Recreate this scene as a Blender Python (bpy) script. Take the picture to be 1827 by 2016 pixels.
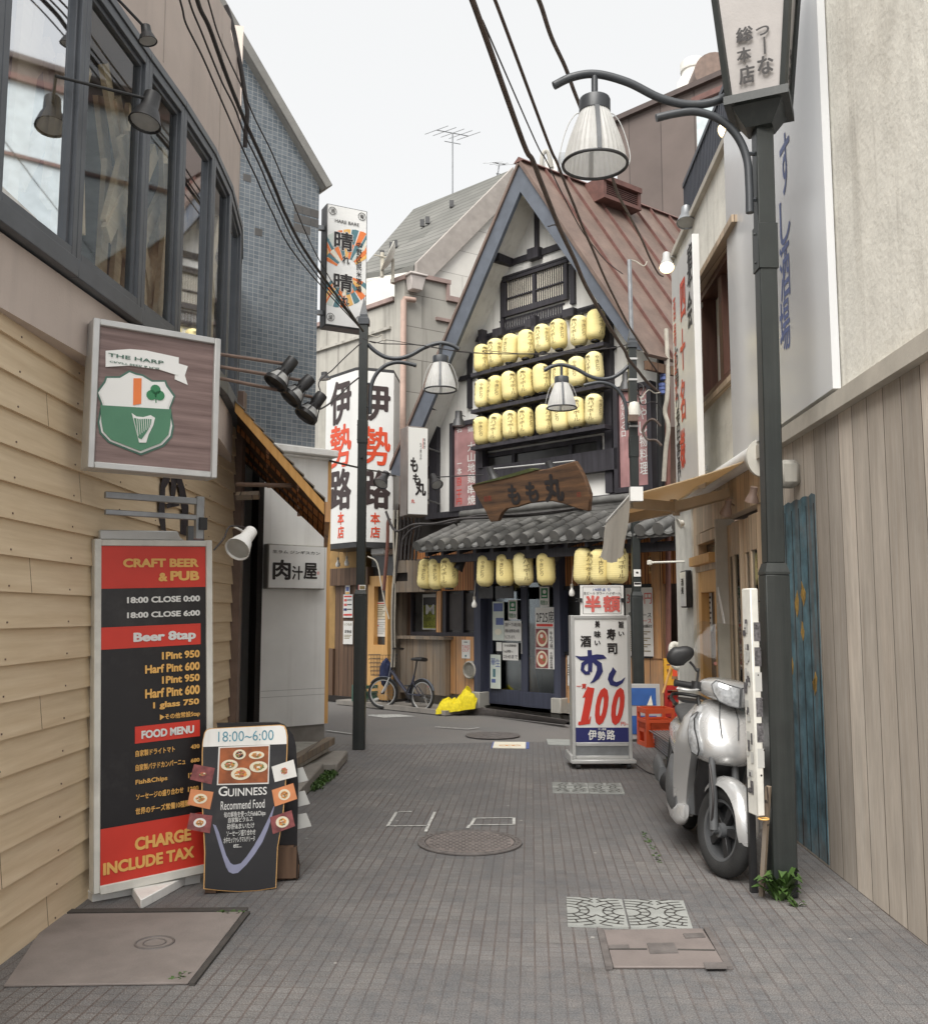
import bpy, math, random
from mathutils import Vector as V, Matrix
for o in list(bpy.data.objects): bpy.data.objects.remove(o)
SC = bpy.context.scene; COL = SC.collection; RA = math.radians
random.seed(7)
# ---------------------------------------------------------------- camera
FPX, CX, CY, HOR, EYE = 1880.0, 913.5, 1008.0, 1210.0, 1.5      # photograph measured on a 1827 x 2016 grid
PITCH = math.atan((HOR - CY) / FPX)
cd = bpy.data.cameras.new('camera'); cam = bpy.data.objects.new('camera', cd); COL.objects.link(cam)
cam.location = (0, 0, EYE); cam.rotation_euler = (math.pi / 2 + PITCH, 0, 0)
cd.sensor_fit = 'AUTO'; cd.sensor_width = 36; cd.lens = FPX / 2016 * 36; cd.clip_start = .05; cd.clip_end = 900
SC.camera = cam
# ---------------------------------------------------------------- sky, sun, exposure
SUN_EL, SUN_AZ = 52, 205          # azimuth clockwise from +Y: behind the camera, a little to the left
w = bpy.data.worlds.new("World"); SC.world = w; w.use_nodes = True
nt = w.node_tree; nt.nodes.clear()
sky = nt.nodes.new('ShaderNodeTexSky'); sky.sky_type = 'NISHITA'; sky.sun_disc = False
sky.sun_elevation = RA(SUN_EL); sky.sun_rotation = RA(SUN_AZ); sky.dust_density = 4; sky.air_density = 1; sky.ozone_density = 1
hs = nt.nodes.new('ShaderNodeHueSaturation'); hs.inputs['Saturation'].default_value = .06
mx = nt.nodes.new('ShaderNodeMix'); mx.data_type = 'RGBA'; mx.inputs[0].default_value = .8
mx.inputs[7].default_value = (5.5, 5.56, 5.6, 1)                 # even cloud layer
bg = nt.nodes.new('ShaderNodeBackground'); bg.inputs['Strength'].default_value = .1
wo = nt.nodes.new('ShaderNodeOutputWorld')
nt.links.new(sky.outputs[0], hs.inputs['Color']); nt.links.new(hs.outputs[0], mx.inputs[6])
nt.links.new(mx.outputs[2], bg.inputs['Color']); nt.links.new(bg.outputs[0], wo.inputs['Surface'])
sd = bpy.data.lights.new('sun', 'SUN'); sd.energy = 3.0; sd.angle = RA(50); sd.color = (1, .965, .91)
so = bpy.data.objects.new('sun', sd); COL.objects.link(so)
_d = V((math.sin(RA(SUN_AZ)) * math.cos(RA(SUN_EL)), math.cos(RA(SUN_AZ)) * math.cos(RA(SUN_EL)), math.sin(RA(SUN_EL))))
so.rotation_euler = _d.to_track_quat('Z', 'Y').to_euler(); so.location = (0, -5, 30)
SC.view_settings.view_transform = 'Standard'; SC.view_settings.look = 'None'
SC.view_settings.exposure = .9; SC.view_settings.gamma = 1
SC.render.engine = 'CYCLES'; SC.cycles.max_bounces = 8; SC.cycles.transparent_max_bounces = 12
SC.cycles.use_denoising = True
# ---------------------------------------------------------------- measuring helpers: photo grid -> metres
def ray(p):
    a = (p[0] - CX) / FPX; b = (CY - p[1]) / FPX; c, s = math.cos(PITCH), math.sin(PITCH)
    return V((a, c - b * s, s + b * c))
def at(p, Y):
    r = ray(p); return V((r.x * Y / r.y, Y, EYE + r.z * Y / r.y))
def gp(p, z=0):
    r = ray(p); t = (z - EYE) / r.z; return V((r.x * t, r.y * t, z))
def zm(ox, oy, k):
    return lambda x, y: ((ox + k * x) / 1.36836, (oy + k * y) / 1.36836)
A1 = zm(340, 0, 660/1827); A2 = zm(840, 500, 500/1827); A3 = zm(1240, 380, 600/1827); A4 = zm(1440, 0, 720/1827)
A5 = zm(1760, 600, 400/1152); A6 = zm(1040, 940, 800/1827); A7 = zm(980, 1400, 880/1827); A8 = zm(340, 860, 660/1827)
B1 = zm(340, 1400, 520/1691); B2 = zm(340, 1900, 560/1827); B3 = zm(1480, 1560, 400/1440); B4 = zm(1740, 1660, 420/1086)
B5 = zm(1640, 1200, 520/1747); B6 = zm(340, 2200, 1820/1827); B7 = zm(860, 1900, 1140/1827); B8 = zm(980, 1660, 400/1827)
C1 = zm(850, 1380, 280/973); C2 = zm(860, 960, 400/1551); C3 = zm(1600, 880, 240/1152); C4 = zm(1260, 1420, 300/1163)
C5 = zm(1900, 1100, 260/1048); C6 = zm(1980, 1900, 200/695); C7 = zm(640, 1880, 360/1827); C8 = zm(1380, 100, 260/1310)
# ---------------------------------------------------------------- mesh builder
class MB:
    def __init__(s): s.v = []; s.f = []; s.g = []
    def add(s, vs, fs):
        k = len(s.v); s.g.append((k, len(s.f))); s.v += [tuple(p) for p in vs]; s.f += [[i + k for i in f] for f in fs]; return s
    def box8(s, p):   # 4 back points then 4 front points, same order
        return s.add(p, [(3,2,1,0), (4,5,6,7), (0,1,5,4), (1,2,6,5), (2,3,7,6), (3,0,4,7)])
    def box(s, x0, x1, y0, y1, z0, z1):
        return s.box8([(x0,y1,z0),(x1,y1,z0),(x1,y1,z1),(x0,y1,z1),(x0,y0,z0),(x1,y0,z0),(x1,y0,z1),(x0,y0,z1)])
    def prism(s, pts, vec):
        n = len(pts); vec = V(vec); a = [V(p) for p in pts]
        return s.add(a + [p + vec for p in a], [list(range(n))[::-1], list(range(n, 2*n))] + [(i, (i+1) % n, n + (i+1) % n, n + i) for i in range(n)])
    def quad(s, *p): return s.add(p, [tuple(range(len(p)))])
    def tube(s, path, r, seg=8, cap=True, rs=None):
        P = [V(p) for p in path]; n = len(P); ref = V((0, 0, 1)); vs = []; fs = []; u = None
        for i, p in enumerate(P):
            t = (P[min(i+1, n-1)] - P[max(i-1, 0)]).normalized()
            if u is None: u = t.cross(V((0,0,1)) if abs(t.z) < .9 else V((1,0,0))).normalized()
            u = (u - t * u.dot(t)).normalized(); b = t.cross(u); rr = rs[i] if rs else r
            for k in range(seg):
                a = 2 * math.pi * k / seg; vs.append(p + (u * math.cos(a) + b * math.sin(a)) * rr)
        for i in range(n - 1):
            for k in range(seg):
                fs.append((i*seg + k, i*seg + (k+1) % seg, (i+1)*seg + (k+1) % seg, (i+1)*seg + k))
        if cap: fs += [list(range(seg))[::-1], list(range((n-1)*seg, n*seg))]
        return s.add(vs, fs)
    def lathe(s, prof, M=None, seg=20, sy=1.0):    # prof: (r, z)
        M = M or Matrix(); vs = []; fs = []; n = len(prof)
        for r, z in prof:
            for k in range(seg):
                a = 2 * math.pi * k / seg; vs.append(M @ V((r * math.cos(a), sy * r * math.sin(a), z)))
        for i in range(n - 1):
            for k in range(seg): fs.append((i*seg + k, i*seg + (k+1) % seg, (i+1)*seg + (k+1) % seg, (i+1)*seg + k))
        if prof[0][0] > 1e-5: fs.append(list(range(seg))[::-1])
        if prof[-1][0] > 1e-5: fs.append(list(range((n-1)*seg, n*seg)))
        return s.add(vs, fs)
    def loft(s, rings, cap=True, closed=True):
        n = len(rings); m = len(rings[0]); vs = [p for r in rings for p in r]; fs = []
        for i in range(n - 1):
            for k in range(m if closed else m - 1): fs.append((i*m + k, i*m + (k+1) % m, (i+1)*m + (k+1) % m, (i+1)*m + k))
        if cap and closed: fs += [list(range(m))[::-1], list(range((n-1)*m, n*m))]
        return s.add(vs, fs)
    def torus(s, R, r, M=None, seg=28, sg=10, sr=1.0):
        M = M or Matrix(); vs = []; fs = []
        for i in range(seg):
            a = 2*math.pi*i/seg
            for k in range(sg):
                b = 2*math.pi*k/sg; q = R + r*math.cos(b); vs.append(M @ V((q*math.cos(a), q*math.sin(a), r*sr*math.sin(b))))
        for i in range(seg):
            for k in range(sg): fs.append((i*sg+k, ((i+1) % seg)*sg+k, ((i+1) % seg)*sg+(k+1) % sg, i*sg+(k+1) % sg))
        return s.add(vs, fs)
_tx = {}
def glyphs(t, bold=0.0):
    k = (t, bold)
    if k not in _tx:
        cjk = any(ord(ch) > 0x2E80 for ch in t); b0 = 0.0 if cjk else min(bold, .012); cu = bpy.data.curves.new('t', 'FONT'); cu.body = t; cu.offset = b0; cu.resolution_u = 3
        o = bpy.data.objects.new('t', cu); me = o.to_mesh()
        vs = [(v.co.x, v.co.y, 0.0) for v in me.vertices]; fs = [tuple(p.vertices) for p in me.polygons]; e = bold - b0
        if e > .003:     # heavier weight: the same outline laid around itself, each copy a hair above the last
            v0, f0 = vs, fs; vs, fs = [], []
            for i, (dx, dy) in enumerate(((0, 0), (1, 0), (-1, 0), (0, 1), (0, -1), (.7, .7), (-.7, .7), (.7, -.7), (-.7, -.7))[:9 if e > .018 else 5]):
                k0 = len(vs); vs += [(x + dx*e, y + dy*e*.8, i * .00025) for x, y, _ in v0]; fs += [tuple(q + k0 for q in f) for f in f0]
        o.to_mesh_clear(); bpy.data.objects.remove(o); bpy.data.curves.remove(cu)
        if vs:
            xs = [a[0] for a in vs]; ys = [a[1] for a in vs]; bb = (min(xs), max(xs), min(ys), max(ys))
        else: bb = (0, 1, 0, 1)
        _tx[k] = (vs, fs, bb)
    return _tx[k]
class Fr:
    """a plane in the place: o origin, ex to the right as one faces it, ez up, n towards the viewer"""
    def __init__(s, o, ex, ez=(0, 0, 1)):
        s.o = V(o); s.ex = V(ex).normalized(); ez = V(ez); s.ez = (ez - s.ex * ez.dot(s.ex)).normalized(); s.n = s.ex.cross(s.ez)
    def P(s, a, z, d=0): return s.o + s.ex * a + s.ez * z + s.n * d
    def uv(s, p, d=0):
        r = ray(p); o = s.o + s.n * d; c = V((0, 0, EYE)); t = (o - c).dot(s.n) / r.dot(s.n); q = c + r * t - s.o
        return q.dot(s.ex), q.dot(s.ez)
    def pt(s, p, d=0): a, z = s.uv(p, d); return s.P(a, z, d)
    def box(s, mb, s0, s1, z0, z1, d0, d1):
        if s0 > s1: s0, s1 = s1, s0
        if z0 > z1: z0, z1 = z1, z0
        q = lambda d: [s.P(s0, z0, d), s.P(s1, z0, d), s.P(s1, z1, d), s.P(s0, z1, d)]
        return mb.box8(q(d0) + q(d1))
    def rect(s, mb, p1, p2, d0, d1):
        a, b = s.uv(p1, d1), s.uv(p2, d1); return s.box(mb, a[0], b[0], a[1], b[1], d0, d1)
    def bar(s, mb, tl, bl, r, d0, d1):
        a, b, c = s.uv(tl, d1), s.uv(bl, d1), s.uv(r, d1); return s.box(mb, a[0], c[0], a[1], b[1], d0, d1)
    def poly(s, mb, pts, d0, d1):
        return s.polys(mb, [s.uv(p, d1) for p in pts], d0, d1)
    def polys(s, mb, q, d0, d1): return mb.prism([s.P(a, z, d0) for a, z in q], s.n * (d1 - d0))
    def sheet(s, mb, q, d): return mb.quad(*[s.P(a, z, d) for a, z in q])
    def fit(s, mb, t, s0, s1, z0, z1, d, bold=0.0, keep=False):
        vs, fs, bb = glyphs(t, bold); kx = (s1 - s0) / max(bb[1] - bb[0], 1e-6); kz = (z1 - z0) / max(bb[3] - bb[2], 1e-6)
        if keep: kx = kz = min(kx, kz)
        mb.add([s.P(s0 + (x - bb[0]) * kx, z0 + (y - bb[2]) * kz, d + h) for x, y, h in vs], fs)
    def text(s, mb, t, p1, p2, d, bold=0.0, vert=False, pad=.08):
        a, b = s.uv(p1, d), s.uv(p2, d); s.texts(mb, t, a[0], b[0], b[1], a[1], d, bold, vert, pad)
    def texts(s, mb, t, s0, s1, z0, z1, d, bold=0.0, vert=False, pad=.08):
        if not vert: return s.fit(mb, t, s0, s1, z0, z1, d, bold)
        h = (z1 - z0) / len(t)
        for i, ch in enumerate(t):
            zt = z1 - i * h
            if ch == ' ': continue
            if ch in 'ー一':
                if ch == 'ー': s.box(mb, (s0+s1)/2 - (s1-s0)*.06, (s0+s1)/2 + (s1-s0)*.06, zt - h*.85, zt - h*.15, d - .001, d + .001)
                else: s.box(mb, s0, s1, zt - h*.55, zt - h*.45, d - .001, d + .001)
                continue
            k = .22 if ch in 'いこり、ッャュョ' else 0
            s.fit(mb, ch, s0 + (s1-s0)*k*.4, s1 - (s1-s0)*k*.4, zt - h*(1-pad) , zt - h*pad*.5, d, bold)
def ob_mesh(name, mb, mat, loc, smooth, bev):
    me = bpy.data.meshes.new(name); L = V(loc)
    me.from_pydata([tuple(V(p) - L) for p in mb.v], [], mb.f); me.validate()
    import bmesh
    bm = bmesh.new(); bm.from_mesh(me); bmesh.ops.recalc_face_normals(bm, faces=bm.faces); bm.normal_update()
    ul = bm.loops.layers.uv.new('UVMap')
    for f in bm.faces:
        n = f.normal
        if abs(n.z) > .95: t = V((1, 0, 0)); b = V((0, 1, 0))
        else: t = V((0, 0, 1)).cross(n).normalized(); b = n.cross(t)
        for l in f.loops: q = l.vert.co + L; l[ul].uv = (q.dot(t), q.dot(b))
    bm.to_mesh(me); bm.free()
    if mat: me.materials.append(mat)
    if smooth:
        for p in me.polygons: p.use_smooth = True
        me.set_sharp_from_angle(angle=RA(smooth))
    o = bpy.data.objects.new(name, me); COL.objects.link(o)
    if bev:
        m = o.modifiers.new('bevel', 'BEVEL'); m.width = bev; m.segments = 1; m.limit_method = 'ANGLE'; m.angle_limit = RA(50)
    return o
def wloc(o):
    p = V((0, 0, 0))
    while o: p += V(o.location); o = o.parent
    return p
EACH = {'timber', 'shelf', 'upright', 'red_band', 'standing_seam', 'purlin_end', 'window_sill', 'rafter', 'post_stone', 'snow_guard', 'band', 'binder_clip', 'menu_print', 'wall_joint', 'blue_end', 'blue_panel', 'window_bar', 'roof_rafter', 'trim_band', 'screen_bolt', 'dark_tile', 'mount_bracket'}
def part(name, mb, mat, parent, smooth=40, bev=0, label=None, kind=None):
    if name in EACH and len(mb.g) > 1:      # every board of this kind is a part of its own
        ends = mb.g[1:] + [(len(mb.v), len(mb.f))]
        for (v0, f0), (v1, f1) in zip(mb.g, ends):
            m2 = MB(); m2.add(mb.v[v0:v1], [[i - v0 for i in f] for f in mb.f[f0:f1]]); o = part(name, m2, mat, parent, smooth, bev, label, kind)
        return o
    o = ob_mesh(name, mb, mat, wloc(parent), smooth, bev); o.parent = parent
    if label: o['label'] = label
    if kind: o['kind'] = kind
    return o
def tag(o, label=None, cat=None, group=None, kind=None):
    for k, v in (('label', label), ('category', cat), ('group', group), ('kind', kind)):
        if v: o[k] = v
    return o
def thing(name, label, cat, loc=(0, 0, 0), group=None):
    o = bpy.data.objects.new(name, None); COL.objects.link(o); o.location = loc; o.empty_display_size = .1
    return tag(o, label, cat, group)
def solo(name, mb, mat, label=None, cat=None, group=None, kind=None, smooth=40, bev=0):
    xs, ys, zs = zip(*mb.v); L = ((min(xs)+max(xs))/2, (min(ys)+max(ys))/2, min(zs))
    o = ob_mesh(name, mb, mat, L, smooth, bev); o.location = L
    return tag(o, label, cat, group, kind)
def dup(o, parent=None):
    c = o.copy(); COL.objects.link(c); c.parent = parent
    for ch in [x for x in o.children]: dup(ch, c)
    return c
def cat_rom(pts, n=6):
    P = [V(p) for p in pts]; out = []
    for i in range(len(P) - 1):
        a, b, c, d = P[max(i-1, 0)], P[i], P[i+1], P[min(i+2, len(P)-1)]
        for k in range(n):
            t = k / n; out.append(.5 * ((2*b) + (c-a)*t + (2*a-5*b+4*c-d)*t*t + (3*b-a-3*c+d)*t**3))
    return out + [P[-1]]
# ---------------------------------------------------------------- materials
def nodes(name):
    m = bpy.data.materials.new(name); m.use_nodes = True; t = m.node_tree
    return m, t, t.nodes['Principled BSDF']
def N(t, typ, **kw):
    n = t.nodes.new('ShaderNode' + typ)
    for k, v in kw.items(): setattr(n, k, v)
    return n
def setin(n, **kw):
    for k, v in kw.items(): n.inputs[k.replace('_', ' ')].default_value = v
def mixc(t, fac, a, b, blend='MIX'):
    m = N(t, 'Mix', data_type='RGBA', blend_type=blend)
    for i, x in ((0, fac), (6, a), (7, b)):
        if hasattr(x, 'is_output'): t.links.new(x, m.inputs[i])
        elif i == 0: m.inputs[0].default_value = x
        else: m.inputs[i].default_value = (*x, 1) if len(x) == 3 else x
    return m.outputs[2]
def ramp(t, src, a, b, ca=0.0, cb=1.0):
    r = N(t, 'MapRange'); r.inputs[1].default_value = a; r.inputs[2].default_value = b; r.inputs[3].default_value = ca; r.inputs[4].default_value = cb
    t.links.new(src, r.inputs[0]); return r.outputs[0]
def coords(t, scale=(1, 1, 1), kind='Object', rot=(0, 0, 0)):
    c = N(t, 'TexCoord'); mp = N(t, 'Mapping'); mp.inputs['Scale'].default_value = scale; mp.inputs['Rotation'].default_value = rot
    t.links.new(c.outputs[kind], mp.inputs[0]); return mp.outputs[0]
def noise(t, vec, scale, detail=4, rough=.55):
    n = N(t, 'TexNoise'); n.inputs['Scale'].default_value = scale; n.inputs['Detail'].default_value = detail; n.inputs['Roughness'].default_value = rough
    t.links.new(vec, n.inputs['Vector']); return n.outputs[0]
def bump(t, b, h, strength, dist=.01):
    n = N(t, 'Bump'); n.inputs['Strength'].default_value = strength; n.inputs['Distance'].default_value = dist
    t.links.new(h, n.inputs['Height']); t.links.new(n.outputs[0], b.inputs['Normal'])
def dk(c, k): return tuple(min(1, x * k) for x in c)
def mk(name, col, rough=.6, var=.14, sc=5, bmp=.15, bsc=70, metal=0.0, streak=0.0, stc=(.06, .05, .045), dirt=0.0, spec=.5, coat=0.0):
    m, t, b = nodes(name); v = coords(t)
    c = mixc(t, ramp(t, noise(t, v, sc), .3, .7), dk(col, 1 - var), dk(col, 1 + var))
    if dirt: c = mixc(t, ramp(t, noise(t, v, 1.3, 6, .7), .5, .75, 0, dirt), c, dk(stc, 1.6))
    if streak:
        s = noise(t, coords(t, (9, 9, .35)), 1.0, 5, .65); c = mixc(t, ramp(t, s, .5, .72, 0, streak), c, stc)
    t.links.new(c, b.inputs['Base Color'])
    fn = noise(t, v, bsc, 3)
    rv = .08 if rough > .5 else .02
    t.links.new(ramp(t, fn, .3, .7, max(.02, rough - rv), min(1, rough + rv)), b.inputs['Roughness'])
    b.inputs['Metallic'].default_value = metal; b.inputs['Specular IOR Level'].default_value = spec; b.inputs['Coat Weight'].default_value = coat
    if bmp: bump(t, b, fn, bmp, .004)
    return m
def wood(name, c1, c2, rough=.65, plank=0.0, grain=28, horiz=False, grey=0.0, gap=.012):
    """planks along the height (or the length when horiz) of a face, from the face's own metres"""
    m, t, b = nodes(name); sc = (1.2, grain, 1) if horiz else (grain, 1.2, 1)
    v = coords(t, sc, 'UV'); g = noise(t, v, 1.0, 6, .65); c = mixc(t, ramp(t, g, .3, .7), c1, c2)
    if plank:
        br = N(t, 'TexBrick'); br.offset = 0; br.inputs['Scale'].default_value = 1
        pv = coords(t, (1, 1, 1), 'UV', (0, 0, 0 if horiz else math.pi/2)); t.links.new(pv, br.inputs['Vector'])
        setin(br, Brick_Width=30.0, Row_Height=plank, Mortar_Size=gap*.5, Mortar_Smooth=.1, Bias=0.0)
        br.inputs['Color1'].default_value = (.72, .72, .72, 1); br.inputs['Color2'].default_value = (1.15, 1.15, 1.15, 1); br.inputs['Mortar'].default_value = (.12, .1, .09, 1)
        c = mixc(t, 1.0, c, br.outputs['Color'], 'MULTIPLY')
    if grey: c = mixc(t, ramp(t, noise(t, coords(t, (5, 1.1, 1), 'UV'), 1.0, 5, .7), .38, .62, 0, grey), c, (.2, .18, .155))
    t.links.new(c, b.inputs['Base Color']); b.inputs['Roughness'].default_value = rough; bump(t, b, g, .25, .004)
    return m
def grid(name, c1, c2, mortar, w, h, gap, off=0.0, rough=.35, rot=0, kind='UV', bmp=.5, var=.2, dark=None):
    m, t, b = nodes(name); v = coords(t, (1, 1, 1), kind, (0, 0, rot)); br = N(t, 'TexBrick'); br.offset = off; br.inputs['Scale'].default_value = 1
    t.links.new(v, br.inputs['Vector']); setin(br, Brick_Width=w, Row_Height=h, Mortar_Size=gap, Mortar_Smooth=.15, Bias=0.0)
    br.inputs['Color1'].default_value = (*c1, 1); br.inputs['Color2'].default_value = (*c2, 1); br.inputs['Mortar'].default_value = (*mortar, 1)
    c = mixc(t, ramp(t, noise(t, v, 1.2, 5), .3, .7), br.outputs['Color'], mixc(t, 1.0, br.outputs['Color'], (1-var,)*3, 'MULTIPLY'))
    if dark: c = mixc(t, ramp(t, noise(t, coords(t, (6, .4, 1), 'UV'), 1.0, 4), .55, .75, 0, .6), c, dark)
    t.links.new(c, b.inputs['Base Color']); b.inputs['Roughness'].default_value = rough
    inv = N(t, 'Math', operation='SUBTRACT'); inv.inputs[0].default_value = 1; t.links.new(br.outputs['Fac'], inv.inputs[1]); bump(t, b, inv.outputs[0], bmp, .006)
    return m
def flat(name, col, rough=.5, spec=.4): return mk(name, col, rough, .05, 9, .03, 90, spec=spec)
def glass(name, tint=(.9, .95, .95), gl=.12, k=1.0):
    m, t, b = nodes(name); t.nodes.remove(b); out = [n for n in t.nodes if n.type == 'OUTPUT_MATERIAL'][0]
    tr = N(t, 'BsdfTransparent'); tr.inputs[0].default_value = (*tint, 1); g = N(t, 'BsdfGlossy'); g.inputs['Roughness'].default_value = .03
    g.inputs[0].default_value = (.95, .97, 1, 1); fr = N(t, 'Fresnel'); fr.inputs[0].default_value = 1.5
    ad = N(t, 'Math', operation='MULTIPLY_ADD'); ad.use_clamp = True; ad.inputs[1].default_value = k; ad.inputs[2].default_value = gl; t.links.new(fr.outputs[0], ad.inputs[0])
    ms = N(t, 'MixShader'); t.links.new(ad.outputs[0], ms.inputs[0]); t.links.new(tr.outputs[0], ms.inputs[1]); t.links.new(g.outputs[0], ms.inputs[2])
    t.links.new(ms.outputs[0], out.inputs[0]); return m
def frost(name, col, mixv=.5):
    m, t, b = nodes(name); out = [n for n in t.nodes if n.type == 'OUTPUT_MATERIAL'][0]
    tl = N(t, 'BsdfTranslucent'); tl.inputs[0].default_value = (*col, 1); ms = N(t, 'MixShader'); ms.inputs[0].default_value = mixv
    v = coords(t); c = mixc(t, ramp(t, noise(t, v, 14, 5), .35, .7), dk(col, .82), col); t.links.new(c, b.inputs['Base Color'])
    b.inputs['Roughness'].default_value = .3; t.links.new(b.outputs[0], ms.inputs[1]); t.links.new(tl.outputs[0], ms.inputs[2]); t.links.new(ms.outputs[0], out.inputs[0])
    return m
def lamp_mat(name, col, s):
    m, t, b = nodes(name); b.inputs['Emission Color'].default_value = (*col, 1); b.inputs['Emission Strength'].default_value = s; b.inputs['Base Color'].default_value = (*col, 1); return m
M = {}
M['white'] = mk('white_paint', (.80, .795, .77), .55, .05, 3, .1, 50, streak=.25, stc=(.35, .32, .28))
M['plaster'] = mk('white_plaster', (.82, .81, .775), .8, .05, 2.5, .2, 60, streak=.3, stc=(.33, .31, .28))
M['sign_white'] = mk('sign_white', (.78, .78, .76), .3, .03, 2, .02, 40, streak=.15, stc=(.5, .47, .42))
M['stucco'] = mk('rough_stucco', (.78, .76, .69), .9, .1, 4, 1.0, 26, dirt=.35, stc=(.16, .14, .11), streak=.3)
M['beige'] = mk('beige_render', (.56, .475, .42), .85, .05, 3, .35, 90, streak=.18, stc=(.3, .26, .24))
M['timber'] = wood('dark_timber', (.018, .016, .02), (.045, .042, .052), .6)
M['slate_paint'] = mk('slate_blue_paint', (.095, .108, .132), .55, .16, 5, .1, 60, streak=.35, stc=(.07, .075, .1))
M['indigo'] = wood('indigo_timber', (.028, .032, .052), (.058, .064, .1), .6)
M['black'] = mk('black_paint', (.012, .012, .013), .45, .2, 8, .1)
M['nearblack'] = mk('dark_interior', (.02, .016, .014), .9, .3, 3, .1)  # plain near-black brown for interiors, vent backs, slots, board gaps and black posts
M['clap'] = wood('yellow_clapboard', (.62, .475, .305), (.76, .62, .435), .7, grain=22, horiz=True)
M['oldwood'] = wood('weathered_planks', (.20, .14, .09), (.33, .26, .19), .8, plank=.16, grey=.75)
M['redwood'] = wood('stained_red_planks', (.42, .16, .055), (.64, .29, .105), .6, plank=.055)
M['orangewood'] = wood('orange_planks', (.56, .26, .10), (.74, .42, .19), .65, plank=.2, grey=.45)
M['pine'] = wood('pine_board', (.58, .31, .10), (.74, .44, .17), .55)
M['palewood'] = wood('pale_shop_wood', (.52, .39, .265), (.68, .53, .375), .6, plank=.14, grey=.2, gap=.006)
M['brownwood'] = wood('brown_board', (.09, .05, .03), (.17, .10, .06), .65, plank=.12)
M['slab'] = wood('live_edge_slab', (.030, .017, .011), (.17, .085, .038), .8, grain=11, horiz=True)
M['signwood'] = wood('sign_woodgrain', (.10, .06, .055), (.27, .19, .175), .45, grain=26, horiz=True)
M['brownpipe'] = mk('brown_pipe', (.17, .115, .09), .5, .2, 8, .15, streak=.3)
M['redpipe'] = mk('red_downpipe', (.19, .08, .062), .6, .15, 7, .1)
M['terrapipe'] = mk('terracotta_pipe', (.50, .36, .30), .6, .1, 7, .1)
M['pole'] = mk('dark_green_pole', (.020, .024, .023), .42, .14, 6, .1, 90, streak=.25, stc=(.09, .09, .085))
M['polearm'] = mk('grey_green_arm', (.048, .053, .06), .4, .14, 6, .05)
M['darkmetal'] = mk('dark_metal', (.05, .05, .052), .45, .2, 9, .1, metal=.3)
M['greymetal'] = mk('grey_metal', (.28, .29, .30), .4, .15, 9, .06, metal=.6)
M['alu'] = mk('aluminium', (.50, .50, .49), .4, .08, 6, .05, metal=.35)
M['winframe'] = mk('window_aluminium', (.10, .108, .12), .4, .1, 7, .05, metal=.2)
M['concrete'] = mk('grey_concrete', (.40, .385, .345), .9, .1, 2, .3, 60, streak=.65, stc=(.12, .11, .10), dirt=.3)
M['kerb'] = mk('kerb_stone', (.27, .25, .225), .9, .2, 5, .4, 70, dirt=.4)
M['tile'] = grid('blue_grey_tile', (.12, .145, .168), (.175, .20, .222), (.33, .34, .34), .062, .047, .0028, 0, .2, var=.25)
M['rust'] = mk('rusty_roof_metal', (.150, .105, .085), .6, .25, 3, .15, 30, streak=.5, stc=(.105, .068, .056), dirt=.25)
M['rustseam'] = mk('red_rust_seam', (.125, .058, .048), .6, .25, 8, .1)
M['slate'] = grid('grey_slate_roof', (.135, .135, .122), (.185, .182, .168), (.05, .05, .045), 60, .21, .012, 0, .8, var=.3)
M['siding'] = grid('pale_siding', (.72, .70, .65), (.76, .74, .69), (.42, .40, .37), 1.8, .55, .006, .5, .7)
M['blocks'] = grid('grey_wall_panels', (.40, .385, .35), (.44, .425, .385), (.20, .19, .17), 1.25, .62, .007, .5, .85, dark=(.16, .15, .13))
M['brownclad'] = grid('brown_cladding', (.125, .098, .088), (.15, .118, .105), (.06, .045, .04), .85, 40, .012, 0, .75)
M['kawara'] = mk('grey_roof_tile', (.13, .128, .122), .6, .3, 6, .2, 50, dirt=.5, stc=(.13, .125, .11))
M['lantern'] = mk('yellow_lantern_paper', (.90, .775, .335), .7, .07, 7, .05, streak=.2, stc=(.62, .46, .13))
M['ink'] = mk('black_ink', (.018, .014, .014), .5, .1, 8, 0)
M['fadedink'] = mk('faded_ink', (.24, .19, .09), .7, .5, 60, 0)
M['brownink'] = mk('brown_black_ink', (.05, .033, .033), .5, .1, 8, 0)
M['red'] = mk('red_print', (.62, .045, .028), .45, .06, 6, 0)
M['vermilion'] = mk('vermilion_print', (.74, .085, .03), .45, .08, 6, 0)
M['fadedred'] = mk('faded_red_print', (.62, .13, .11), .6, .12, 20, 0)
M['pinkpanel'] = mk('faded_pink_panel', (.40, .215, .215), .55, .2, 4, .05, streak=.45, stc=(.52, .36, .36))
M['navy'] = mk('navy_print', (.022, .025, .13), .45, .06, 6, 0)
M['slateblue'] = mk('faded_blue_print', (.10, .14, .34), .5, .12, 9, 0)
M['gold'] = mk('gold_print', (.78, .45, .13), .5, .06, 6, 0)
M['orange'] = mk('orange_print', (.76, .20, .05), .5, .1, 6, 0)
M['green'] = mk('green_print', (.035, .20, .085), .5, .08, 6, 0)
M['darkgreen'] = mk('dark_green_print', (.06, .14, .105), .5, .1, 6, 0)
M['teal'] = mk('teal_print', (.09, .20, .23), .5, .1, 6, 0)
M['paleteal'] = mk('pale_print', (.60, .65, .60), .5, .08, 6, 0)
M['cream'] = mk('cream_print', (.76, .72, .60), .5, .05, 6, .02)
M['paper'] = mk('white_paper', (.74, .73, .70), .7, .04, 6, .02)
M['greypaper'] = mk('grey_card', (.46, .46, .44), .7, .04, 6, .02)
M['boardblack'] = mk('black_board', (.016, .015, .017), .35, .15, 5, .05, dirt=.08, stc=(.3, .28, .26))
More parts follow.
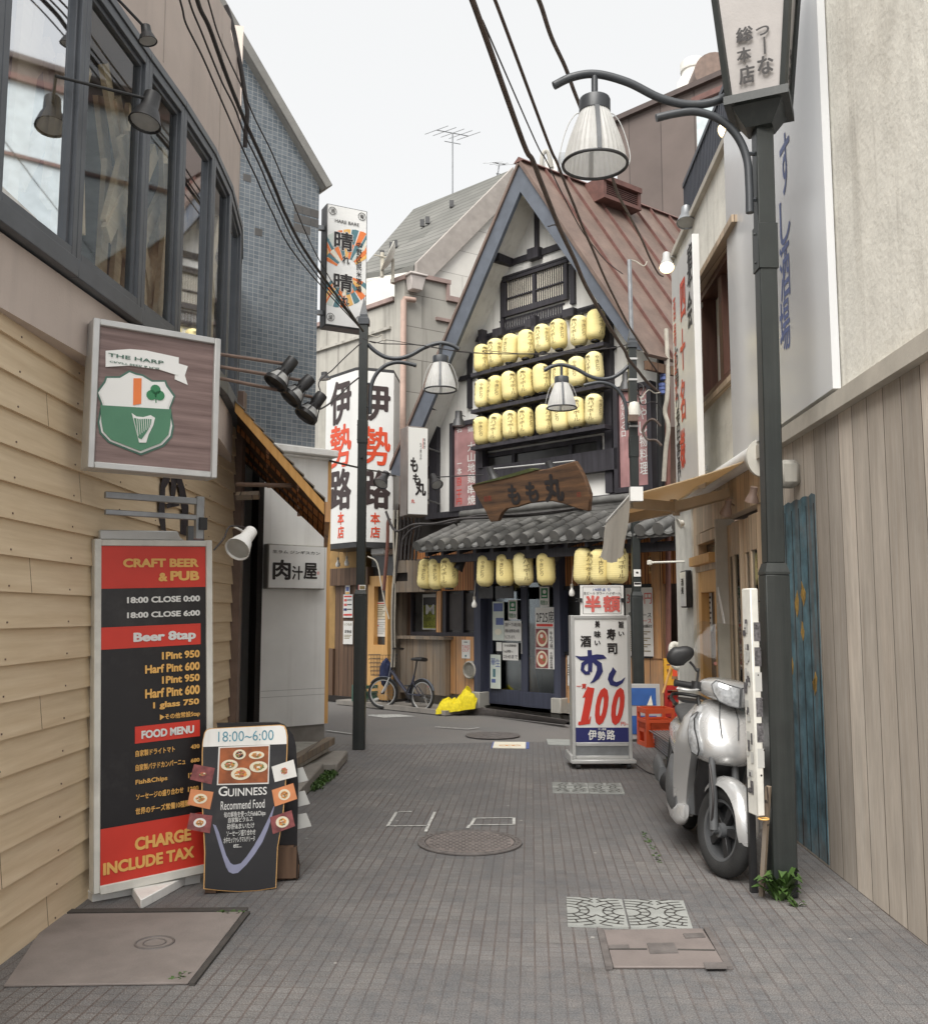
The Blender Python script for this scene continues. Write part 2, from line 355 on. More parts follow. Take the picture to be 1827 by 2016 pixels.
M['chalk'] = mk('white_marker', (.72, .72, .70), .6, .05, 8, 0)
M['bluechalk'] = mk('blue_marker', (.10, .28, .36), .6, .25, 30, 0)
M['steelblue'] = mk('glass_curve_blue', (.24, .25, .36), .5, .25, 4, 0)
M['foodred'] = mk('food_red', (.45, .12, .08), .5, .5, 90, 0)
M['foodbrown'] = mk('food_brown', (.42, .21, .07), .5, .5, 80, 0)
M['foodgreen'] = mk('food_green', (.16, .19, .04), .5, .6, 90, 0)
M['fooddark'] = mk('food_dark', (.035, .028, .025), .5, .6, 90, 0)
M['foodorange'] = mk('food_orange', (.60, .26, .06), .5, .45, 80, 0)
M['plate'] = mk('plate_cream', (.74, .68, .52), .4, .06, 8, 0)
M['tablewood'] = mk('photo_table', (.30, .085, .025), .5, .4, 14, 0)
M['photoplum'] = mk('photo_plum', (.22, .06, .06), .5, .4, 30, 0)
M['photoorange'] = mk('photo_orange', (.62, .24, .10), .5, .12, 12, 0)
M['glass'] = glass('window_glass', (.92, .96, .97), .0, .7)
M['doorglass'] = glass('door_glass', (.8, .84, .84), .0)
M['shield_glass'] = glass('clear_screen', (.86, .87, .85), .0, .3)
M['darkglass'] = mk('dark_glass', (.012, .013, .015), .08, .2, 3, 0, spec=.6)
M['dimglass'] = mk('dusty_dark_glass', (.05, .048, .045), .2, .4, 4, .02, spec=.5)
M['creamglass'] = mk('paper_screen', (.74, .69, .58), .5, .2, 4, .02)
M['lampglass'] = frost('ribbed_lamp_glass', (.93, .93, .91), .62)
M['bulb'] = mk('white_bulb', (.8, .79, .75), .25, .02, 5, 0)
M['litbulb'] = lamp_mat('lit_bulb', (1, .78, .45), 5)
M['yellownet'] = mk('yellow_net', (.74, .60, .012), .75, .16, 30, .5, 110)
M['silver'] = mk('silver_car_paint', (.58, .58, .575), .27, .015, 2, 0, 3, metal=.5, coat=.5)
M['blackplastic'] = mk('black_plastic', (.02, .02, .021), .5, .15, 9, .15)
M['greyplastic'] = mk('grey_plastic', (.085, .088, .092), .55, .1, 9, .1)
M['rubber'] = mk('rubber', (.022, .022, .022), .8, .2, 12, .25, 120)
M['chrome'] = mk('chrome', (.62, .62, .62), .15, .05, 6, 0, metal=1)
M['lens'] = mk('clear_lens', (.34, .35, .36), .05, .35, 30, .1, 60, spec=.9, coat=1)
M['orangecrate'] = mk('orange_plastic', (.56, .075, .02), .5, .14, 6, .1)
M['yellowcrate'] = mk('yellow_plastic', (.68, .36, .03), .5, .14, 6, .1)
M['redcrate'] = mk('red_plastic', (.40, .02, .015), .5, .14, 6, .1)
M['bluepanel'] = mk('blue_panel', (.035, .11, .34), .35, .15, 5, 0)
M['canvas'] = mk('tan_canvas', (.43, .315, .19), .8, .1, 5, .2, 90, dirt=.2)
M['canvas'] = frost('tan_canvas', (.72, .57, .38), .45); M['armtan'] = mk('tan_arm', (.52, .43, .32), .5, .1, 6, .05)
M['palecanvas'] = mk('pale_canvas', (.48, .445, .385), .85, .1, 5, .2, 90, dirt=.2)
M['cable'] = mk('black_cable', (.035, .03, .03), .6, .2, 20, .1)
M['cable_brown'] = mk('brown_cable', (.095, .068, .055), .6, .25, 14, .15)
M['cable_pale'] = mk('pale_conduit', (.42, .39, .33), .6, .15, 14, .1)
M['iron'] = mk('cast_iron', (.125, .112, .107), .6, .25, 12, .5, 60)
M['plateiron'] = mk('rusty_cover_plate', (.185, .158, .148), .7, .15, 5, .25, 80, dirt=.3)
M['coverconc'] = mk('brown_cover_slab', (.22, .192, .178), .85, .14, 4, .35, 90, dirt=.3)
M['greytile'] = mk('pale_paving_slab', (.29, .30, .285), .8, .14, 6, .3, 70)
M['joint'] = mk('dark_joint', (.055, .05, .046), .9, .2, 9, 0)
M['paintmark'] = mk('worn_white_paint', (.46, .46, .44), .8, .35, 18, .2)
M['leaf'] = mk('weed_leaf', (.048, .095, .02), .55, .4, 14, .1)
M['moss'] = mk('moss', (.055, .065, .018), .9, .35, 14, .3)
M['peel'] = mk('peeling_white_board', (.64, .63, .58), .75, .12, 6, .4, 30, dirt=.55, stc=(.18, .17, .15))
M['muralblue'] = mk('blue_mural_paint', (.085, .165, .205), .8, .5, 7, .3, 30, streak=1.0, stc=(.15, .12, .10), dirt=.7)
M['whiteplastic'] = mk('white_plastic', (.72, .70, .63), .4, .06, 7, .05)
M['deck'] = mk('deck_grey', (.24, .215, .195), .8, .16, 7, .3)
def lantern_mat():
    m, t, b = nodes('lantern_paper'); oi = N(t, 'ObjectInfo'); v = coords(t); base = mixc(t, oi.outputs['Random'], (.94, .84, .46), (.88, .75, .34))
    c = mixc(t, ramp(t, noise(t, v, 7, 5), .35, .7), base, mixc(t, 1.0, base, (.88, .86, .80), 'MULTIPLY')); c = mixc(t, ramp(t, noise(t, coords(t, (14, 14, 2.5)), 1.0, 5, .7), .56, .72, 0, .45), c, (.66, .52, .22))
    wv = N(t, 'TexWave', bands_direction='Z'); wv.inputs['Scale'].default_value = 14; t.links.new(v, wv.inputs['Vector']); c = mixc(t, ramp(t, wv.outputs['Fac'], 0, 1, .16, 0), c, (.55, .42, .15))
    t.links.new(c, b.inputs['Base Color']); b.inputs['Roughness'].default_value = .75; b.inputs['Specular IOR Level'].default_value = .2; bump(t, b, wv.outputs['Fac'], .35, .003); return m
M['lantern'] = lantern_mat()
def paver_mat():
    m, t, b = nodes('block_paving'); v = coords(t, (1, 1, 1), 'Object', (0, 0, math.pi/2 + RA(4.0)))
    br = N(t, 'TexBrick'); br.offset = 0; br.inputs['Scale'].default_value = 1; t.links.new(v, br.inputs['Vector'])
    setin(br, Brick_Width=.060, Row_Height=.061, Mortar_Size=.0026, Mortar_Smooth=.3, Bias=0.0)
    br.inputs['Color1'].default_value = (.145, .142, .141, 1); br.inputs['Color2'].default_value = (.185, .181, .179, 1); br.inputs['Mortar'].default_value = (.115, .10, .093, 1)
    # broader grooves along the lane, every second row dirtier
    sp = N(t, 'SeparateXYZ'); t.links.new(v, sp.inputs[0]); dv = N(t, 'Math', operation='DIVIDE'); dv.inputs[1].default_value = .061; t.links.new(sp.outputs[1], dv.inputs[0])
    fc = N(t, 'Math', operation='PINGPONG'); fc.inputs[1].default_value = .5; t.links.new(dv.outputs[0], fc.inputs[0])
    gw = ramp(t, noise(t, coords(t, (1, 1, 1)), 2.2, 5), .3, .7, .03, .12)
    gr = N(t, 'Math', operation='LESS_THAN'); t.links.new(fc.outputs[0], gr.inputs[0]); t.links.new(gw, gr.inputs[1])
    o = coords(t); big = noise(t, o, .9, 6, .6); fine = noise(t, o, 160, 2); mid = noise(t, o, 9, 5, .7)
    dx = N(t, 'Math', operation='DIVIDE'); dx.inputs[1].default_value = .30; t.links.new(sp.outputs[0], dx.inputs[0]); fx = N(t, 'Math', operation='PINGPONG'); fx.inputs[1].default_value = .5; t.links.new(dx.outputs[0], fx.inputs[0])
    gx = N(t, 'Math', operation='LESS_THAN'); gx.inputs[1].default_value = .013; t.links.new(fx.outputs[0], gx.inputs[0])
    mo_ = N(t, 'TexBrick'); mo_.offset = 0; mo_.inputs['Scale'].default_value = 1; t.links.new(v, mo_.inputs['Vector']); setin(mo_, Brick_Width=.30, Row_Height=.305, Mortar_Size=.0, Bias=0.0)
    mo_.inputs['Color1'].default_value = (.86, .86, .88, 1); mo_.inputs['Color2'].default_value = (1.1, 1.09, 1.07, 1); c0_ = mixc(t, 1.0, br.outputs['Color'], mo_.outputs['Color'], 'MULTIPLY')
    c = mixc(t, ramp(t, gx.outputs[0], 0, 1, 0, .6), c0_, (.08, .068, .062)); c = mixc(t, ramp(t, gr.outputs[0], 0, 1, 0, .8), c, (.088, .066, .060))
    c = mixc(t, ramp(t, big, .40, .56, 0, .6), c, (.095, .10, .107)); st_ = noise(t, o, 2.7, 7, .75); c = mixc(t, ramp(t, st_, .56, .68, 0, .55), c, (.075, .07, .066)); c = mixc(t, ramp(t, st_, .30, .40, .45, 0), c, (.26, .245, .235)); c = mixc(t, ramp(t, mid, .35, .75, 0, .45), c, dk((.19, .165, .15), 1.15))
    c = mixc(t, ramp(t, fine, .35, .7), mixc(t, 1.0, c, (.55,)*3, 'MULTIPLY'), mixc(t, 1.0, c, (1.42,)*3, 'MULTIPLY'))
    vo = N(t, 'TexVoronoi'); vo.inputs['Scale'].default_value = 3.2; t.links.new(o, vo.inputs['Vector'])
    sm = N(t, 'Math', operation='LESS_THAN'); sm.inputs[1].default_value = .035; t.links.new(vo.outputs['Distance'], sm.inputs[0])
    c = mixc(t, ramp(t, sm.outputs[0], 0, 1, 0, .6), c, (.45, .43, .4)); t.links.new(c, b.inputs['Base Color'])
    t.links.new(ramp(t, mid, .3, .7, .6, .85), b.inputs['Roughness'])
    hm = N(t, 'Math', operation='MULTIPLY_ADD'); hm.inputs[1].default_value = -1.0; t.links.new(br.outputs['Fac'], hm.inputs[0]); t.links.new(fine, hm.inputs[2])
    hm2 = N(t, 'Math', operation='SUBTRACT'); t.links.new(hm.outputs[0], hm2.inputs[0]); t.links.new(gr.outputs[0], hm2.inputs[1])
    bump(t, b, hm2.outputs[0], .45, .006); return m
M['paver'] = paver_mat()
def asphalt_mat():
    m, t, b = nodes('asphalt'); o = coords(t); f = noise(t, o, 120, 3); g = noise(t, o, 1.1, 6, .65)
    c = mixc(t, ramp(t, f, .3, .7), (.135, .125, .118), (.21, .198, .19)); c = mixc(t, ramp(t, g, .4, .65, 0, .4), c, (.13, .135, .135)); t.links.new(c, b.inputs['Base Color'])
    b.inputs['Roughness'].default_value = .85; bump(t, b, f, .4, .005); return m
M['asphalt'] = asphalt_mat()
# ================================================================ GROUND
mb = MB().quad((-150, -40, -.012), (150, -40, -.012), (150, 260, -.012), (-150, 260, -.012)); solo('ground', mb, M['asphalt'], kind='structure')
mb = MB()
pv = [(-7, -3), (7, -3), (7, 11.2)] + [(x, 11.45 + .12 * math.sin(x * 1.4)) for x in (3, 2, 1, 0, -1, -2)] + [(-7, 11.6)]
mb.quad(*[(x, y, 0) for x, y in pv]); solo('pavement', mb, M['paver'], kind='structure')
FG = lambda p: gp(p, .004)
def ground_poly(mb, pts, z=.004, h=.012): return mb.prism([gp(p, z) for p in pts], (0, 0, h))
def lift(pts, z): return [V((p.x, p.y, z)) for p in pts]
# round manhole cover in the middle of the lane
c = gp((925, 1660)); t = thing('manhole_cover', 'round iron manhole cover with patterned lid in the middle of the lane', 'manhole cover', (c.x, c.y, 0), 'manhole covers')
T = Matrix.Translation(c); part('rim', MB().lathe([(.30, .003), (.345, .004), (.345, .012), (.335, .015), (.30, .013), (.297, .004)], T, 48), M['iron'], t)
part('lid', MB().lathe([(.29, .003), (.29, .011), (.0001, .011)], T, 48), M['plateiron'], t)
mb = MB()
for i in range(-6, 7):
    for j in range(-6, 7):
        x, y = i * .042 + (j % 2) * .021, j * .042
        if x*x + y*y < .075: mb.box(c.x+x-.013, c.x+x+.013, c.y+y-.010, c.y+y+.010, .0105, .0155)
part('lid_studs', mb, M['iron'], t)
mb = MB()
for k in range(40):
    a = k * math.pi / 20; p = c + V((math.cos(a), math.sin(a), 0)) * .322; mb.box(p.x-.008, p.x+.008, p.y-.008, p.y+.008, .012, .018)
part('rim_studs', mb, M['iron'], t)
c = gp((970, 1448)); t = thing('manhole_cover', 'far round manhole cover in the asphalt before the lantern restaurant', 'manhole cover', (c.x, c.y, 0), 'manhole covers')
T = Matrix.Translation(c); part('rim', MB().lathe([(.27, .0), (.34, .0), (.34, .006), (.27, .008)], T, 40), M['iron'], t); part('lid', MB().lathe([(.265, -.002), (.265, .006), (.0001, .006)], T, 40), M['coverconc'], t)
part('lid_ring', MB().torus(.12, .008, T @ Matrix.Translation((0, 0, .006)), 30, 6), M['iron'], t)
# rectangular plate cover, lower right
q = [B6(1290, 312), B6(1558, 308), B6(1622, 412), B6(1318, 412)]
t = thing('utility_cover', 'square rusty plate cover with a small inset lid at the lower right', 'utility cover', gp(B6(1440, 360)), 'utility covers')
part('plate', ground_poly(MB(), q, .002, .011), M['plateiron'], t, bev=.003)
part('inset_lid', ground_poly(MB(), [B6(1408, 345), B6(1480, 344), B6(1492, 370), B6(1416, 372)], .013, .006), M['iron'], t)
mb = MB()
for a, b, d in ((B6(1272, 306), B6(1290, 312), B6(1315, 414)), (B6(1560, 306), B6(1575, 306), B6(1640, 414)),):
    g = [gp(a, .003), gp(b, .003), gp(d, .003), gp((d[0] - 14, d[1]), .003)]; mb.prism(g, (0, 0, .014))
for q_ in ([B6(1305, 349), B6(1358, 348), B6(1360, 357), B6(1308, 358)], [B6(1505, 318), B6(1560, 316), B6(1566, 327), B6(1512, 330)], [B6(1560, 396), B6(1618, 396), B6(1624, 412), B6(1566, 412)]):
    ground_poly(mb, q_, .0135, .004)
part('edging', mb, M['iron'], t)
# long seams of the plate
mb = MB(); ground_poly(mb, [B6(1300, 357), B6(1408, 357), B6(1408, 360), B6(1300, 360)], .0135, .002); ground_poly(mb, [B6(1490, 358), B6(1592, 360), B6(1592, 363), B6(1490, 361)], .0135, .002); part('seam', mb, M['joint'], t)
# slab cover, lower left
t = thing('utility_cover', 'wide brown concrete cover slab in the lower left corner with grass at its edge', 'utility cover', gp((360, 1860)), 'utility covers')
part('slab', ground_poly(MB(), [B6(-200, 268), B6(318, 262), B6(168, 455), B6(-330, 462)], .001, .010), M['coverconc'], t, bev=.003)
part('edging', ground_poly(ground_poly(MB(), [B6(322, 262), B6(336, 262), B6(186, 458), B6(170, 458)], .001, .012), [B6(-200, 255), B6(330, 250), B6(326, 259), B6(-200, 265)], .001, .010), M['joint'], t)
c = gp((305, 1861)); part('ring', MB().torus(.085, .006, Matrix.Translation((c.x, c.y, .011)), 28, 6).torus(.05, .004, Matrix.Translation((c.x, c.y, .011)), 24, 6), M['iron'], t)
# pale patterned slabs
def fan_slab(q, label):
    P = [gp(p, .001) for p in q]; cc = sum(P, V()) / 4
    t = thing('paving_slab', label, 'paving slab', cc, 'pale fan patterned slabs')
    part('slab', MB().prism(P, (0, 0, .010)), M['greytile'], t); mb = MB()
    F = lambda u, v: P[0].lerp(P[1], u).lerp(P[3].lerp(P[2], u), v) + V((0, 0, .012))
    for ctr in (0.0, 1.0):
        for r in (.22, .38, .54, .70, .86, 1.02):
            pr = None
            for k in range(31):
                a = math.pi * k / 30; u = ctr + (r * math.sin(a) if ctr == 0 else -r * math.sin(a)); v = .5 - r * .98 * math.cos(a) * .62
                ok = 0 <= u <= .98 and 0 <= v <= 1 and (u < .5 if ctr == 0 else u > .5)
                p = F(u, v) if ok else None
                if p and pr:
                    s_ = (p - pr).normalized().cross(V((0, 0, 1))) * .004; mb.quad(pr - s_, p - s_, p + s_, pr + s_)
                pr = p
        for r0, r1, n in ((.22, .38, 5), (.38, .54, 7), (.54, .7, 9), (.7, .86, 11)):
            for k in range(1, n):
                a = math.pi * (k + (.3 if n % 4 == 1 else 0)) / n; e = []
                for r in (r0, r1): e.append((ctr + (r * math.sin(a) if ctr == 0 else -r * math.sin(a)), .5 - r * .98 * math.cos(a) * .62))
                if all(0 <= u <= 1 and 0 <= v <= 1 and (u < .5 if ctr == 0 else u > .5) for u, v in e):
                    p, pr = F(*e[1]), F(*e[0]); s_ = (p - pr).normalized().cross(V((0, 0, 1))) * .004; mb.quad(pr - s_, p - s_, p + s_, pr + s_)
    part('joint_pattern', mb, M['joint'], t)
fan_slab([B6(1190, 222), B6(1340, 228), B6(1358, 304), B6(1194, 298)], 'nearest pale fan patterned slab, left one of the pair above the plate cover')
fan_slab([B6(1345, 229), B6(1506, 232), B6(1532, 308), B6(1364, 305)], 'nearest pale fan patterned slab, right one of the pair above the plate cover')
fan_slab([B7(1005, 336), B7(1156, 340), B7(1164, 382), B7(1008, 380)], 'farther pale fan patterned slab before the price sign, left one of its pair')
fan_slab([B7(1158, 340), B7(1300, 340), B7(1318, 385), B7(1166, 382)], 'farther pale fan patterned slab before the price sign, right one of its pair')
P = [B7(980, 148), B7(1090, 150), B7(1090, 176), B7(988, 172)]
solo('paving_slab', ground_poly(MB(), P, .001, .007), M['greytile'], 'plain pale slab half hidden behind the price sign', 'paving slab')
t = thing('mosaic_plate', 'small cream pictorial plate with blue ends set in the lane', 'plate', gp(B7(825, 173)))
part('plate', ground_poly(MB(), [B7(756, 160), B7(893, 161), B7(893, 187), B7(748, 185)], .001, .008), M['cream'], t)
mb = MB(); ground_poly(mb, [B7(892, 161), B7(906, 162), B7(905, 188), B7(891, 188)], .001, .008); ground_poly(mb, [B7(750, 160), B7(756, 160), B7(748, 186), B7(742, 186)], .001, .008); part('blue_end', mb, M['slateblue'], t)
mb = MB()
for k in range(3):
    c0 = gp(B7(795 + k*28, 173), .0105); mb.torus(.045, .007, Matrix.Translation(c0) @ Matrix.Diagonal((1, 1, .2, 1)), 20, 5)
part('picture', mb, M['foodorange'], t)
# painted marks
mb = MB()
def line(a, b, wd):
    p, q_ = gp(a, .0045), gp(b, .0045); s_ = (q_ - p).normalized().cross(V((0, 0, 1))) * wd / 2; mb.quad(p - s_, q_ - s_, q_ + s_, p + s_)
for a, b in (((335, 460), (295, 522)), ((295, 521), (470, 519)), ((470, 520), (500, 460)), ((335, 461), (400, 458)), ((660, 487), (838, 485)), ((840, 485), (840, 514)), ((655, 516), (840, 514)), ((672, 487), (655, 516)), ((640, 530), (650, 516)), ((470, 520), (460, 545))):
    line(B7(*a), B7(*b), .022)
solo('painted_markings', mb, M['paintmark'], kind='structure')
mb = MB(); line(B7(30, 108), B7(140, 122), .04); line(B7(500, 92), B7(640, 102), .03); line(B7(640, 102), B7(690, 96), .03)
for pts in ([B8(50, 1212), B8(420, 1206), B8(640, 1232), B8(250, 1248), B8(60, 1226)],): mb.quad(*[gp(p, -.007) for p in pts])
solo('road_markings', mb, M['paintmark'], kind='structure')
# ================================================================ LEFT: the pub (wall plane x = -1.85)
FL = Fr((-2.02, 0, 0), (0, 1, 0))
Zs, Zt = 3.22, 4.72                                              # window strip
pub = thing('pub_building', 'beige rendered pub building with tall dark framed windows over yellow clapboards', 'building', (-1.85, 5, 0))
PLAN = [(2.2, -2.10), (4.0, -1.965), (5.18, -1.875), (6.0, -1.80), (6.5, -1.79), (7.1, -1.82), (7.77, -1.915), (8.4, -2.06)]
def planx(y):
    for (a, xa), (b, xb) in zip(PLAN, PLAN[1:]):
        if y <= b: return xa + (xb - xa) * (y - a) / (b - a)
    return PLAN[-1][1]
def hit(u, v=450):
    r = ray((u, v)); k = r.x / r.y; y = 2.3
    while planx(y) / y < k and y < 8.4: y += .004
    return y
ys = [2.3, 3.1, 3.8, 4.5] + [hit(u) for u in (270, 345, 408, 444, 467, 481)]
pts_ = [V((planx(y), y, 0)) for y in ys]; segs = [(Fr(a, b - a), (b - a).length) for a, b in zip(pts_, pts_[1:])]
mb, mj = MB(), MB(); tops = {6: ((408, -60), (444, 4)), 7: ((444, 4), (467, 100)), 8: ((467, 100), (481, 195))}
for i, (F_, L) in enumerate(segs):
    q = [(0, Zt), (L, Zt)] + ([(L, F_.uv(tops[i][1])[1]), (0, F_.uv(tops[i][0])[1])] if i in tops else [(L, 12), (0, 12)]); F_.polys(mb, q, -.25, 0)
    F_.box(mb, 0, L, Zs - .42, Zs - .10, -.2, .0)
    if i % 2 == 0: F_.box(mj, L*.5, L*.5 + .010, Zt + .15, q[2][1] - .3, 0, .003)
part('upper_wall', mb, M['beige'], pub); part('wall_joint', mj, mk('beige_joint', (.38, .32, .285), .8), pub)
mb = MB(); mb.box(-3.6, -3.5, 2.0, 8.2, Zs - .3, Zt + .2); mb.prism([(p.x - .2, p.y, Zs - .09) for p in pts_] + [(-3.5, 8.3, Zs - .09), (-3.5, 2.2, Zs - .09)], (0, 0, .05)); mb.prism([(p.x - .25, p.y, Zt) for p in pts_] + [(-3.5, 8.3, Zt), (-3.5, 2.2, Zt)], (0, 0, .05)); mb.box(-3.5, pts_[-1].x - .1, 8.25, 8.3, Zs, Zt); part('interior', mb, mk('grey_interior', (.24, .225, .22), .9), pub)
mb = MB(); random.seed(3)                                      # bare timber lattice seen behind the panes
for i in range(120):
    y = random.uniform(3.2, 7.7); z = random.uniform(Zs + .0, Zt - .6); a = random.uniform(-.75, .75); L = random.uniform(.7, 1.2); dp = random.uniform(.08, .30)
    e = V((0, math.sin(a) * L, math.cos(a) * L)); p = V((planx(y) - dp, y, z)); s_ = V((0, math.cos(a), -math.sin(a))) * .05
    if (p + e).z > Zt - .1 or (p + e).y > 7.9: continue
    mb.prism([p - s_, p + s_, p + e + s_, p + e - s_], (-.03, 0, 0))
part('timber_lattice', mb, M['clap'], pub)
for F_, L in segs:
    a, b = 0.0, L; mb = MB(); g = .048
    F_.box(mb, a, a + g, Zs, Zt, -.04, .04); F_.box(mb, b - g, b - .003, Zs, Zt, -.04, .04); F_.box(mb, a + g, b - g, Zs, Zs + g, -.04, .04); F_.box(mb, a + g, b - g, Zt - g*1.2, Zt, -.04, .04)
    F_.box(mb, a + g, a + g + .022, Zs + g, Zt - g*1.2, -.02, .02); F_.box(mb, b - g - .022, b - g, Zs + g, Zt - g*1.2, -.02, .02); F_.box(mb, a + g + .022, b - g - .022, Zt - g*1.2 - .03, Zt - g*1.2, -.02, .02)
    wn = part('window', mb, M['winframe'], pub, bev=.003)
    mb = MB(); F_.sheet(mb, [(a + g, Zs + g), (b - g, Zs + g), (b - g, Zt - g), (a + g, Zt - g)], .0); part('pane', mb, M['glass'], wn)
mb = MB()
for F_, L in segs: F_.box(mb, 0, L, Zs - .09, Zs, -.2, .055); F_.box(mb, 0, L, Zt, Zt + .05, .001, .05)
part('window_sill', mb, M['winframe'], pub, bev=.003)
# clapboards, each course lapping over the one below
cend = FL.uv((455, 1100))[0]; mb = MB(); n = 20; ch = 3.2 / n
for i in range(n):
    z0 = i * ch; top = min(z0 + ch + .012, 3.2)
    s1 = cend
    mb.box8([FL.P(1.9, z0, -.03), FL.P(s1, z0, -.03), FL.P(s1, top, -.03), FL.P(1.9, top, -.03), FL.P(1.9, z0, .026), FL.P(s1, z0, .026), FL.P(s1, top, .006), FL.P(1.9, top, .006)])
part('clapboard_wall', mb, M['clap'], pub)
mb, mn = MB(), MB(); random.seed(12)
for i in range(n):
    for y in [random.uniform(2.4, 7.4) for _ in range(2)]: mb.box8([FL.P(a_, z_, d_) for d0, d1 in ((-.01, -.01), (.0268, .0076)) for a_, z_, d_ in ((y, i*ch + .001, d0), (y + .004, i*ch + .001, d0), (y + .004, i*ch + ch, d1), (y, i*ch + ch, d1))])
    for y in (2.9, 3.55, 4.2, 4.85, 5.5, 6.15, 6.8, 7.45): FL.box(mn, y, y + .008, i*ch + .022, i*ch + .030, .02, .0268)
part('board_joint', mb, M['brownwood'], pub); part('nail_heads', mn, M['brownpipe'], pub)
mb = MB(); FL.box(mb, 1.9, cend + .02, 3.2, 3.30, -.03, .07); part('wall_trim', mb, M['plaster'], pub)
mb = MB(); c = FL.P(cend + .06, 0, .03); mb.box(c.x - .06, c.x + .05, c.y - .055, c.y + .055, 0, FL.uv((460, 765))[1]); part('corner_post', mb, M['brownpipe'], pub, bev=.006)
# painted silhouette on the boards below the hanging sign
mb = MB()
for pts in ([A8(285, 1150), A8(335, 1150), A8(330, 1200), A8(295, 1260), A8(290, 1420), A8(300, 1580), A8(262, 1570), A8(245, 1420), A8(262, 1240)],
            [A8(385, 1150), A8(410, 1165), A8(440, 1260), A8(468, 1400), A8(462, 1620), A8(405, 1600), A8(420, 1440), A8(395, 1260), A8(372, 1190)],
            [A8(340, 1160), A8(385, 1160), A8(372, 1290), A8(350, 1400), A8(335, 1290)], [A8(300, 1380), A8(400, 1330), A8(400, 1390), A8(310, 1410)]):
    FL.poly(mb, pts, .027, .0285)
part('painted_silhouette', mb, mk('wall_paint_black', (.035, .03, .036), .7, .3, 14), pub)
# grey bracket frame
FG2 = Fr(at(A8(560, 1400), 5.25), (.80, .60, 0)); t = thing('metal_bracket', 'grey metal bracket frame on the yellow clapboards under the pub sign', 'bracket', at(A8(560, 1400), 5.25))
for tl, bl, r in ((A8(-150, 1282), A8(-150, 1332), A8(590, 1330)), (A8(-150, 1415), A8(-150, 1455), A8(530, 1465))):
    mb = MB(); FG2.bar(mb, tl, bl, r, -.03, 0); part('rail', mb, M['greymetal'], t, bev=.003)
a = FG2.uv(A8(528, 1325))[0]; b = FG2.uv(A8(588, 1325))[0]; zt_ = FG2.uv(A8(560, 1322))[1]; zl_ = FG2.uv(A8(560, 1640))[1]
mb = MB(); FG2.box(mb, a, b, zl_, zt_, -.032, .002); part('upright', mb, M['greymetal'], t, bev=.003)
mb = MB(); FG2.box(mb, b - .03, b + .012, FG2.uv(A8(560, 1570))[1], FG2.uv(A8(560, 1480))[1], -.03, .02); part('clamp', mb, M['blackplastic'], t)
# ---------------------------------------------------------------- hanging pub sign
FH = Fr((-1.30, 5.03, 0), (.82, .57, 0))
a0, b0 = FH.uv((196, 650)), FH.uv(A8(655, 190)); zb = FH.uv(A8(640, 1140))[1]; zt_ = b0[1]; s0, s1 = a0[0], b0[0]
t = thing('hanging_sign', 'woodgrain pub sign with green shield, harp and white ribbon in a grey frame', 'sign', FH.P((s0+s1)/2, zb, 0))
mb = MB(); FH.box(mb, s0, s1, zb, zt_, -.10, 0); part('panel', mb, M['signwood'], t)
mb = MB(); g = .033
FH.box(mb, s0, s1, zt_, zt_ + g, -.12, .02); FH.box(mb, s0, s1, zb - g, zb, -.12, .02); FH.box(mb, s1, s1 + g, zb - g, zt_ + g, -.12, .02); FH.box(mb, s0 - g, s0, zb - g, zt_ + g, -.12, .02)
part('frame', mb, M['alu'], t, bev=.004)
sh = [(20, 405), (125, 410), (200, 455), (300, 455), (312, 490), (370, 570), (335, 660), (360, 800), (345, 880), (280, 950), (115, 1015)]
cx_ = 75
right = [p for p in sh if p[0] > cx_]; full = [(cx_, 400)] + right + [(2*cx_ - x, y - 30) for x, y in right[::-1]]
sc_ = lambda k: [A8(cx_ + (x - cx_) * k, 690 + (y - 690) * k) for x, y in full]
for k, m_, d, nm in ((1.0, 'darkgreen', .004, 'shield_edge'), (.95, 'chalk', .007, 'shield_rim'), (.90, 'sign_white', .010, 'shield')):
    mb = MB(); FH.poly(mb, sc_(k), .001, d); part(nm, mb, M[m_], t)
lo = [(cx_ + (x - cx_) * .9, 690 + (y - 690) * .9) for x, y in full]
low = [(340, 672)] + [p for p in lo if p[1] > 672] + [(2*cx_ - 340, 640)]
mb = MB(); FH.poly(mb, [A8(*p) for p in low], .0105, .013); part('shield_green', mb, mk('shield_green', (.075, .21, .125), .5, .08), t)
mb = MB(); FH.poly(mb, [A8(58, 440), A8(118, 440), A8(115, 630), A8(55, 640)], .0105, .013); part('shield_stripe', mb, M['orange'], t)
mb = MB()
for x, y in ((222, 525), (192, 565), (252, 568)):
    c = FH.uv(A8(x, y), .013); FH.polys(mb, [(c[0] + .026 * math.cos(i*.45), c[1] + .026 * math.sin(i*.45)) for i in range(14)], .0105, .0135)
FH.poly(mb, [A8(218, 560), A8(228, 560), A8(230, 622), A8(223, 622)], .0105, .0133); part('shamrock', mb, M['green'], t)
mb = MB(); FH.poly(mb, [A8(45, 700), A8(80, 725), A8(130, 730), A8(185, 715), A8(218, 735), A8(205, 790), A8(170, 860), A8(152, 920), A8(100, 920), A8(45, 700)][:-1], .013, .016); part('harp', mb, M['chalk'], t)
mb = MB(); FH.poly(mb, [A8(60, 735), A8(100, 745), A8(150, 742), A8(192, 745), A8(188, 785), A8(150, 850), A8(118, 895), A8(95, 885)], .0165, .018)
part('harp_opening', mb, mk('shield_green2', (.075, .21, .125), .5, .08), t)
mb = MB()
for i in range(7): x = 80 + i * 16; FH.poly(mb, [A8(x, 742), A8(x + 4, 742), A8(x + 14 - i, 870 - i*11), A8(x + 10 - i, 870 - i*11)], .018, .019)
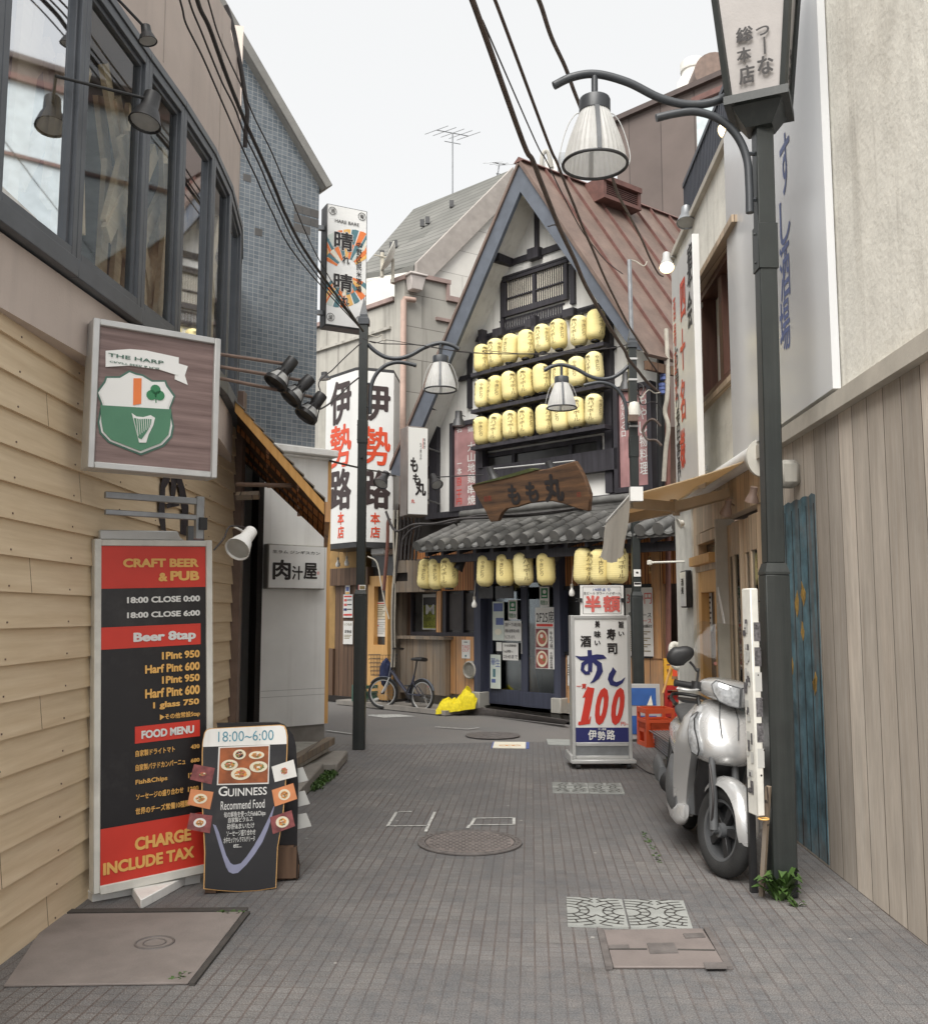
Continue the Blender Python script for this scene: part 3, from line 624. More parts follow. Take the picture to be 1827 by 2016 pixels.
part('harp_strings', mb, M['chalk'], t)
mb = MB(); FH.poly(mb, [A8(-150, 235), A8(30, 222), A8(150, 232), A8(395, 285), A8(392, 420), A8(250, 375), A8(30, 345), A8(-150, 355)], .001, .006); FH.poly(mb, [A8(370, 322), A8(462, 350), A8(440, 420), A8(462, 490), A8(365, 448)], .001, .004); part('ribbon', mb, M['sign_white'], t)
mb = MB(); FH.text(mb, 'THE HARP', A8(-130, 250), A8(282, 338), .0085, .018); FH.text(mb, 'CRAFT BEER & PUB', A8(-120, 322), A8(250, 362), .0085, .012); part('lettering', mb, M['darkgreen'], t)
# flood lamps on three rods
for i, (r0, r1, hc, mc) in enumerate(((A8(682, 258), A8(1165, 330), A8(1215, 345), A8(1112, 480)), (A8(682, 350), A8(1300, 455), A8(1338, 478), A8(1222, 590)), (A8(682, 436), A8(1385, 580), A8(1430, 605), A8(1338, 725)))):
    Y0 = 5.05; Y1 = 5.35 + .12 * i
    t = thing('flood_lamp', ('topmost black flood lamp on a rod beside the pub sign', 'middle black flood lamp on a rod beside the pub sign', 'lowest black flood lamp on a rod beside the pub sign')[i], 'lamp', at(hc, Y1), 'flood lamps of the pub sign')
    part('rod', MB().tube([at(r0, Y0), at(r1, Y1)], .010, 8), M['brownpipe'], t)
    h, m2 = at(hc, Y1), at(mc, Y1 - .04); ax = (m2 - h).normalized(); Lh = (m2 - h).length
    T = Matrix.Translation(h) @ ax.to_track_quat('Z', 'Y').to_matrix().to_4x4()
    part('housing', MB().lathe([(.0001, -.045), (.035, -.045), (.037, .02), (.03, .03), (.033, Lh*.55), (.045, Lh*.62)], T, 18), M['blackplastic'], t)
    part('reflector', MB().lathe([(.040, Lh*.5), (.066, Lh*.86)], T, 18), M['lampglass'], t)
    part('rim', MB().lathe([(.062, Lh*.83), (.073, Lh*.86), (.073, Lh*1.03), (.064, Lh*1.03), (.06, Lh*.93), (.0001, Lh*.9)], T, 22), M['blackplastic'], t)
    mb = MB()
    for k in range(4):
        a = k * math.pi/2 + .4; mb.tube([T @ V((.037*math.cos(a), .037*math.sin(a), Lh*.3)), T @ V((.067*math.cos(a), .067*math.sin(a), Lh*.86))], .004, 6)
    part('bracket', mb, M['blackplastic'], t)
def spot(name, label, cat, base, head, mouth, r, mat, group=None, rodr=.008, lens='lampglass'):
    """a small spotlight: rod from base to head, conical shade opening at mouth (world points)"""
    t = thing(name, label, cat, head, group); ax = (mouth - head).normalized(); L = (mouth - head).length
    if base is not None: part('rod', MB().tube([base, head], rodr, 7), mat, t)
    T = Matrix.Translation(head) @ ax.to_track_quat('Z', 'Y').to_matrix().to_4x4()
    part('housing', MB().lathe([(.0001, -L*.25), (r*.5, -L*.22), (r*.55, L*.35), (r*.7, L*.5), (r, L), (r*.93, L), (r*.6, L*.6)], T, 18), mat, t)
    part('lens', MB().lathe([(r*.9, L*.93), (.0001, L*.98)], T, 18), M[lens], t); return t
spot('spot_lamp', 'white reflector spot lamp clipped to the brown corner post', 'lamp', at(B1(945, 60), 6.6), at(B1(1075, 130), 6.5), at(B1(975, 262), 6.35), .088, M['white'])
spot('spot_lamp', 'black spot lamp in front of the big left window', 'lamp', V((planx(4.3), 4.3, 4.05)), at(A1(190, 745), 4.75), at(A1(140, 920), 4.72), .085, M['blackplastic'])
spot('spot_lamp', 'small dark lamp high on the beige wall in the top left corner', 'lamp', V((planx(4.5), 4.5, 4.78)), at(A1(150, 215), 4.8), at(A1(165, 310), 4.8), .05, M['blackplastic'])
cbl = [at(B1(770, 268), 6.4), at(B1(860, 160), 6.45), at(B1(895, 75), 6.5), at(B1(945, 55), 6.55), at(B1(1050, 75), 6.5), at(B1(1095, 125), 6.5)]
solo('lamp_cable', MB().tube(cat_rom(cbl), .006, 6), M['cable'], 'thin black cable looping to the white spot lamp', 'cable')
# ---------------------------------------------------------------- menu board
r1_, r2_ = ray((3300, 1100)), None
FMn = Fr(at((419, 1700), 5.56), (r1_.x, r1_.y, r1_.z), (-.05, -.04, 1))
s1, zt_ = FMn.uv((405, 1076)); zb = FMn.uv((398, 1702))[1]; s0 = FMn.uv((198, 1400))[0]
t = thing('menu_board', 'tall red and black menu board of the pub in a scuffed white frame', 'menu board', FMn.P((s0+s1)/2, zb - .2, 0))
mb = MB(); FMn.box(mb, s0, s1, zb, zt_, -.05, 0); part('panel', mb, M['boardblack'], t)
mb = MB(); g = .036; FMn.box(mb, s1, s1 + g, zb - g, zt_ + g, -.06, .015); FMn.box(mb, s0 - g, s0, zb - g, zt_ + g, -.06, .015); FMn.box(mb, s0, s1, zt_, zt_ + g*.9, -.06, .0147); FMn.box(mb, s0, s1, zb - g*1.3, zb, -.06, .0147)
part('frame', mb, M['peel'], t, bev=.004)
mb = MB()
def band(tl, br_, x0=None):
    a, b = FMn.uv(tl, .002), FMn.uv(br_, .002); FMn.box(mb, s0 if x0 is None else a[0], b[0], a[1], b[1], .001, .003); return a, b
band(B1(40, 232), B1(697, 588)); band(B1(40, 935), B1(655, 1090)); band(B1(80, 1815), B1(648, 1895), 1)
a = FMn.uv(B2(690, 935), .003)[1]; FMn.box(mb, s0, s1, zb, a, .001, .003); part('red_band', mb, M['red'], t)
mb = MB()
tx = lambda mb, s_, p, q_, b=.02: FMn.text(mb, s_, p, q_, .005, b * 2.1)
tx(mb, 'CRAFT BEER', B1(-25, 340), B1(638, 415), .025); tx(mb, '&', B1(285, 465), B1(365, 540), .025); tx(mb, 'PUB', B1(388, 450), B1(643, 532), .025)
tx(mb, '1Pint 950', B1(316, 1160), B1(647, 1205)); tx(mb, 'Harf Pint 600', B1(168, 1275), B1(647, 1315)); tx(mb, '1Pint 950', B1(316, 1372), B1(647, 1412)); tx(mb, 'Harf Pint 600', B1(168, 1485), B1(647, 1525)); tx(mb, '1 glass 750', B1(238, 1600), B1(642, 1630))
tx(mb, '▶その他常設5tap', B1(298, 1705), B1(648, 1725), .012)
tx(mb, '自家製ドライトマト', B2(85, 398), B2(430, 410), .012); tx(mb, '430', B2(570, 348), B2(648, 376)); tx(mb, '自家製パテドカンパーニュ', B2(85, 522), B2(522, 520), .012); tx(mb, '680', B2(570, 470), B2(648, 495))
tx(mb, 'Fish&Chips', B2(85, 657), B2(365, 668), .012); tx(mb, '1280', B2(548, 596), B2(640, 628)); tx(mb, 'ソーセージの盛り合わせ', B2(90, 778), B2(505, 770), .012); tx(mb, '1280', B2(545, 718), B2(640, 748))
tx(mb, '世界のチーズ常備10種類', B2(85, 905), B2(560, 886), .012); tx(mb, 'CHARGE', B2(78, 1165), B2(575, 1187), .025); tx(mb, 'INCLUDE TAX', B2(-200, 1388), B2(600, 1337), .025)
part('gold_lettering', mb, M['gold'], t)
mb = MB(); tx(mb, '18:00 CLOSE 0:00', B1(10, 678), B1(650, 715), .022); tx(mb, '18:00 CLOSE 6:00', B1(10, 812), B1(650, 840), .022); tx(mb, 'Beer 8tap', B1(66, 990), B1(614, 1066), .025); tx(mb, 'FOOD MENU', B1(136, 1850), B1(598, 1868), .025); part('white_lettering', mb, M['chalk'], t)
q = lambda p, Y: at(p, Y)
hz = FMn.uv(B1(480, 100), -.02)[1]; hx_ = FMn.uv(B1(522, 150), -.02)[0]; mb = MB(); FMn.polys(mb, [(s0, zt_ + .034), (hx_, zt_ + .034), (hx_ - .03, hz - .035), (hx_ - .045, hz), (s0, hz)], -.05, -.02); part('header', mb, M['alu'], t, bev=.006)
mb = MB(); FMn.box(mb, s0 - .02, s1 - .02, zb - .23, zb - .05, -.30, -.05); part('foot', mb, M['white'], t)
mb = MB(); mb.prism([gp(B2(40, 1660)), gp(B2(130, 1800)), gp(B2(560, 1560)), gp(B2(470, 1470))], (0, 0, .05)); solo('white_board', mb, M['white'], 'flat white board lying on the ground under the menu board', 'board', bev=.004)
solo('tape_strip', FMn.box(MB(), s1 - .09, s1 + .005, zt_ + .034, zt_ + .12, -.06, -.03), M['winframe'], 'dark hinge plate above the top corner of the menu board', 'plate')
# ---------------------------------------------------------------- black A board
base = gp((475, 1757)); FA = Fr(base, (.957, .29, 0), (0, .11, 1))
FA = Fr(base, (.957, .29, 0), FA.ex.cross(V((0, 0, 1))) * -.12 + V((0, 0, 1)))
t = thing('a_board', 'black A board with white top band, food photo and chalk style menu lettering', 'A board', base)
def outline(k, m=1.0): return [B2(668, 395), B2(672, 330), B2(690, 240), B2(708, 215), B2(735, 203), B2(1360, 170), B2(1395, 180), B2(1412, 215), B2(1422, 270), B2(1420, 390), B2(1405, 700), B2(1380, 1000), B2(1335, 1250), B2(1320, 1605), B2(1150, 1632), B2(980, 1640), B2(820, 1630), B2(682, 1615), B2(690, 1300), B2(680, 1100), B2(664, 800)]
mb = MB(); FA.poly(mb, outline(1), -.025, 0); part('front_leaf', mb, M['pine'], t)
ctr = FA.uv(B2(1030, 900)); mb = MB(); FA.polys(mb, [(ctr[0] + (a - ctr[0]) * .975, ctr[1] + (b - ctr[1]) * .99) for a, b in [FA.uv(p) for p in outline(1)]], .0005, .004); part('panel', mb, M['boardblack'], t)
mb = MB(); FA.poly(mb, [B2(676, 366), B2(682, 300), B2(698, 240), B2(715, 218), B2(745, 208), B2(1355, 177), B2(1388, 188), B2(1403, 225), B2(1412, 280), B2(1412, 340)], .0045, .007); part('white_band', mb, M['white'], t)
mb = MB(); FA.text(mb, '18:00~6:00', B2(812, 232), B2(1298, 305), .0085, .0); part('blue_lettering', mb, M['bluechalk'], t)
mb = MB(); FA.poly(mb, [B2(815, 366), B2(1265, 346), B2(1255, 690), B2(800, 702)], .0045, .008); part('photo_border', mb, M['paper'], t)
mb = MB(); FA.poly(mb, [B2(828, 376), B2(1255, 358), B2(1246, 678), B2(812, 690)], .008, .010); ph = part('food_photo', mb, M['tablewood'], t)
def plate(par, F_, c, rx, ry, d, food, dish='plate'):
    a = F_.uv(c, d); e = lambda k: [(a[0] + rx*k*math.cos(i*math.pi/10), a[1] + ry*k*math.sin(i*math.pi/10)) for i in range(20)]
    mb = MB(); F_.polys(mb, e(1), d - .0005, d + .001); part('photo_plate', mb, M[dish], par)
    mb = MB(); random.seed(int(a[0]*1e4)); F_.polys(mb, [(a[0] + rx*.72*random.uniform(.72, 1)*math.cos(i*math.pi/10), a[1] + ry*.72*random.uniform(.72, 1)*math.sin(i*math.pi/10)) for i in range(20)], d + .001, d + .0022); part('photo_food', mb, M[food], par)
    for nm, cnt in (('foodbrown', 9), ('foodgreen' if food != 'foodgreen' else 'foodorange', 6), ('cream', 5), ('foodred', 6)):
        mb = MB()
        for k in range(cnt):
            q = random.uniform(0, .55); an = random.uniform(0, 6.28); px0, pz0 = a[0] + rx*q*math.cos(an), a[1] + ry*q*math.sin(an); r_ = random.uniform(.08, .2) * rx; ph = random.uniform(0, 3)
            F_.polys(mb, [(px0 + r_*math.cos(ph + j), pz0 + r_*.7*math.sin(ph + j)*random.uniform(.6, 1)) for j in range(0, 6)], d + .0022 + k*.0001, d + .0030 + k*.0002)
        part('photo_garnish', mb, M[nm], par)
for x, y, rx, ry, fd in ((998, 432, .031, .0235, 'fooddark'), (1148, 438, .038, .0185, 'foodorange'), (910, 525, .041, .025, 'foodgreen'), (1165, 540, .044, .026, 'foodgreen'), (1010, 602, .048, .029, 'foodorange')): plate(t, FA, B2(x, y), rx * 1.12, ry * 1.15, .0115, fd)
mb = MB(); FA.text(mb, 'G', B2(815, 716), B2(892, 796), .006, .012); FA.text(mb, 'UINNESS', B2(898, 733), B2(1238, 785), .006, .010); FA.text(mb, 'Recommend Food', B2(835, 845), B2(1218, 900), .006, .0)
for i, (s_, x0, x1, y0, y1) in enumerate((('旬の鮮魚を使ったFish&Chips', 862, 1226, 938, 976), ('自家製ピクルス', 900, 1114, 988, 1020), ('砂肝&まいたけ', 890, 1128, 1042, 1078), ('ソーセージ盛り合わせ', 885, 1138, 1102, 1138), ('水牛モッツァレラマルゲリータ', 860, 1132, 1162, 1196), ('etc...', 945, 1015, 1218, 1248))): FA.text(mb, s_, B2(x0, y0), B2(x1, y1), .006, .006)
part('white_lettering', mb, M['chalk'], t)
mb = MB(); cv = [((765, 1045), (790, 1055)), ((790, 1130), (815, 1110)), ((822, 1240), (848, 1215)), ((850, 1330), (882, 1320)), ((880, 1420), (918, 1385)), ((905, 1465), (945, 1402)), ((940, 1480), (970, 1400)), ((985, 1472), (1010, 1388)), ((1060, 1400), (1060, 1330)), ((1130, 1310), (1125, 1235)), ((1200, 1200), (1185, 1130)), ((1250, 1080), (1235, 1030)), ((1285, 970), (1272, 950)), ((1305, 890), (1300, 885))]
for (o1, i1), (o2, i2) in zip(cv, cv[1:]): mb.quad(*[FA.pt(B2(*p), .0055) for p in (o1, o2, i2, i1)])
part('glass_curve', mb, M['steelblue'], t, smooth=None)
for pts, bg_, rx, ry, fd, dish in (([(600, 517), (782, 552), (752, 695), (562, 652)], 'photoplum', .03, .016, 'foodred', 'photoplum'), ([(570, 735), (770, 762), (738, 915), (540, 872)], 'photoorange', .036, .026, 'foodorange', 'plate'), ([(565, 945), (760, 970), (738, 1125), (535, 1088)], 'photoplum', .033, .024, 'foodorange', 'paper'),
        ([(1280, 540), (1472, 476), (1503, 625), (1308, 675)], 'paper', .03, .03, 'foodred', 'paper'), ([(1282, 745), (1470, 684), (1505, 822), (1308, 890)], 'photoorange', .033, .030, 'foodorange', 'plate'), ([(1265, 985), (1455, 922), (1486, 1062), (1292, 1132)], 'photoplum', .036, .03, 'foodorange', 'plate')):
    P = [B2(*p) for p in pts]; mb = MB(); FA.poly(mb, P, .007, .0095); cd_ = part('photo_card', mb, M[bg_], t)
    c = (sum(p[0] for p in P)/4, sum(p[1] for p in P)/4); plate(cd_, FA, c, rx, ry, .0102, fd, dish)
# rear leaf with its wooden foot
FA2 = Fr(gp(B2(1440, 1540)), (.957, .29, 0), FA.ex.cross(V((0, 0, 1))) * .05 + V((0, 0, 1)))
mb = MB(); FA2.poly(mb, [B2(800, 160), B2(1340, 152), B2(1400, 175), B2(1470, 260), B2(1495, 360), B2(1515, 700), B2(1505, 1240), B2(900, 1300)], -.03, 0); part('rear_leaf', mb, M['boardblack'], t)
mb = MB(); FA2.poly(mb, [B2(800, 1250), B2(1505, 1235), B2(1530, 1400), B2(1525, 1530), B2(1340, 1535), B2(800, 1535)], -.06, .02); part('wooden_foot', mb, M['brownwood'], t, bev=.008)
for y0 in (545, 752, 948):
    mb = MB(); o = (y0 - 545) * .075; FA2.poly(mb, [B2(1470, y0 + 20), B2(1555 + o, y0 - 2), B2(1602 + o, y0 + 115), B2(1470, y0 + 150)], -.036, -.034); part('grey_card', mb, M['greypaper'], t)
mb = MB()
for dx in (-.16, .13): p = FA.P(dx, .015, -.02); mb.box(p.x - .03, p.x + .03, p.y, p.y + .25, 0, .05)
part('stretcher', mb, M['brownwood'], t)
# ================================================================ entry recess and tiled building
FW = Fr((-1.52, 10.5, 0), (.79, .61, 0))
tb = thing('tiled_building', 'corner building with blue grey tiled upper wall and white painted ground floor', 'building', (-1.52, 10.5, 0))
P1 = [FW.uv(p) for p in ((400, 905), (625, 884), (625, 366), (477, 85), (380, -105))]
zt0 = FW.uv((560, 884))[1]; sR = FW.uv((625, 600))[0]; sW = FW.uv((641, 1150))[0]
P1 = [(-6, zt0), (sR, zt0), (sR, P1[2][1]), (P1[3]), (-6, P1[3][1] + 6.0)]
mb = MB(); FW.polys(mb, P1, -4, 0); part('tiled_wall', mb, M['tile'], tb)
dr = V((P1[3][0] - P1[2][0], P1[3][1] - P1[2][1])).normalized(); nn = V((-dr.y, dr.x)) * -1
mb = MB(); a, b = V(P1[2]), V(P1[4])
FW.polys(mb, [(a - dr*.06)[:], (b)[:], (b + nn*.11)[:], (a + nn*.11 - dr*.06)[:]], -4.05, .10); part('parapet_cap', mb, mk('parapet_grey', (.22, .215, .20), .7, .15, 5), tb, bev=.01)
mb = MB(); random.seed(5)
for k in range(8): i, j = k % 3, k // 3; FW.box(mb, sR - .31 + i*.105, sR - .21 + i*.105, P1[2][1] - .38 - j*.11, P1[2][1] - .29 - j*.11, 0, .003)
for px_ in (A1(900, 1325), A1(985, 1730)): c = FW.uv(px_); FW.box(mb, c[0] - .04, c[0] + .05, c[1] - .04, c[1] + .04, 0, .003)
part('dark_tile', mb, mk('dark_tile', (.09, .085, .08), .4), tb)
zc = FW.uv(A8(1520, 1060))[1]; zw = FW.uv((620, 1426))[1]; s516 = FW.uv((516, 1200))[0]
mb = MB(); FW.box(mb, s516 - .02, sW, zw, zc, -2, .02); part('ground_floor_wall', mb, M['white'], tb)
mb = MB()
for y in (1500, 1555): z_ = FW.uv(B1(1300, y), .02)[1]; FW.box(mb, s516, sW, z_, z_ + .005, .02, .0215)
part('board_seam', mb, M['greypaper'], tb)
mb = MB(); FW.box(mb, s516 - 1.2, sW + .03, zc, zt0 - .05, -2, .07); FW.box(mb, s516 - 1.2, sW + .07, zt0 - .05, zt0 + .03, -2, .13); part('cornice', mb, M['white'], tb, bev=.012)
mb = MB(); FW.box(mb, s516 - .5, sW + .02, 0, zw, -2, -.01); part('plinth', mb, M['kerb'], tb)
mb = MB(); FW.box(mb, sW, sW + .055, zw, zc, -.3, .0); part('edge_strip', mb, M['pine'], tb)
mb = MB(); a = FW.uv((500, 1200)); FW.box(mb, a[0], s516 - .03, 0, zc, -.1, .06); part('door_post', mb, M['nearblack'], tb)
# the dark stair entry between the pub and this wall
pA, pB = FL.P(cend + .14, 0, 0), FW.P(a[0] - .02, 0, -.5)
e = (pB - pA); FE = Fr(pA, e); L = e.length
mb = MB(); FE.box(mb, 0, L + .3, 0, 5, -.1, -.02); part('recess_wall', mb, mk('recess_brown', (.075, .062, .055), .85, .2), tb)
mb = MB(); FE.box(mb, .12, .45, .1, FE.uv(B1(960, 1250))[1], -.015, .05); part('recess_panel', mb, mk('faded_pink_board', (.42, .24, .19), .7), tb)
# lean-to awning above the entry
near_hi, near_lo, far_lo, far_hi = at((466, 806), 7.5), at((640, 1001), 7.1), at((638, 1058), 9.55), at((470, 900), 10.0)
aw = thing('entry_awning', 'brown shingled lean-to awning over the dark stair entry', 'awning', near_lo)
up = V((0, 0, .05)); mb = MB().prism([near_hi, near_lo, far_lo, far_hi], up); part('deck', mb, M['brownwood'], aw)
e1 = (near_lo - near_hi); mb = MB(); mb.prism([near_hi + V((0, -.02, -.03)), near_lo + V((0, -.02, -.05)), near_lo + V((0, -.02, .04)), near_hi + V((0, -.02, .06))], (0, -.03, 0)); part('barge_board', mb, M['pine'], aw)
mb = MB()
for k in range(9):
    a, b = near_hi.lerp(near_lo, k/9), near_hi.lerp(near_lo, (k + 1.12)/9); c, d = far_hi.lerp(far_lo, (k + 1.12)/9), far_hi.lerp(far_lo, k/9)
    mb.prism([a + V((0, -.06, .052)), b + V((0, -.06, .075)), c + V((0, 0, .075)), d + V((0, 0, .052))], (0, 0, .012))
part('shingle_courses', mb, M['kerb'], aw)
mb = MB(); mb.prism([near_lo + V((0, 0, -.1)), far_lo + V((0, 0, -.1)), far_lo + V((0, 0, .05)), near_lo + V((0, 0, .05))], (.035, .02, 0)); part('eave_board', mb, M['orangewood'], aw)
mb = MB()
for k in (.25, .5, .75):
    a, b = near_hi.lerp(far_hi, k), near_lo.lerp(far_lo, k); mb.prism([a, b, b - up*1.2, a - up*1.2], (0, .05, 0))
for k in (.35, .7): a, b = near_hi.lerp(near_lo, k), far_hi.lerp(far_lo, k); mb.prism([a, b, b - up*.8, a - up*.8], (.05, 0, 0))
part('rafter', mb, M['redwood'], aw)
solo('steel_bar', MB().tube([at(A8(828, 1232), 7.6), at(A8(1240, 1240), 7.4)], .018, 8), M['brownpipe'], 'rusty bar bracing the brown entry awning', 'bar')
solo('wooden_beam', MB().tube([at(A8(825, 1318), 7.7), at(A8(995, 1312), 7.7)], .035, 4), M['oldwood'], 'short pale beam end under the entry awning', 'beam')
# sign box on the white wall
t = thing('box_sign', 'white box sign with black brush lettering beside the dark stair entry', 'sign', FW.pt((578, 1160), .1))
a, b = FW.uv(B1(1250, 208), .14), FW.uv(A8(1485, 2020), .14); zl = FW.uv((600, 1160), .14)[1]
mb = MB(); FW.box(mb, a[0], b[0], zl, a[1], .025, .13); part('case', mb, M['concrete'], t, bev=.006)
mb = MB(); FW.box(mb, a[0] + .012, b[0] - .012, zl + .012, a[1] - .012, .13, .136); part('face', mb, M['sign_white'], t)
mb = MB(); FW.text(mb, '生ラム ジンギスカン', A8(1095, 1718), A8(1447, 1758), .138, .012); FW.text(mb, '肉', A8(1095, 1790), A8(1228, 1945), .138, .035); FW.text(mb, '汁', A8(1238, 1838), A8(1318, 1945), .138, .03); FW.text(mb, '屋', A8(1325, 1815), A8(1425, 1940), .138, .03); part('lettering', mb, M['ink'], t)
mb = MB(); FW.text(mb, '羊', A8(1422, 1880), A8(1445, 1908), .138, .0); part('red_mark', mb, M['red'], t)
# steps and kerb stones
st = thing('entry_steps', 'worn stone and timber steps at the foot of the white wall', 'steps', (-1.5, 9, 0))
mb = MB().box(-2.3, -1.31, 7.4, 9.15, 0, .115); part('lower_step', mb, M['kerb'], st, bev=.012)
mb = MB().box8([(-2.3, 8.3, .115), (-1.42, 8.3, .115), (-1.22, 10.1, .0), (-2.3, 10.1, 0), (-2.3, 8.3, .2), (-1.42, 8.3, .2), (-1.22, 10.1, .12), (-2.3, 10.1, .12)][:]); 
mb = MB(); mb.prism([(-2.4, 8.1, .118), (-1.55, 8.1, .118), (-1.37, 9.9, .118), (-2.4, 9.9, .118)], (0, 0, .10)); part('platform', mb, M['concrete'], st, bev=.01)
mb = MB(); mb.prism([(-1.62, 8.0, .17), (-1.53, 8.0, .17), (-1.33, 10.05, .17), (-1.42, 10.05, .17)], (0, 0, .075)); part('timber_edge', mb, M['oldwood'], st, bev=.006)
mb = MB().box(-1.5, -1.2, 9.25, 10.1, 0, .10); part('kerb_block', mb, M['kerb'], st, bev=.015)
# ================================================================ THE LANTERN RESTAURANT (facade plane FM, half left of the lane)
FM = Fr((0, 15.3, 0), (.7157, -.6984, 0)); RD = V((.795, .606, 0))   # RD: direction of the roof ridge
mo = thing('restaurant_building', 'half timbered restaurant with steep rusty gable roof and rows of yellow lanterns', 'building', FM.pt((1030, 1394)))
zg = FM.uv((900, 1015))[1]                                       # foot of the upper wall
mb = MB(); FM.poly(mb, [(846, 1012), (846, 800), (880, 690), (1022, 352), (1242, 655), (1252, 690), (1297, 700), (1299, 985)], -.12, 0); part('upper_wall', mb, M['plaster'], mo)
D_ = .55
ap, bl, br = (1020.5, 322), (764, 932), (1266, 691); ia, il, ir = (1024, 377), (790, 938), (1240, 684)
mb = MB(); FM.poly(mb, [ap, bl, il, ia], D_ - .06, D_); part('barge_board', mb, M['slate_paint'], mo)
mb = MB(); FM.poly(mb, [ap, ia, ir, br], D_ - .06, D_); part('barge_board', mb, M['slate_paint'], mo)
A, BL, BR = FM.pt(ap, D_ + .03), FM.pt(bl, D_ + .03), FM.pt(br, D_ + .03)
for nm, e_, sg in (('roof', BR, 1), ('roof', BL, -1)):
    sl = (e_ - A).normalized(); nr = sl.cross(RD).normalized(); nr = nr if nr.z > 0 else -nr
    Ee = e_ + sl * (.10 if sg > 0 else .02); Rl = 9.0 if sg > 0 else 3.0
    mb = MB(); mb.prism([A, Ee, Ee + nr * .05, A + nr * .05], RD * Rl); rf = part(nm, mb, M['rust'], mo)
    # pale soffit under the overhang
    mb = MB(); ro = RD * .14; mb.prism([A - nr*.05 + sl*.12 + ro, Ee - nr*.05 - sl*.25 + ro, Ee - nr*.02 - sl*.25 + ro, A - nr*.02 + sl*.12 + ro], RD * Rl * .2); part('soffit', mb, M['plaster'], mo)
    mb = MB(); sd_ = RD.cross(nr).normalized()
    if sg > 0:
        for k in range(1, 18):
            o = A + RD * (k * .47); s_ = RD * .011
            mb.box8([o - s_ + nr*.05, o + s_ + nr*.05, Ee + RD*(k*.47) + s_ + nr*.05, Ee + RD*(k*.47) - s_ + nr*.05, o - s_ + nr*.092, o + s_ + nr*.092, Ee + RD*(k*.47) + s_ + nr*.092, Ee + RD*(k*.47) - s_ + nr*.092])
        part('standing_seam', mb, M['rustseam'], rf)
        ROOF_N, ROOF_S = nr, sl
mb = MB(); mb.prism([A + V((0, 0, .03)) - FM.ex*.10, A + V((0, 0, .11)), A + V((0, 0, .03)) + FM.ex*.10], RD * 9); part('ridge_cap', mb, M['rustseam'], mo)
mb = MB(); e0 = BR + ROOF_S*.1 - V((0, 0, .05)); mb.prism([e0, e0 - V((0, 0, .12)), e0 - V((0, 0, .12)) - FM.ex*.05, e0 - FM.ex*.05], RD * 9); part('eave_board', mb, M['brownwood'], mo)
# louvred roof vent
v0 = FM.o; FV = Fr(A + ROOF_S * 1.0 + RD * 2.7 + ROOF_N * .05, RD)
pl = A4(455, 1330); c0 = A + RD * 2.6 + ROOF_S * .35
FV = Fr(c0 + ROOF_N * .30, RD)
a, b = FV.uv(A4(455, 1215)), FV.uv(A4(710, 1400)); a2 = FV.uv(A4(455, 1345)); zt_, zb = a[1], a2[1] - .02
t = thing('roof_vent', 'red louvred vent box on the rusty gable roof', 'vent', FV.P((a[0]+b[0])/2, zb))
mb = MB(); FV.box(mb, a[0], b[0], zb, zb + .05, -1.0, .06); FV.box(mb, a[0], b[0], zt_ - .05, zt_ + .03, -1.0, .08); FV.box(mb, a[0], a[0] + .06, zb + .05, zt_ - .05, -1.0, .05); FV.box(mb, b[0] - .06, b[0], zb + .05, zt_ - .05, -1.0, .05); part('case', mb, M['rustseam'], t)
mb = MB()
for k in range(6):
    z_ = zb + .07 + k * (zt_ - zb - .14) / 6; mb.box8([FV.P(a[0]+.06, z_+.05, -.06), FV.P(b[0]-.06, z_+.05, -.06), FV.P(b[0]-.06, z_+.062, -.06), FV.P(a[0]+.06, z_+.062, -.06), FV.P(a[0]+.06, z_, .03), FV.P(b[0]-.06, z_, .03), FV.P(b[0]-.06, z_+.012, .03), FV.P(a[0]+.06, z_+.012, .03)])
part('louvre', mb, M['rustseam'], t); mb = MB(); FV.box(mb, a[0]+.05, b[0]-.05, zb+.05, zt_-.05, -.95, -.1); part('back', mb, M['nearblack'], t)
# timbers
mb = MB(); FM.bar(mb, A3(603, 520), A3(603, 893), A3(634, 890), -.02, .05); FM.bar(mb, A3(330, 1000), A3(330, 1048), A3(818, 880), 0, .035); c = FM.uv(A3(590, 915), .12); FM.box(mb, c[0] - .11, c[0] + .11, c[1] - .09, c[1] + .08, 0, .12)
FM.bar(mb, A3(325, 1060), A3(325, 1590), A3(352, 1500), 0, .05); FM.bar(mb, A3(893, 1010), A3(893, 1340), A3(935, 1330), 0, .05); FM.bar(mb, A3(60, 1625), A3(60, 1662), A3(1180, 1350), 0, .05)
for x, y in ((300, 1560), (570, 1485), (880, 1400)): c = FM.uv(A3(x, y), .14); FM.box(mb, c[0] - .10, c[0] + .10, c[1] - .07, c[1] + .05, 0, .14)
FM.bar(mb, A6(497, -60), A6(497, 365), A6(520, 360), 0, .05); FM.bar(mb, A6(380, 188), A6(380, 215), A6(545, 170), 0, .05)
FM.bar(mb, A6(240, 1015), A6(240, 1050), A6(1640, 900), -.05, .12); part('timber', mb, M['timber'], mo)
mb = MB()                                                       # purlin ends carrying the overhang
for p, L in ((A3(345, 975), .5), (A6(300, 360), .5), (A3(20, 1590), .5)):
    c = FM.uv(p, .2); FM.box(mb, c[0] - .09, c[0] + .06, c[1] - .06, c[1] + .06, 0, D_ - .2)
part('purlin_end', mb, M['timber'], mo)
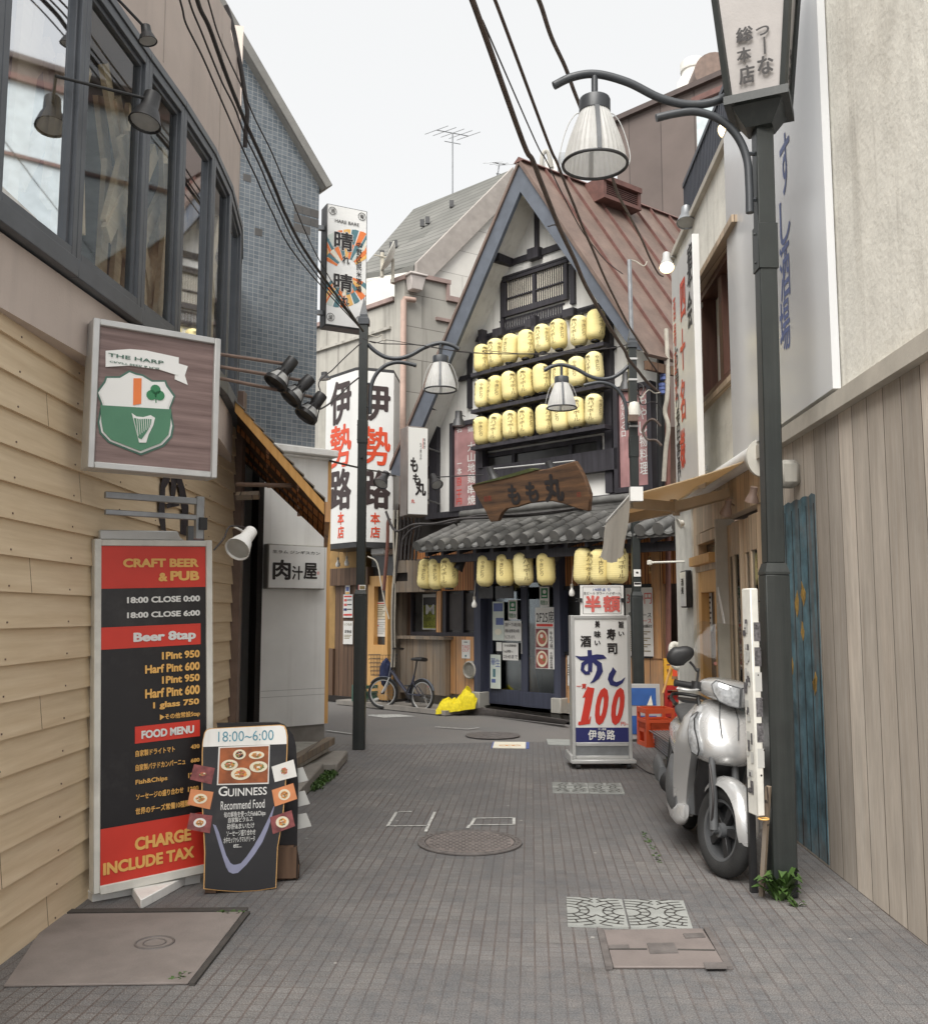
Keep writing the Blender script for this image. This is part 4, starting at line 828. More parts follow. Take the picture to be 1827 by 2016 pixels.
# lattice window in the gable
wtl, wbl, wr = A3(352, 1140), A3(352, 1458), A3(892, 1000)
a, b, c = FM.uv(wtl), FM.uv(wbl), FM.uv(wr); s0, s1, z1, z0 = a[0], c[0], a[1], b[1]
mb = MB(); FM.box(mb, s0, s1, z0, z0 + .09, 0, .06); FM.box(mb, s0, s1, z1 - .06, z1, 0, .05); FM.box(mb, s0, s0 + .10, z0 + .09, z1 - .08, 0, .06); FM.box(mb, s1 - .06, s1, z0 + .09, z1 - .08, 0, .06); sm = (s0 + s1)/2; FM.box(mb, sm - .03, sm + .03, z0 + .09, z1 - .08, 0, .045)
FM.box(mb, s0 - .06, s1 + .05, z1, z1 + .03, 0, .06); wn = part('window', mb, M['timber'], mo)
mb = MB(); FM.box(mb, s0 + .1, s1 - .06, z0 + .09, z1 - .06, .002, .008); part('pane', mb, M['creamglass'], wn)
mb = MB(); n = 27
for k in range(1, n):
    x = s0 + .1 + (s1 - s0 - .16) * k / n; FM.box(mb, x - .0085, x + .0085, z0 + .09, z1 - .06, .010, .02)
zz = z0 + (z1 - z0) * .45; FM.box(mb, s0 + .1, s1 - .06, zz, zz + .02, .012, .034); part('lattice', mb, M['timber'], wn)
mb = MB(); a = FM.uv(A3(345, 1486)); b = FM.uv(A3(835, 1350))
for k in range(26):
    x = a[0] + (b[0] - a[0]) * k / 25; FM.box(mb, x - .015, x + .015, a[1] - .13, a[1] + .0, .004, .018)
FM.box(mb, a[0] - .05, b[0] + .05, a[1] + .0, a[1] + .02, .0, .02); part('slat_rail', mb, M['timber'], mo)
# lantern rack
mb = MB(); rk = thing('lantern_rack', 'dark timber rack of three shelves holding the yellow lanterns', 'rack', FM.pt((1060, 880)))
sL, sRk = FM.uv((929, 800), .3)[0], FM.uv((1190, 700), .3)[0]
zr = [FM.uv((934, v), .3)[1] for v in (738, 810, 882)]; ztop = FM.uv((934, 655), .1)[1]
for z_ in zr: FM.box(mb, sL, sRk, z_ - .03, z_ + .025, .16, .33)
for z_ in zr: FM.box(mb, sL, sRk, z_ - .02, z_ + .02, .0, .06)
part('shelf', mb, M['timber'], rk)
mb = MB(); sm = FM.uv(A6(915, 300), .1)[0]
FM.box(mb, sL, sL + .09, zr[2] - .3, ztop, .04, .16); FM.box(mb, sm - .035, sm + .035, zr[2], ztop, .04, .14); FM.box(mb, FM.uv((1187, 700), .1)[0], FM.uv((1201, 700), .1)[0], zr[2] - .9, FM.uv((1187, 600), .1)[1], .0, .1)
part('upright', mb, M['timber'], rk)
mb = MB(); zt2 = FM.uv((934, 668), .05)[1]; FM.box(mb, sL, sRk, zt2 - .05, zt2, .0, .05); part('top_rail', mb, M['timber'], rk)
# dark backs between shelves, dim windows under the rack
mb = MB(); FM.box(mb, sL + .1, sRk - .05, zr[1] - .3, zr[0] - .16, .002, .02); FM.box(mb, sL + .45, sRk - .05, zr[2] + .02, zr[1] - .32, .002, .02); part('wall_panel', mb, mk('shaded_panel', (.50, .48, .44), .8), mo)
a, b, c = FM.uv(A6(618, 600)), FM.uv(A6(618, 735)), FM.uv(A6(1330, 560)); z1 = zr[2] - .06; z0 = b[1]
mb = MB(); FM.box(mb, a[0], c[0], z1 - .07, z1, 0, .05); FM.box(mb, a[0] - .05, c[0] + .35, z0 - .30, z0, 0, .14)
for x in (a[0], FM.uv(A6(785, 640))[0], FM.uv(A6(1135, 600))[0], c[0] - .06): FM.box(mb, x, x + .06, z0, z1 - .07, 0, .05)
wn = part('window', mb, M['timber'], mo); mb = MB(); FM.box(mb, a[0], c[0], z0, z1 - .07, .002, .01); part('pane', mb, M['dimglass'], wn)
# live edge board
DB = .62; FB_ = Fr(FM.P(0, 0, DB), FM.ex, (FM.n * .16 + V((0, 0, 1))))
t = thing('carved_board', 'dark live edge wooden name board hanging tilted over the tiled eave', 'sign board', FM.pt(A6(900, 900), DB))
bp = [(520, 838), (600, 815), (700, 790), (800, 758), (880, 738), (940, 745), (1000, 735), (1080, 712), (1162, 690), (1190, 735), (1218, 790), (1240, 850), (1255, 895), (1245, 1000), (1180, 985), (1090, 952), (1020, 938), (960, 938), (880, 950), (800, 975), (740, 985), (712, 1010), (690, 1060), (640, 1065), (610, 1000), (570, 930)]
mb = MB(); FB_.poly(mb, [A6(*p) for p in bp], -.07, 0); part('slab', mb, M['slab'], t, bev=.012)
mb = MB(); FB_.poly(mb, [A6(525, 838), A6(700, 788), A6(880, 735), A6(935, 741), A6(900, 752), A6(760, 790), A6(600, 825)], -.075, .012); part('moss_edge', mb, M['moss'], t)
mb = MB()
for p1, p2, ch in (((742, 838), (832, 955), 'も'), ((850, 820), (945, 942), 'も'), ((962, 775), (1100, 935), '丸')): FB_.text(mb, ch, A6(*p1), A6(*p2), .004, .055)
part('lettering', mb, M['ink'], t)
mb = MB(); FB_.text(mb, '印', A6(1172, 882), A6(1198, 912), .004, .0); FB_.text(mb, '創業', A6(600, 905), A6(650, 935), .004, .0); part('red_mark', mb, mk('dull_red', (.22, .03, .02), .7), t)
def bare_lamp(p, label, base=None, r=.10, lean=(0, 0, -1), grp='sign lamps of the restaurant'):
    h = V(p); return spot('spot_lamp', label, 'lamp', base, h, h + V(lean).normalized() * .2, r, M['darkmetal'], grp, .009)
for p, p2, lb in ((A6(640, 745), A6(775, 730), 'dark spot lamp over the left end of the carved board'), (A6(1005, 710), A6(1140, 690), 'dark spot lamp over the middle of the carved board')):
    bare_lamp(FM.pt(p, .95), lb, FM.pt(p2, .14), .105, FM.n * -.35 + FM.ex * .25 + V((0, 0, -1)))
solo('lamp_rail', MB().tube([FM.pt(A6(640, 740), .75), FM.pt(A6(1160, 688), .75)], .012, 7), M['alu'], 'thin metal rail above the carved name board', 'rail')
bare_lamp(FM.pt(A6(290, 790), .6), 'dark spot lamp between the white box sign and left pink panel', FM.pt(A6(600, 775), .5), .10, FM.n * .2 + FM.ex * .7 + V((0, 0, -.75)))
bare_lamp(FM.pt(A6(447, 400), .45), 'dark spot lamp above the left pink panel', FM.pt(A6(485, 415), .05), .11)
bare_lamp(FM.pt(A6(1475, 165), .45), 'dark spot lamp above the right pink panel', FM.pt(A6(1490, 190), .05), .10)
# pink menu panels
def pink(tl, bl, r_, label, white, red_):
    a, b, c = FM.uv(tl, .12), FM.uv(bl, .12), FM.uv(r_, .12); s0, s1, z0, z1 = a[0], c[0], b[1], a[1]
    t = thing('wall_sign', label, 'sign', FM.P((s0+s1)/2, z0), 'pink menu panels'); g = .07
    mb = MB(); FM.box(mb, s0, s1, z0, z0 + g, 0, .14); FM.box(mb, s0, s1, z1 - g, z1, 0, .14); FM.box(mb, s0, s0 + g, z0 + g, z1 - g, 0, .14); FM.box(mb, s1 - g, s1, z0 + g, z1 - g, 0, .14); part('frame', mb, M['timber'], t)
    mb = MB(); FM.box(mb, s0 + g, s1 - g, z0 + g, z1 - g, .0, .09); part('panel', mb, M['pinkpanel'], t)
    for lst, m_, nm in ((white, 'chalk', 'white_lettering'), (red_, 'red', 'red_lettering')):
        mb = MB()
        for st_, x0, x1, y0, y1 in lst:     # columns in fractions of the panel
            FM.texts(mb, st_, s0 + (s1-s0)*x0, s0 + (s1-s0)*x1, z1 - (z1-z0)*y1, z1 - (z1-z0)*y0, .092, .012, True)
        if lst: part(nm, mb, M[m_], t)
pink(A6(395, 460), A6(395, 1003), A6(575, 990), 'faded pink menu panel left of the lanterns with white and red characters', [('鶏', .56, .80, .06, .14), ('大山地鶏串焼', .56, .82, .24, .95), ('名', .18, .36, .04, .12), ('一本', .2, .36, .42, .6)], [('百二十円', .18, .36, .62, .93)])
pink(A6(1398, 240), A6(1398, 890), A6(1643, 850), 'faded pink menu panel right of the lanterns behind the far lamp post', [('もやし物料理', .64, .84, .10, .86), ('白レバポンズ', .36, .5, .55, .95), ('んなんつくロ', .16, .28, .10, .48), ('名', .36, .46, .3, .38)], [])
# white box sign beside it
FX = Fr(FM.pt((842, 930), .75), (.906, .42, 0)); a, b = FX.uv(A6(133, 472)), FX.uv(A6(258, 1020)); zl = FX.uv(A6(133, 1022))[1]; s0, s1, z1 = a[0], b[0], a[1]
t = thing('box_sign', 'narrow white box sign with black brush letters left of the gable', 'sign', FX.P((s0+s1)/2, zl, 0))
mb = MB(); FX.box(mb, s0, s1, zl, z1, -.32, 0); part('case', mb, mk('sign_case_taupe', (.17, .145, .13), .5), t, bev=.01)
mb = MB(); FX.box(mb, s0 + .015, s1 - .012, zl + .02, z1 - .02, .0005, .006); part('face', mb, M['sign_white'], t)
mb = MB(); FX.text(mb, 'も', A6(150, 665), A6(197, 760), .009, .045); FX.text(mb, 'も', A6(165, 765), A6(212, 830), .009, .045); FX.text(mb, '丸', A6(180, 805), A6(247, 905), .009, .045); FX.text(mb, '鳥焼き', A6(230, 548), A6(243, 615), .009, 0, True); FX.text(mb, 'もつ煮込み', A6(208, 575), A6(220, 685), .009, 0, True); part('lettering', mb, M['ink'], t)
mb = MB(); FX.text(mb, '丸', A6(155, 922), A6(177, 950), .009, .02); FX.box(mb, *[FX.uv(A6(226, 550))[0], FX.uv(A6(228, 550))[0], FX.uv(A6(228, 615))[1], FX.uv(A6(228, 550))[1]], .006, .009); part('red_mark', mb, M['red'], t)
mb = MB()
for y in (610, 930): mb.tube([FX.pt(A6(258, y), -.15), FM.pt(A6(330, y + 25), .02)], .015, 6)
part('bracket', mb, M['darkmetal'], t)
mb = MB(); FM.bar(mb, A6(265, 480), A6(265, 1015), A6(312, 1000), -.1, .08); part('corner_post', mb, M['timber'], mo)
# ---------------------------------------------------------------- tiled eave
ev = part('tiled_eave', (lambda m: FM.polys(m, [], 0, 0) if 0 else m)(MB().quad((0,0,0),(0,0,.001),(0,.001,0))), M['nearblack'], mo)
bpy.data.objects.remove(ev)
DE = 1.0; sA, zA = FM.uv((822, 1083), DE); sB = FM.uv((1335, 1045), DE)[0]; zTop = FM.uv(A6(250, 1128), .25)[1]
mb = MB(); zl = zA + .02
mb.prism([FM.P(sA, zl, DE - .03), FM.P(sA, zl - .06, DE - .03), FM.P(sA, zTop - .12, .0), FM.P(sA, zTop, .0)], FM.ex * (sB - sA)); ev = part('eave_roof', mb, M['kawara'], mo)
mb = MB(); n = int(round((sB - sA) / .262)); sp = (sB - sA) / n
for k in range(n + 1):
    x = sA + k * sp
    for j in range(3):
        f0, f1 = j / 3, (j + 1) / 3 + .03; r0 = .082 - .004*j
        p0 = FM.P(x, zl + (zTop - zl) * f0 + .035, DE + .02 - (DE - .2) * f0); p1 = FM.P(x, zl + (zTop - zl) * f1 + .035, DE + .02 - (DE - .2) * f1); mb.tube([p0, p1], r0, 12, rs=[r0, r0 - .012])
part('round_tiles', mb, M['kawara'], ev)
mb = MB()
for k in range(n):
    x = sA + (k + .5) * sp
    for j in range(3):
        f0 = j / 3; d0 = DE - .0 - (DE - .2) * f0; z_ = zl + (zTop - zl) * f0
        pr = [FM.P(x - sp*.4 + sp*.8*i/8, z_ - .045 * math.sin(math.pi*i/8) + .01, d0) for i in range(9)]; pr += [p + V((0, 0, .03)) for p in pr[::-1]]
        mb.prism(pr, (FM.P(0, (zTop - zl)/3, -(DE - .2)/3) - FM.P(0, 0, 0)))
part('pan_tiles', mb, mk('pan_tile_grey', (.15, .15, .145), .6, .3), ev)
mb = MB()
for j in range(4): FM.box(mb, sA + .1 + j*.02, sB, zTop + j*.055, zTop + j*.055 + .045, .02, .30 - j*.045)
mb.tube([FM.P(sA + .1, zTop + .25, .14), FM.P(sB, zTop + .25, .14)], .06, 10); part('ridge_tiles', mb, M['kawara'], ev)
mb = MB(); FM.box(mb, sA + .05, sB, zl - .22, zl - .10, DE - .28, DE - .2)
for k in range(14): x = sA + .1 + k * (sB - sA - .2) / 13; mb.box8([FM.P(x-.03, zTop-.2, 0), FM.P(x+.03, zTop-.2, 0), FM.P(x+.03, zTop-.12, 0), FM.P(x-.03, zTop-.12, 0), FM.P(x-.03, zl-.12, DE-.1), FM.P(x+.03, zl-.12, DE-.1), FM.P(x+.03, zl-.05, DE-.1), FM.P(x-.03, zl-.05, DE-.1)])
part('roof_rafter', mb, M['timber'], ev)
# ---------------------------------------------------------------- ground floor
zf = 3.2; X = lambda u, v=1250: FM.uv((u, v))[0]; Zz = lambda v, u=1030: FM.uv((u, v))[1]
sL0, sR0 = X(745), X(1345); hd = FM.uv(A7(650, 400))[1]
mb = MB(); FM.box(mb, sL0 + .3, sR0, Zz(1100, 1000) - .1, zg + .1, -.15, -.02); part('lintel_wall', mb, M['nearblack'], mo)
# orange slatted fascia left, over the windows
mb = MB(); a, b, c = FM.uv(A7(285, 195)), FM.uv(A7(285, 402)), FM.uv(A7(648, 395)); FM.box(mb, a[0], c[0], b[1], a[1] + .1, -.1, .04); zfa = b[1]; part('fascia_boards', mb, M['redwood'], mo)
mb = MB(); sA2, sA3 = a[0], c[0]
# windows left of the door
w1, w2, w3 = X(A7(275, 1)[0]), X(A7(418, 1)[0]), X(A7(650, 1)[0]); zw0 = FM.uv(A7(650, 655))[1]
mb = MB(); FM.box(mb, w1, w3, zw0, zw0 + .06, -.1, .05); FM.box(mb, w1 - .03, w1, zw0, zfa, -.1, .03); FM.box(mb, w2 + .12, w2 + .2, zw0 + .06, zfa, -.1, .03); FM.box(mb, w3 - .08, w3, zw0 + .06, zfa, -.1, .03); FM.box(mb, (w2+.2+w3)/2 - .02, (w2+.2+w3)/2 + .02, zw0 + .06, zfa, -.08, .02); wn = part('window', mb, M['timber'], mo)
mb = MB(); FM.box(mb, w1, w3, zw0 + .06, zfa, -.1, -.05); part('pane', mb, M['dimglass'], wn)
mb = MB(); FM.box(mb, w2, w2 + .1, zw0 + .06, zfa, -.1, .05); part('window_post', mb, M['orangewood'], wn)
mb = MB()
for k in range(14): z_ = zw0 + .1 + k * (zfa - zw0 - .15)/14; FM.box(mb, w2 + .22, w3 - .1, z_, z_ + .045, -.045, -.03)
part('blind', mb, mk('dark_blind', (.06, .052, .05), .6), wn)
mb = MB(); FM.box(mb, w2 - .42, w2 - .1, zw0 + .1, zfa - .05, -.045, -.035); part('curtain', mb, M['greypaper'], wn)
mb = MB(); FM.box(mb, w2 - .40, w2 - .1, zw0 + .12, zw0 + .5, -.034, -.03); part('notice', mb, mk('yellow_green_notice', (.28, .30, .04), .6, .3, 30), wn)
mb = MB(); FM.box(mb, w2 - .40, w2 - .06, zfa - .6, zfa - .1, -.034, -.03); wf = part('notice', mb, M['black'], wn)
mb = MB(); FM.fit(mb, 'M', w2 - .33, w2 - .13, zfa - .38, zfa - .22, -.028, .02); part('notice_letter', mb, M['greypaper'], wf)
# planter counter of weathered boards, orange boards, foundation
a, b, c = FM.uv(A7(205, 665), .18), FM.uv(A7(205, 985), .18), FM.uv(A7(455, 990), .18); z0c = .22
mb = MB(); FM.box(mb, a[0], c[0], z0c, a[1], .0, .18); ct = part('counter', mb, M['oldwood'], mo)
mb = MB(); FM.box(mb, a[0] - .05, c[0] + .06, a[1], a[1] + .05, .0, .25); part('counter_top', mb, M['oldwood'], ct)
mb = MB(); FM.box(mb, X(A7(470, 1)[0]), w3, .25, zw0, -.1, .06); part('orange_boards', mb, M['orangewood'], mo)
mb = MB(); FM.box(mb, sL0 - .2, w3, 0, .24, -.1, .0); FM.box(mb, sL0 - .2, w3, 0, .07, 0, .75); part('foundation', mb, M['kerb'], mo)
mb = MB(); FM.box(mb, sL0 - .25, X(A7(275, 1)[0]), 0.07, zg + .3, -.4, -.02); part('corner_wall', mb, M['brownwood'], mo)
mb = MB(); FM.bar(mb, A7(165, 400), A7(165, 1000), A7(200, 900), -.1, .14); part('corner_post', mb, M['oldwood'], mo)
# vent cap on the orange boards
c = FM.uv(A7(600, 840), .1); T = Matrix((( *FM.ex, 0), (*FM.ez, 0), (*FM.n, 0), (0, 0, 0, 1))).transposed(); T.translation = FM.P(c[0], c[1], .06)
t = thing('vent_cap', 'round grey louvred vent cap on the orange boards', 'vent', FM.P(c[0], c[1], .06))
part('ring', MB().lathe([(.14, 0), (.14, .08), (.12, .10), (.11, .08), (.11, .02)], T, 28), M['concrete'], t)
part('back', MB().lathe([(.11, .03), (.0001, .03)], T, 28), M['nearblack'], t); mb = MB()
for k in range(-6, 7):
    z_ = k * .0165; hw = math.sqrt(max(.0, .109**2 - z_**2)); FM.box(mb, c[0] - hw, c[0] + hw, c[1] + z_ - .0045, c[1] + z_ + .0045, .10, .13)
part('louvre', mb, M['concrete'], t)
# door frame and two sliding doors
zs = .12
dz1 = FM.uv(A7(690, 450))[1]; pL0, pL1 = X(A7(650, 1)[0]), X(A7(692, 1)[0]); m0, m1 = X(A7(884, 1)[0]), X(A7(912, 1)[0]); pR0, pR1 = X(A7(1092, 1)[0]), X(A7(1132, 1)[0])
mb = MB(); FM.box(mb, pL0, pL1 - .02, zs + .2, zg, -.05, .14); FM.box(mb, pR0 + .02, pR1, zs + .2, zg, -.05, .14); FM.box(mb, pL1 - .02, pR0 + .02, dz1 + .35, dz1 + .5, -.05, .12); part('door_frame', mb, M['indigo'], mo)
mb = MB()
for x0, x1 in ((pL0 - .03, pL1 + .01), (pR0 - .01, pR1 + .04)): FM.box(mb, x0, x1, 0, zs + .2, -.05, .2)
part('post_stone', mb, M['concrete'], mo, bev=.01)
for x0, x1, dd, nm in ((pL1 - .02, m0 + .05, -.02, 'left'), (m0 + .05, pR0 + .02, .05, 'right')):
    mb = MB(); zp = FM.uv(A7(700, 945))[1]; zt_ = dz1 + .35
    FM.box(mb, x0, x1, zs + .02, zp, dd - .04, dd); FM.box(mb, x0, x0 + .10, zp, zt_, dd - .04, dd); FM.box(mb, x1 - .09, x1, zp, zt_, dd - .04, dd); FM.box(mb, x0 + .10, x1 - .09, zt_ - .1, zt_, dd - .04, dd)
    d_ = part('sliding_door', mb, M['indigo'], mo, bev=.004); mb = MB(); FM.box(mb, x0 + .1, x1 - .09, zp, zt_ - .1, dd - .03, dd - .02); part('pane', mb, M['doorglass'], d_)
    mb = MB(); FM.box(mb, x1 - .06, x1 - .045, zp + .55, zp + 1.0, dd, dd + .03); part('handle', mb, M['alu'], d_)
mb = MB(); FM.box(mb, pL0, pR1, zs, dz1 + .5, -1.6, -1.5); FM.box(mb, pL0 - .1, pL0, zs, dz1 + .5, -1.5, -.1); FM.box(mb, pR1, pR1 + .1, zs, dz1 + .5, -1.5, -.1); FM.box(mb, pL0, pR1, dz1 + .5, dz1 + .6, -1.5, -.1); part('interior', mb, M['nearblack'], mo)
for p, m_, lb, nm in ((FM.P((m0 + pL1)/2 + .15, 0, -.45), M['foodorange'], 'orange traffic cone standing behind the left sliding door', 'traffic_cone'), (FM.P((m1 + pR0)/2 - .08, 0, -.5), M['green'], 'green cone standing behind the right sliding door', 'traffic_cone')):
    T = Matrix.Translation((p.x, p.y, zs)); solo(nm, MB().lathe([(.19, 0), (.19, .03), (.14, .035), (.035, .72), (.0001, .72)], T, 16), m_, lb, 'cone')
# right bay
a = X(A7(1135, 1)[0]); b = X(A7(1662, 1)[0]); zb1 = FM.uv(A7(1140, 372))[1]
mb = MB(); FM.box(mb, a, b + .3, zb1, zg, -.1, .02); part('fascia_boards', mb, M['redwood'], mo)
mb = MB(); zb2 = FM.uv(A7(1620, 775))[1]; FM.box(mb, a, b + .3, .25, zb2, -.1, .03); FM.box(mb, X(A7(1625, 1)[0]), b + .05, zb2, zb1 + 1.0, -.1, .05); part('orange_boards', mb, M['orangewood'], mo)
mb = MB(); FM.box(mb, a, X(A7(1625, 1)[0]), zb2, zb1, -.1, -.04); FM.box(mb, a, X(A7(1625, 1)[0]), zb2, zb2 + .05, -.04, .06); FM.box(mb, a, X(A7(1625, 1)[0]), zb1 - .05, zb1, -.04, .06); wn = part('window', mb, M['black'], mo)
mb = MB(); FM.box(mb, a, b + .3, 0, .25, -.1, .05); part('foundation', mb, M['kerb'], mo)
FE2 = FM.P(b + .3, 0, 0)
mb = MB(); mb.prism([FE2, FE2 + V((0, 0, zg + .2)), FE2 + V((0, 0, zg + .2)) + RD * 5, FE2 + RD * 5], FM.ex * -.05); part('side_wall', mb, mk('brown_side_wall', (.17, .115, .085), .85, .25, 4, .3), mo)
# step and grating
mb = MB(); mb.prism([gp((940, 1392), 0)] + [gp(p, 0) for p in ((1128, 1424), (1230, 1440))] + [FM.P(b, 0, 0), FM.P(pL0 - .3, 0, 0)], (0, 0, .115)); solo('door_step', mb, M['kerb'], 'low stone step along the lantern restaurant doors', 'step', bev=.012)
P = [gp(p, .0) for p in ((915, 1402), (1110, 1424), (1120, 1418), (945, 1396))]
mb = MB(); q0, q1, q2, q3 = gp((912, 1403)), gp((1112, 1427)), gp((1120, 1419), .1), gp((948, 1394), .1)
for k in range(60):
    u0, u1 = k / 60, (k + .55) / 60; mb.prism([q0.lerp(q1, u0), q0.lerp(q1, u1), q3.lerp(q2, u1), q3.lerp(q2, u0)], (0, 0, .012))
for k in range(9):
    v0, v1 = k / 9, k / 9 + .04; mb.prism([q0.lerp(q3, v0), q1.lerp(q2, v0), q1.lerp(q2, v1), q0.lerp(q3, v1)], (0, 0, .009))
solo('ramp_grating', mb, M['iron'], 'dark metal grating ramp along the restaurant step', 'grating')
# dark meter box on the left
FQ = Fr(FM.P(0, 0, .35), FM.ex); a, b, c = FQ.uv(C1(662, 458)), FQ.uv(C1(662, 752)), FQ.uv((836, 1150))
t = thing('meter_box', 'weathered dark wooden box with a slot at the restaurant corner', 'box', FQ.P((a[0]+c[0])/2, b[1], 0)); mb = MB(); sl0, sl1 = FQ.uv(C1(695, 600))[0], FQ.uv(C1(862, 600))[0]; z0, z1 = FQ.uv(C1(700, 650))[1], FQ.uv(C1(700, 570))[1]
FQ.box(mb, a[0], c[0], b[1], z0, -.35, 0); FQ.box(mb, a[0], c[0], z1, a[1], -.35, 0); FQ.box(mb, a[0], sl0, z0, z1, -.35, 0); FQ.box(mb, sl1, c[0], z0, z1, -.35, 0); part('case', mb, M['oldwood'], t); mb = MB(); FQ.box(mb, sl0, sl1, z0, z1, -.3, -.06); part('slot', mb, M['nearblack'], t)
# grey plates hanging over the left door
for p1, p2, lb in ((A7(640, 375), A7(722, 440), 'dark grey plate with brushed letters over the left sliding door, left one'), (A7(735, 372), A7(835, 440), 'dark grey plate over the left sliding door, right one')):
    mb = MB(); FM.rect(mb, p1, p2, .38, .40); solo('hanging_plate', mb, M['darkmetal'], lb, 'plate', 'grey plates over the door')
# ---------------------------------------------------------------- lanterns
def make_lantern():
    t = thing('paper_lantern', 'x', 'lantern'); H, r = .44, .127; pr = [(.055, -H/2)]
    for i in range(15):
        u = i / 14; z_ = -H/2 + .012 + (H - .024) * u; e = abs(2*u - 1); rr = r * (1 - .36 * e**7) + (.0022 if i % 2 else -.001); pr.append((rr, z_))
    pr.append((.055, H/2)); part('shade', MB().lathe(pr, None, 22), M['lantern'], t, smooth=60)
    part('top_ring', MB().lathe([(.058, H/2 - .006), (.062, H/2 + .018), (.05, H/2 + .02), (.045, H/2)], None, 16).tube([(-.05, 0, H/2 + .01), (-.02, 0, H/2 + .06), (.02, 0, H/2 + .06), (.05, 0, H/2 + .01)], .004, 5), M['blackplastic'], t)
    part('bottom_ring', MB().lathe([(.045, -H/2), (.05, -H/2 - .02), (.062, -H/2 - .018), (.058, -H/2 + .006)], None, 16), M['blackplastic'], t)
    mb = MB()
    for tx_, a0, wd, zt_, zb_ in (('角ハイボール', -math.pi/2, .085, .165, -.165), ('やきとり', -math.pi/2 + 1.15, .055, .14, -.10), ('角ハイボール', math.pi/2, .075, .15, -.15)):
        f = Fr((0, 0, 0), (1, 0, 0)); m2 = MB(); f.texts(m2, tx_, -wd/2, wd/2, zb_, zt_, 0, .004, True)
        k = len(mb.v)
        for x, y, z_ in m2.v:
            a_ = a0 + x / r; rr = r * (1 - .36 * min(1, abs(z_/(H/2)))**7) + .0045; mb.v.append((rr * math.cos(a_), rr * math.sin(a_), z_))
        mb.f += [[i + k for i in q_] for q_ in m2.f]
    part('lettering', mb, M['fadedink'], t, smooth=None); return t
LAN = make_lantern(); used = [False]; random.seed(11)
def hang(p, label, group, rz=None, sc=1.0):
    o = LAN if not used[0] else dup(LAN); used[0] = True; o.location = p; o.rotation_euler = (random.uniform(-.08, .08), random.uniform(-.08, .08), RA(-44) + (random.uniform(-1.3, 1.3) if rz is None else rz)); o.scale = (sc * random.uniform(.96, 1.05),) * 2 + (sc * random.uniform(.97, 1.04),)
    o['label'] = label; o['group'] = group
rowx = [[948.8, 976, 1004.6, 1035.5, 1067.7, 1099.6, 1140, 1172.6], [949.4, 975.7, 1003.7, 1035.5, 1066, 1102, 1136, 1170.4], [948.3, 976.3, 1005, 1035.2, 1071, 1103.5, 1134.7, 1169]]
rowy = [[(680, 732), (669, 722), (659, 714.5), (650, 707), (640, 694), (630, 688), (622, 682), (610, 671)], [(749, 802), (741, 797), (732, 789), (724, 783), (715, 776), (707, 771), (702, 762), (692, 754)], [(821, 876), (816, 872), (808, 866), (802, 862), (797, 856), (790, 849), (781, 843), (775, 837)]]
ordn = ['first', 'second', 'third', 'fourth', 'fifth', 'sixth', 'seventh', 'eighth']; rown = ['top', 'middle', 'bottom']
for r in range(3):
    for k in range(8):
        y0, y1 = rowy[r][k]; p = FM.pt((rowx[r][k], (y0 + y1) / 2), .27); hang(p, f'yellow paper lantern, {ordn[k]} from the left in the {rown[r]} shelf row', 'yellow lanterns on the rack')
ev_ = [(322, 380, 225, 380), (375, 440, 225, 382), (437, 520, 215, 378), (637, 725, 200, 370), (745, 838, 195, 365), (842, 943, 190, 362), (970, 1067, 185, 367), (1183, 1275, 170, 350), (1275, 1370, 170, 358), (1365, 1470, 160, 345)]
nm_ = ['leftmost of the three bunched lanterns under the left eave', 'middle of the three bunched lanterns under the left eave', 'rightmost of the three bunched lanterns under the left eave', 'lantern with a folded top over the left door post', 'lantern second from left over the sliding doors', 'slightly tilted lantern third over the sliding doors', 'lantern over the right sliding door beside a lamp', 'left one of the three lanterns above the price sign', 'middle one of the three lanterns above the price sign', 'right one of the three lanterns above the price sign']
for k, (x0, x1, y0, y1) in enumerate(ev_):
    p = FM.pt(A7((x0 + x1)/2, (y0 + y1)/2), .72 if k < 7 else .8); hang(p, 'yellow paper ' + ('lantern, ' if not nm_[k].startswith('lantern') else '') + nm_[k], 'yellow lanterns under the eave', None, 1.06 if k < 7 else 1.08)
solo('lantern_string', MB().tube([FM.P(sA + .25, zl - .12, .72), FM.P(sB - .1, zl - .12, .8)], .008, 6), M['cable'], 'dark cord under the tiled eave carrying the lanterns', 'cord')
# bulbs and lamps under the eave
def bulb(p, label, up=.35, group='hanging bulbs'):
    t = thing('light_bulb', label, 'bulb', p, group); T = Matrix.Translation(p)
    part('globe', MB().lathe([(.0001, -.07), (.03, -.06), (.042, -.03), (.036, .005), (.018, .035), (.018, .06)], T, 14), M['bulb'], t); part('cord', MB().lathe([(.02, .055), (.02, .10), (.005, .105)], T, 10).tube([V(p) + V((0, 0, .1)), V(p) + V((.02, 0, up))], .005, 5), M['cable_pale'], t)
bulb(FM.pt(A7(618, 468), .55), 'white bulb hanging before the blind window left of the doors'); bulb(FM.pt(A7(1163, 402), .6), 'white bulb hanging right of the sliding doors')
bare_lamp(FM.pt(A7(565, 215), .6), 'dark spot lamp under the left eave between lantern groups', FM.pt(A7(590, 200), .1), .09, FM.n * .3 + FM.ex * -.4 + V((0, 0, -.7)), None); bare_lamp(FM.pt(A7(1095, 195), .6), 'dark spot lamp under the eave right of the door lantern', FM.pt(A7(1110, 180), .1), .10, FM.n * .2 + FM.ex * -.6 + V((0, 0, -.5)), None)
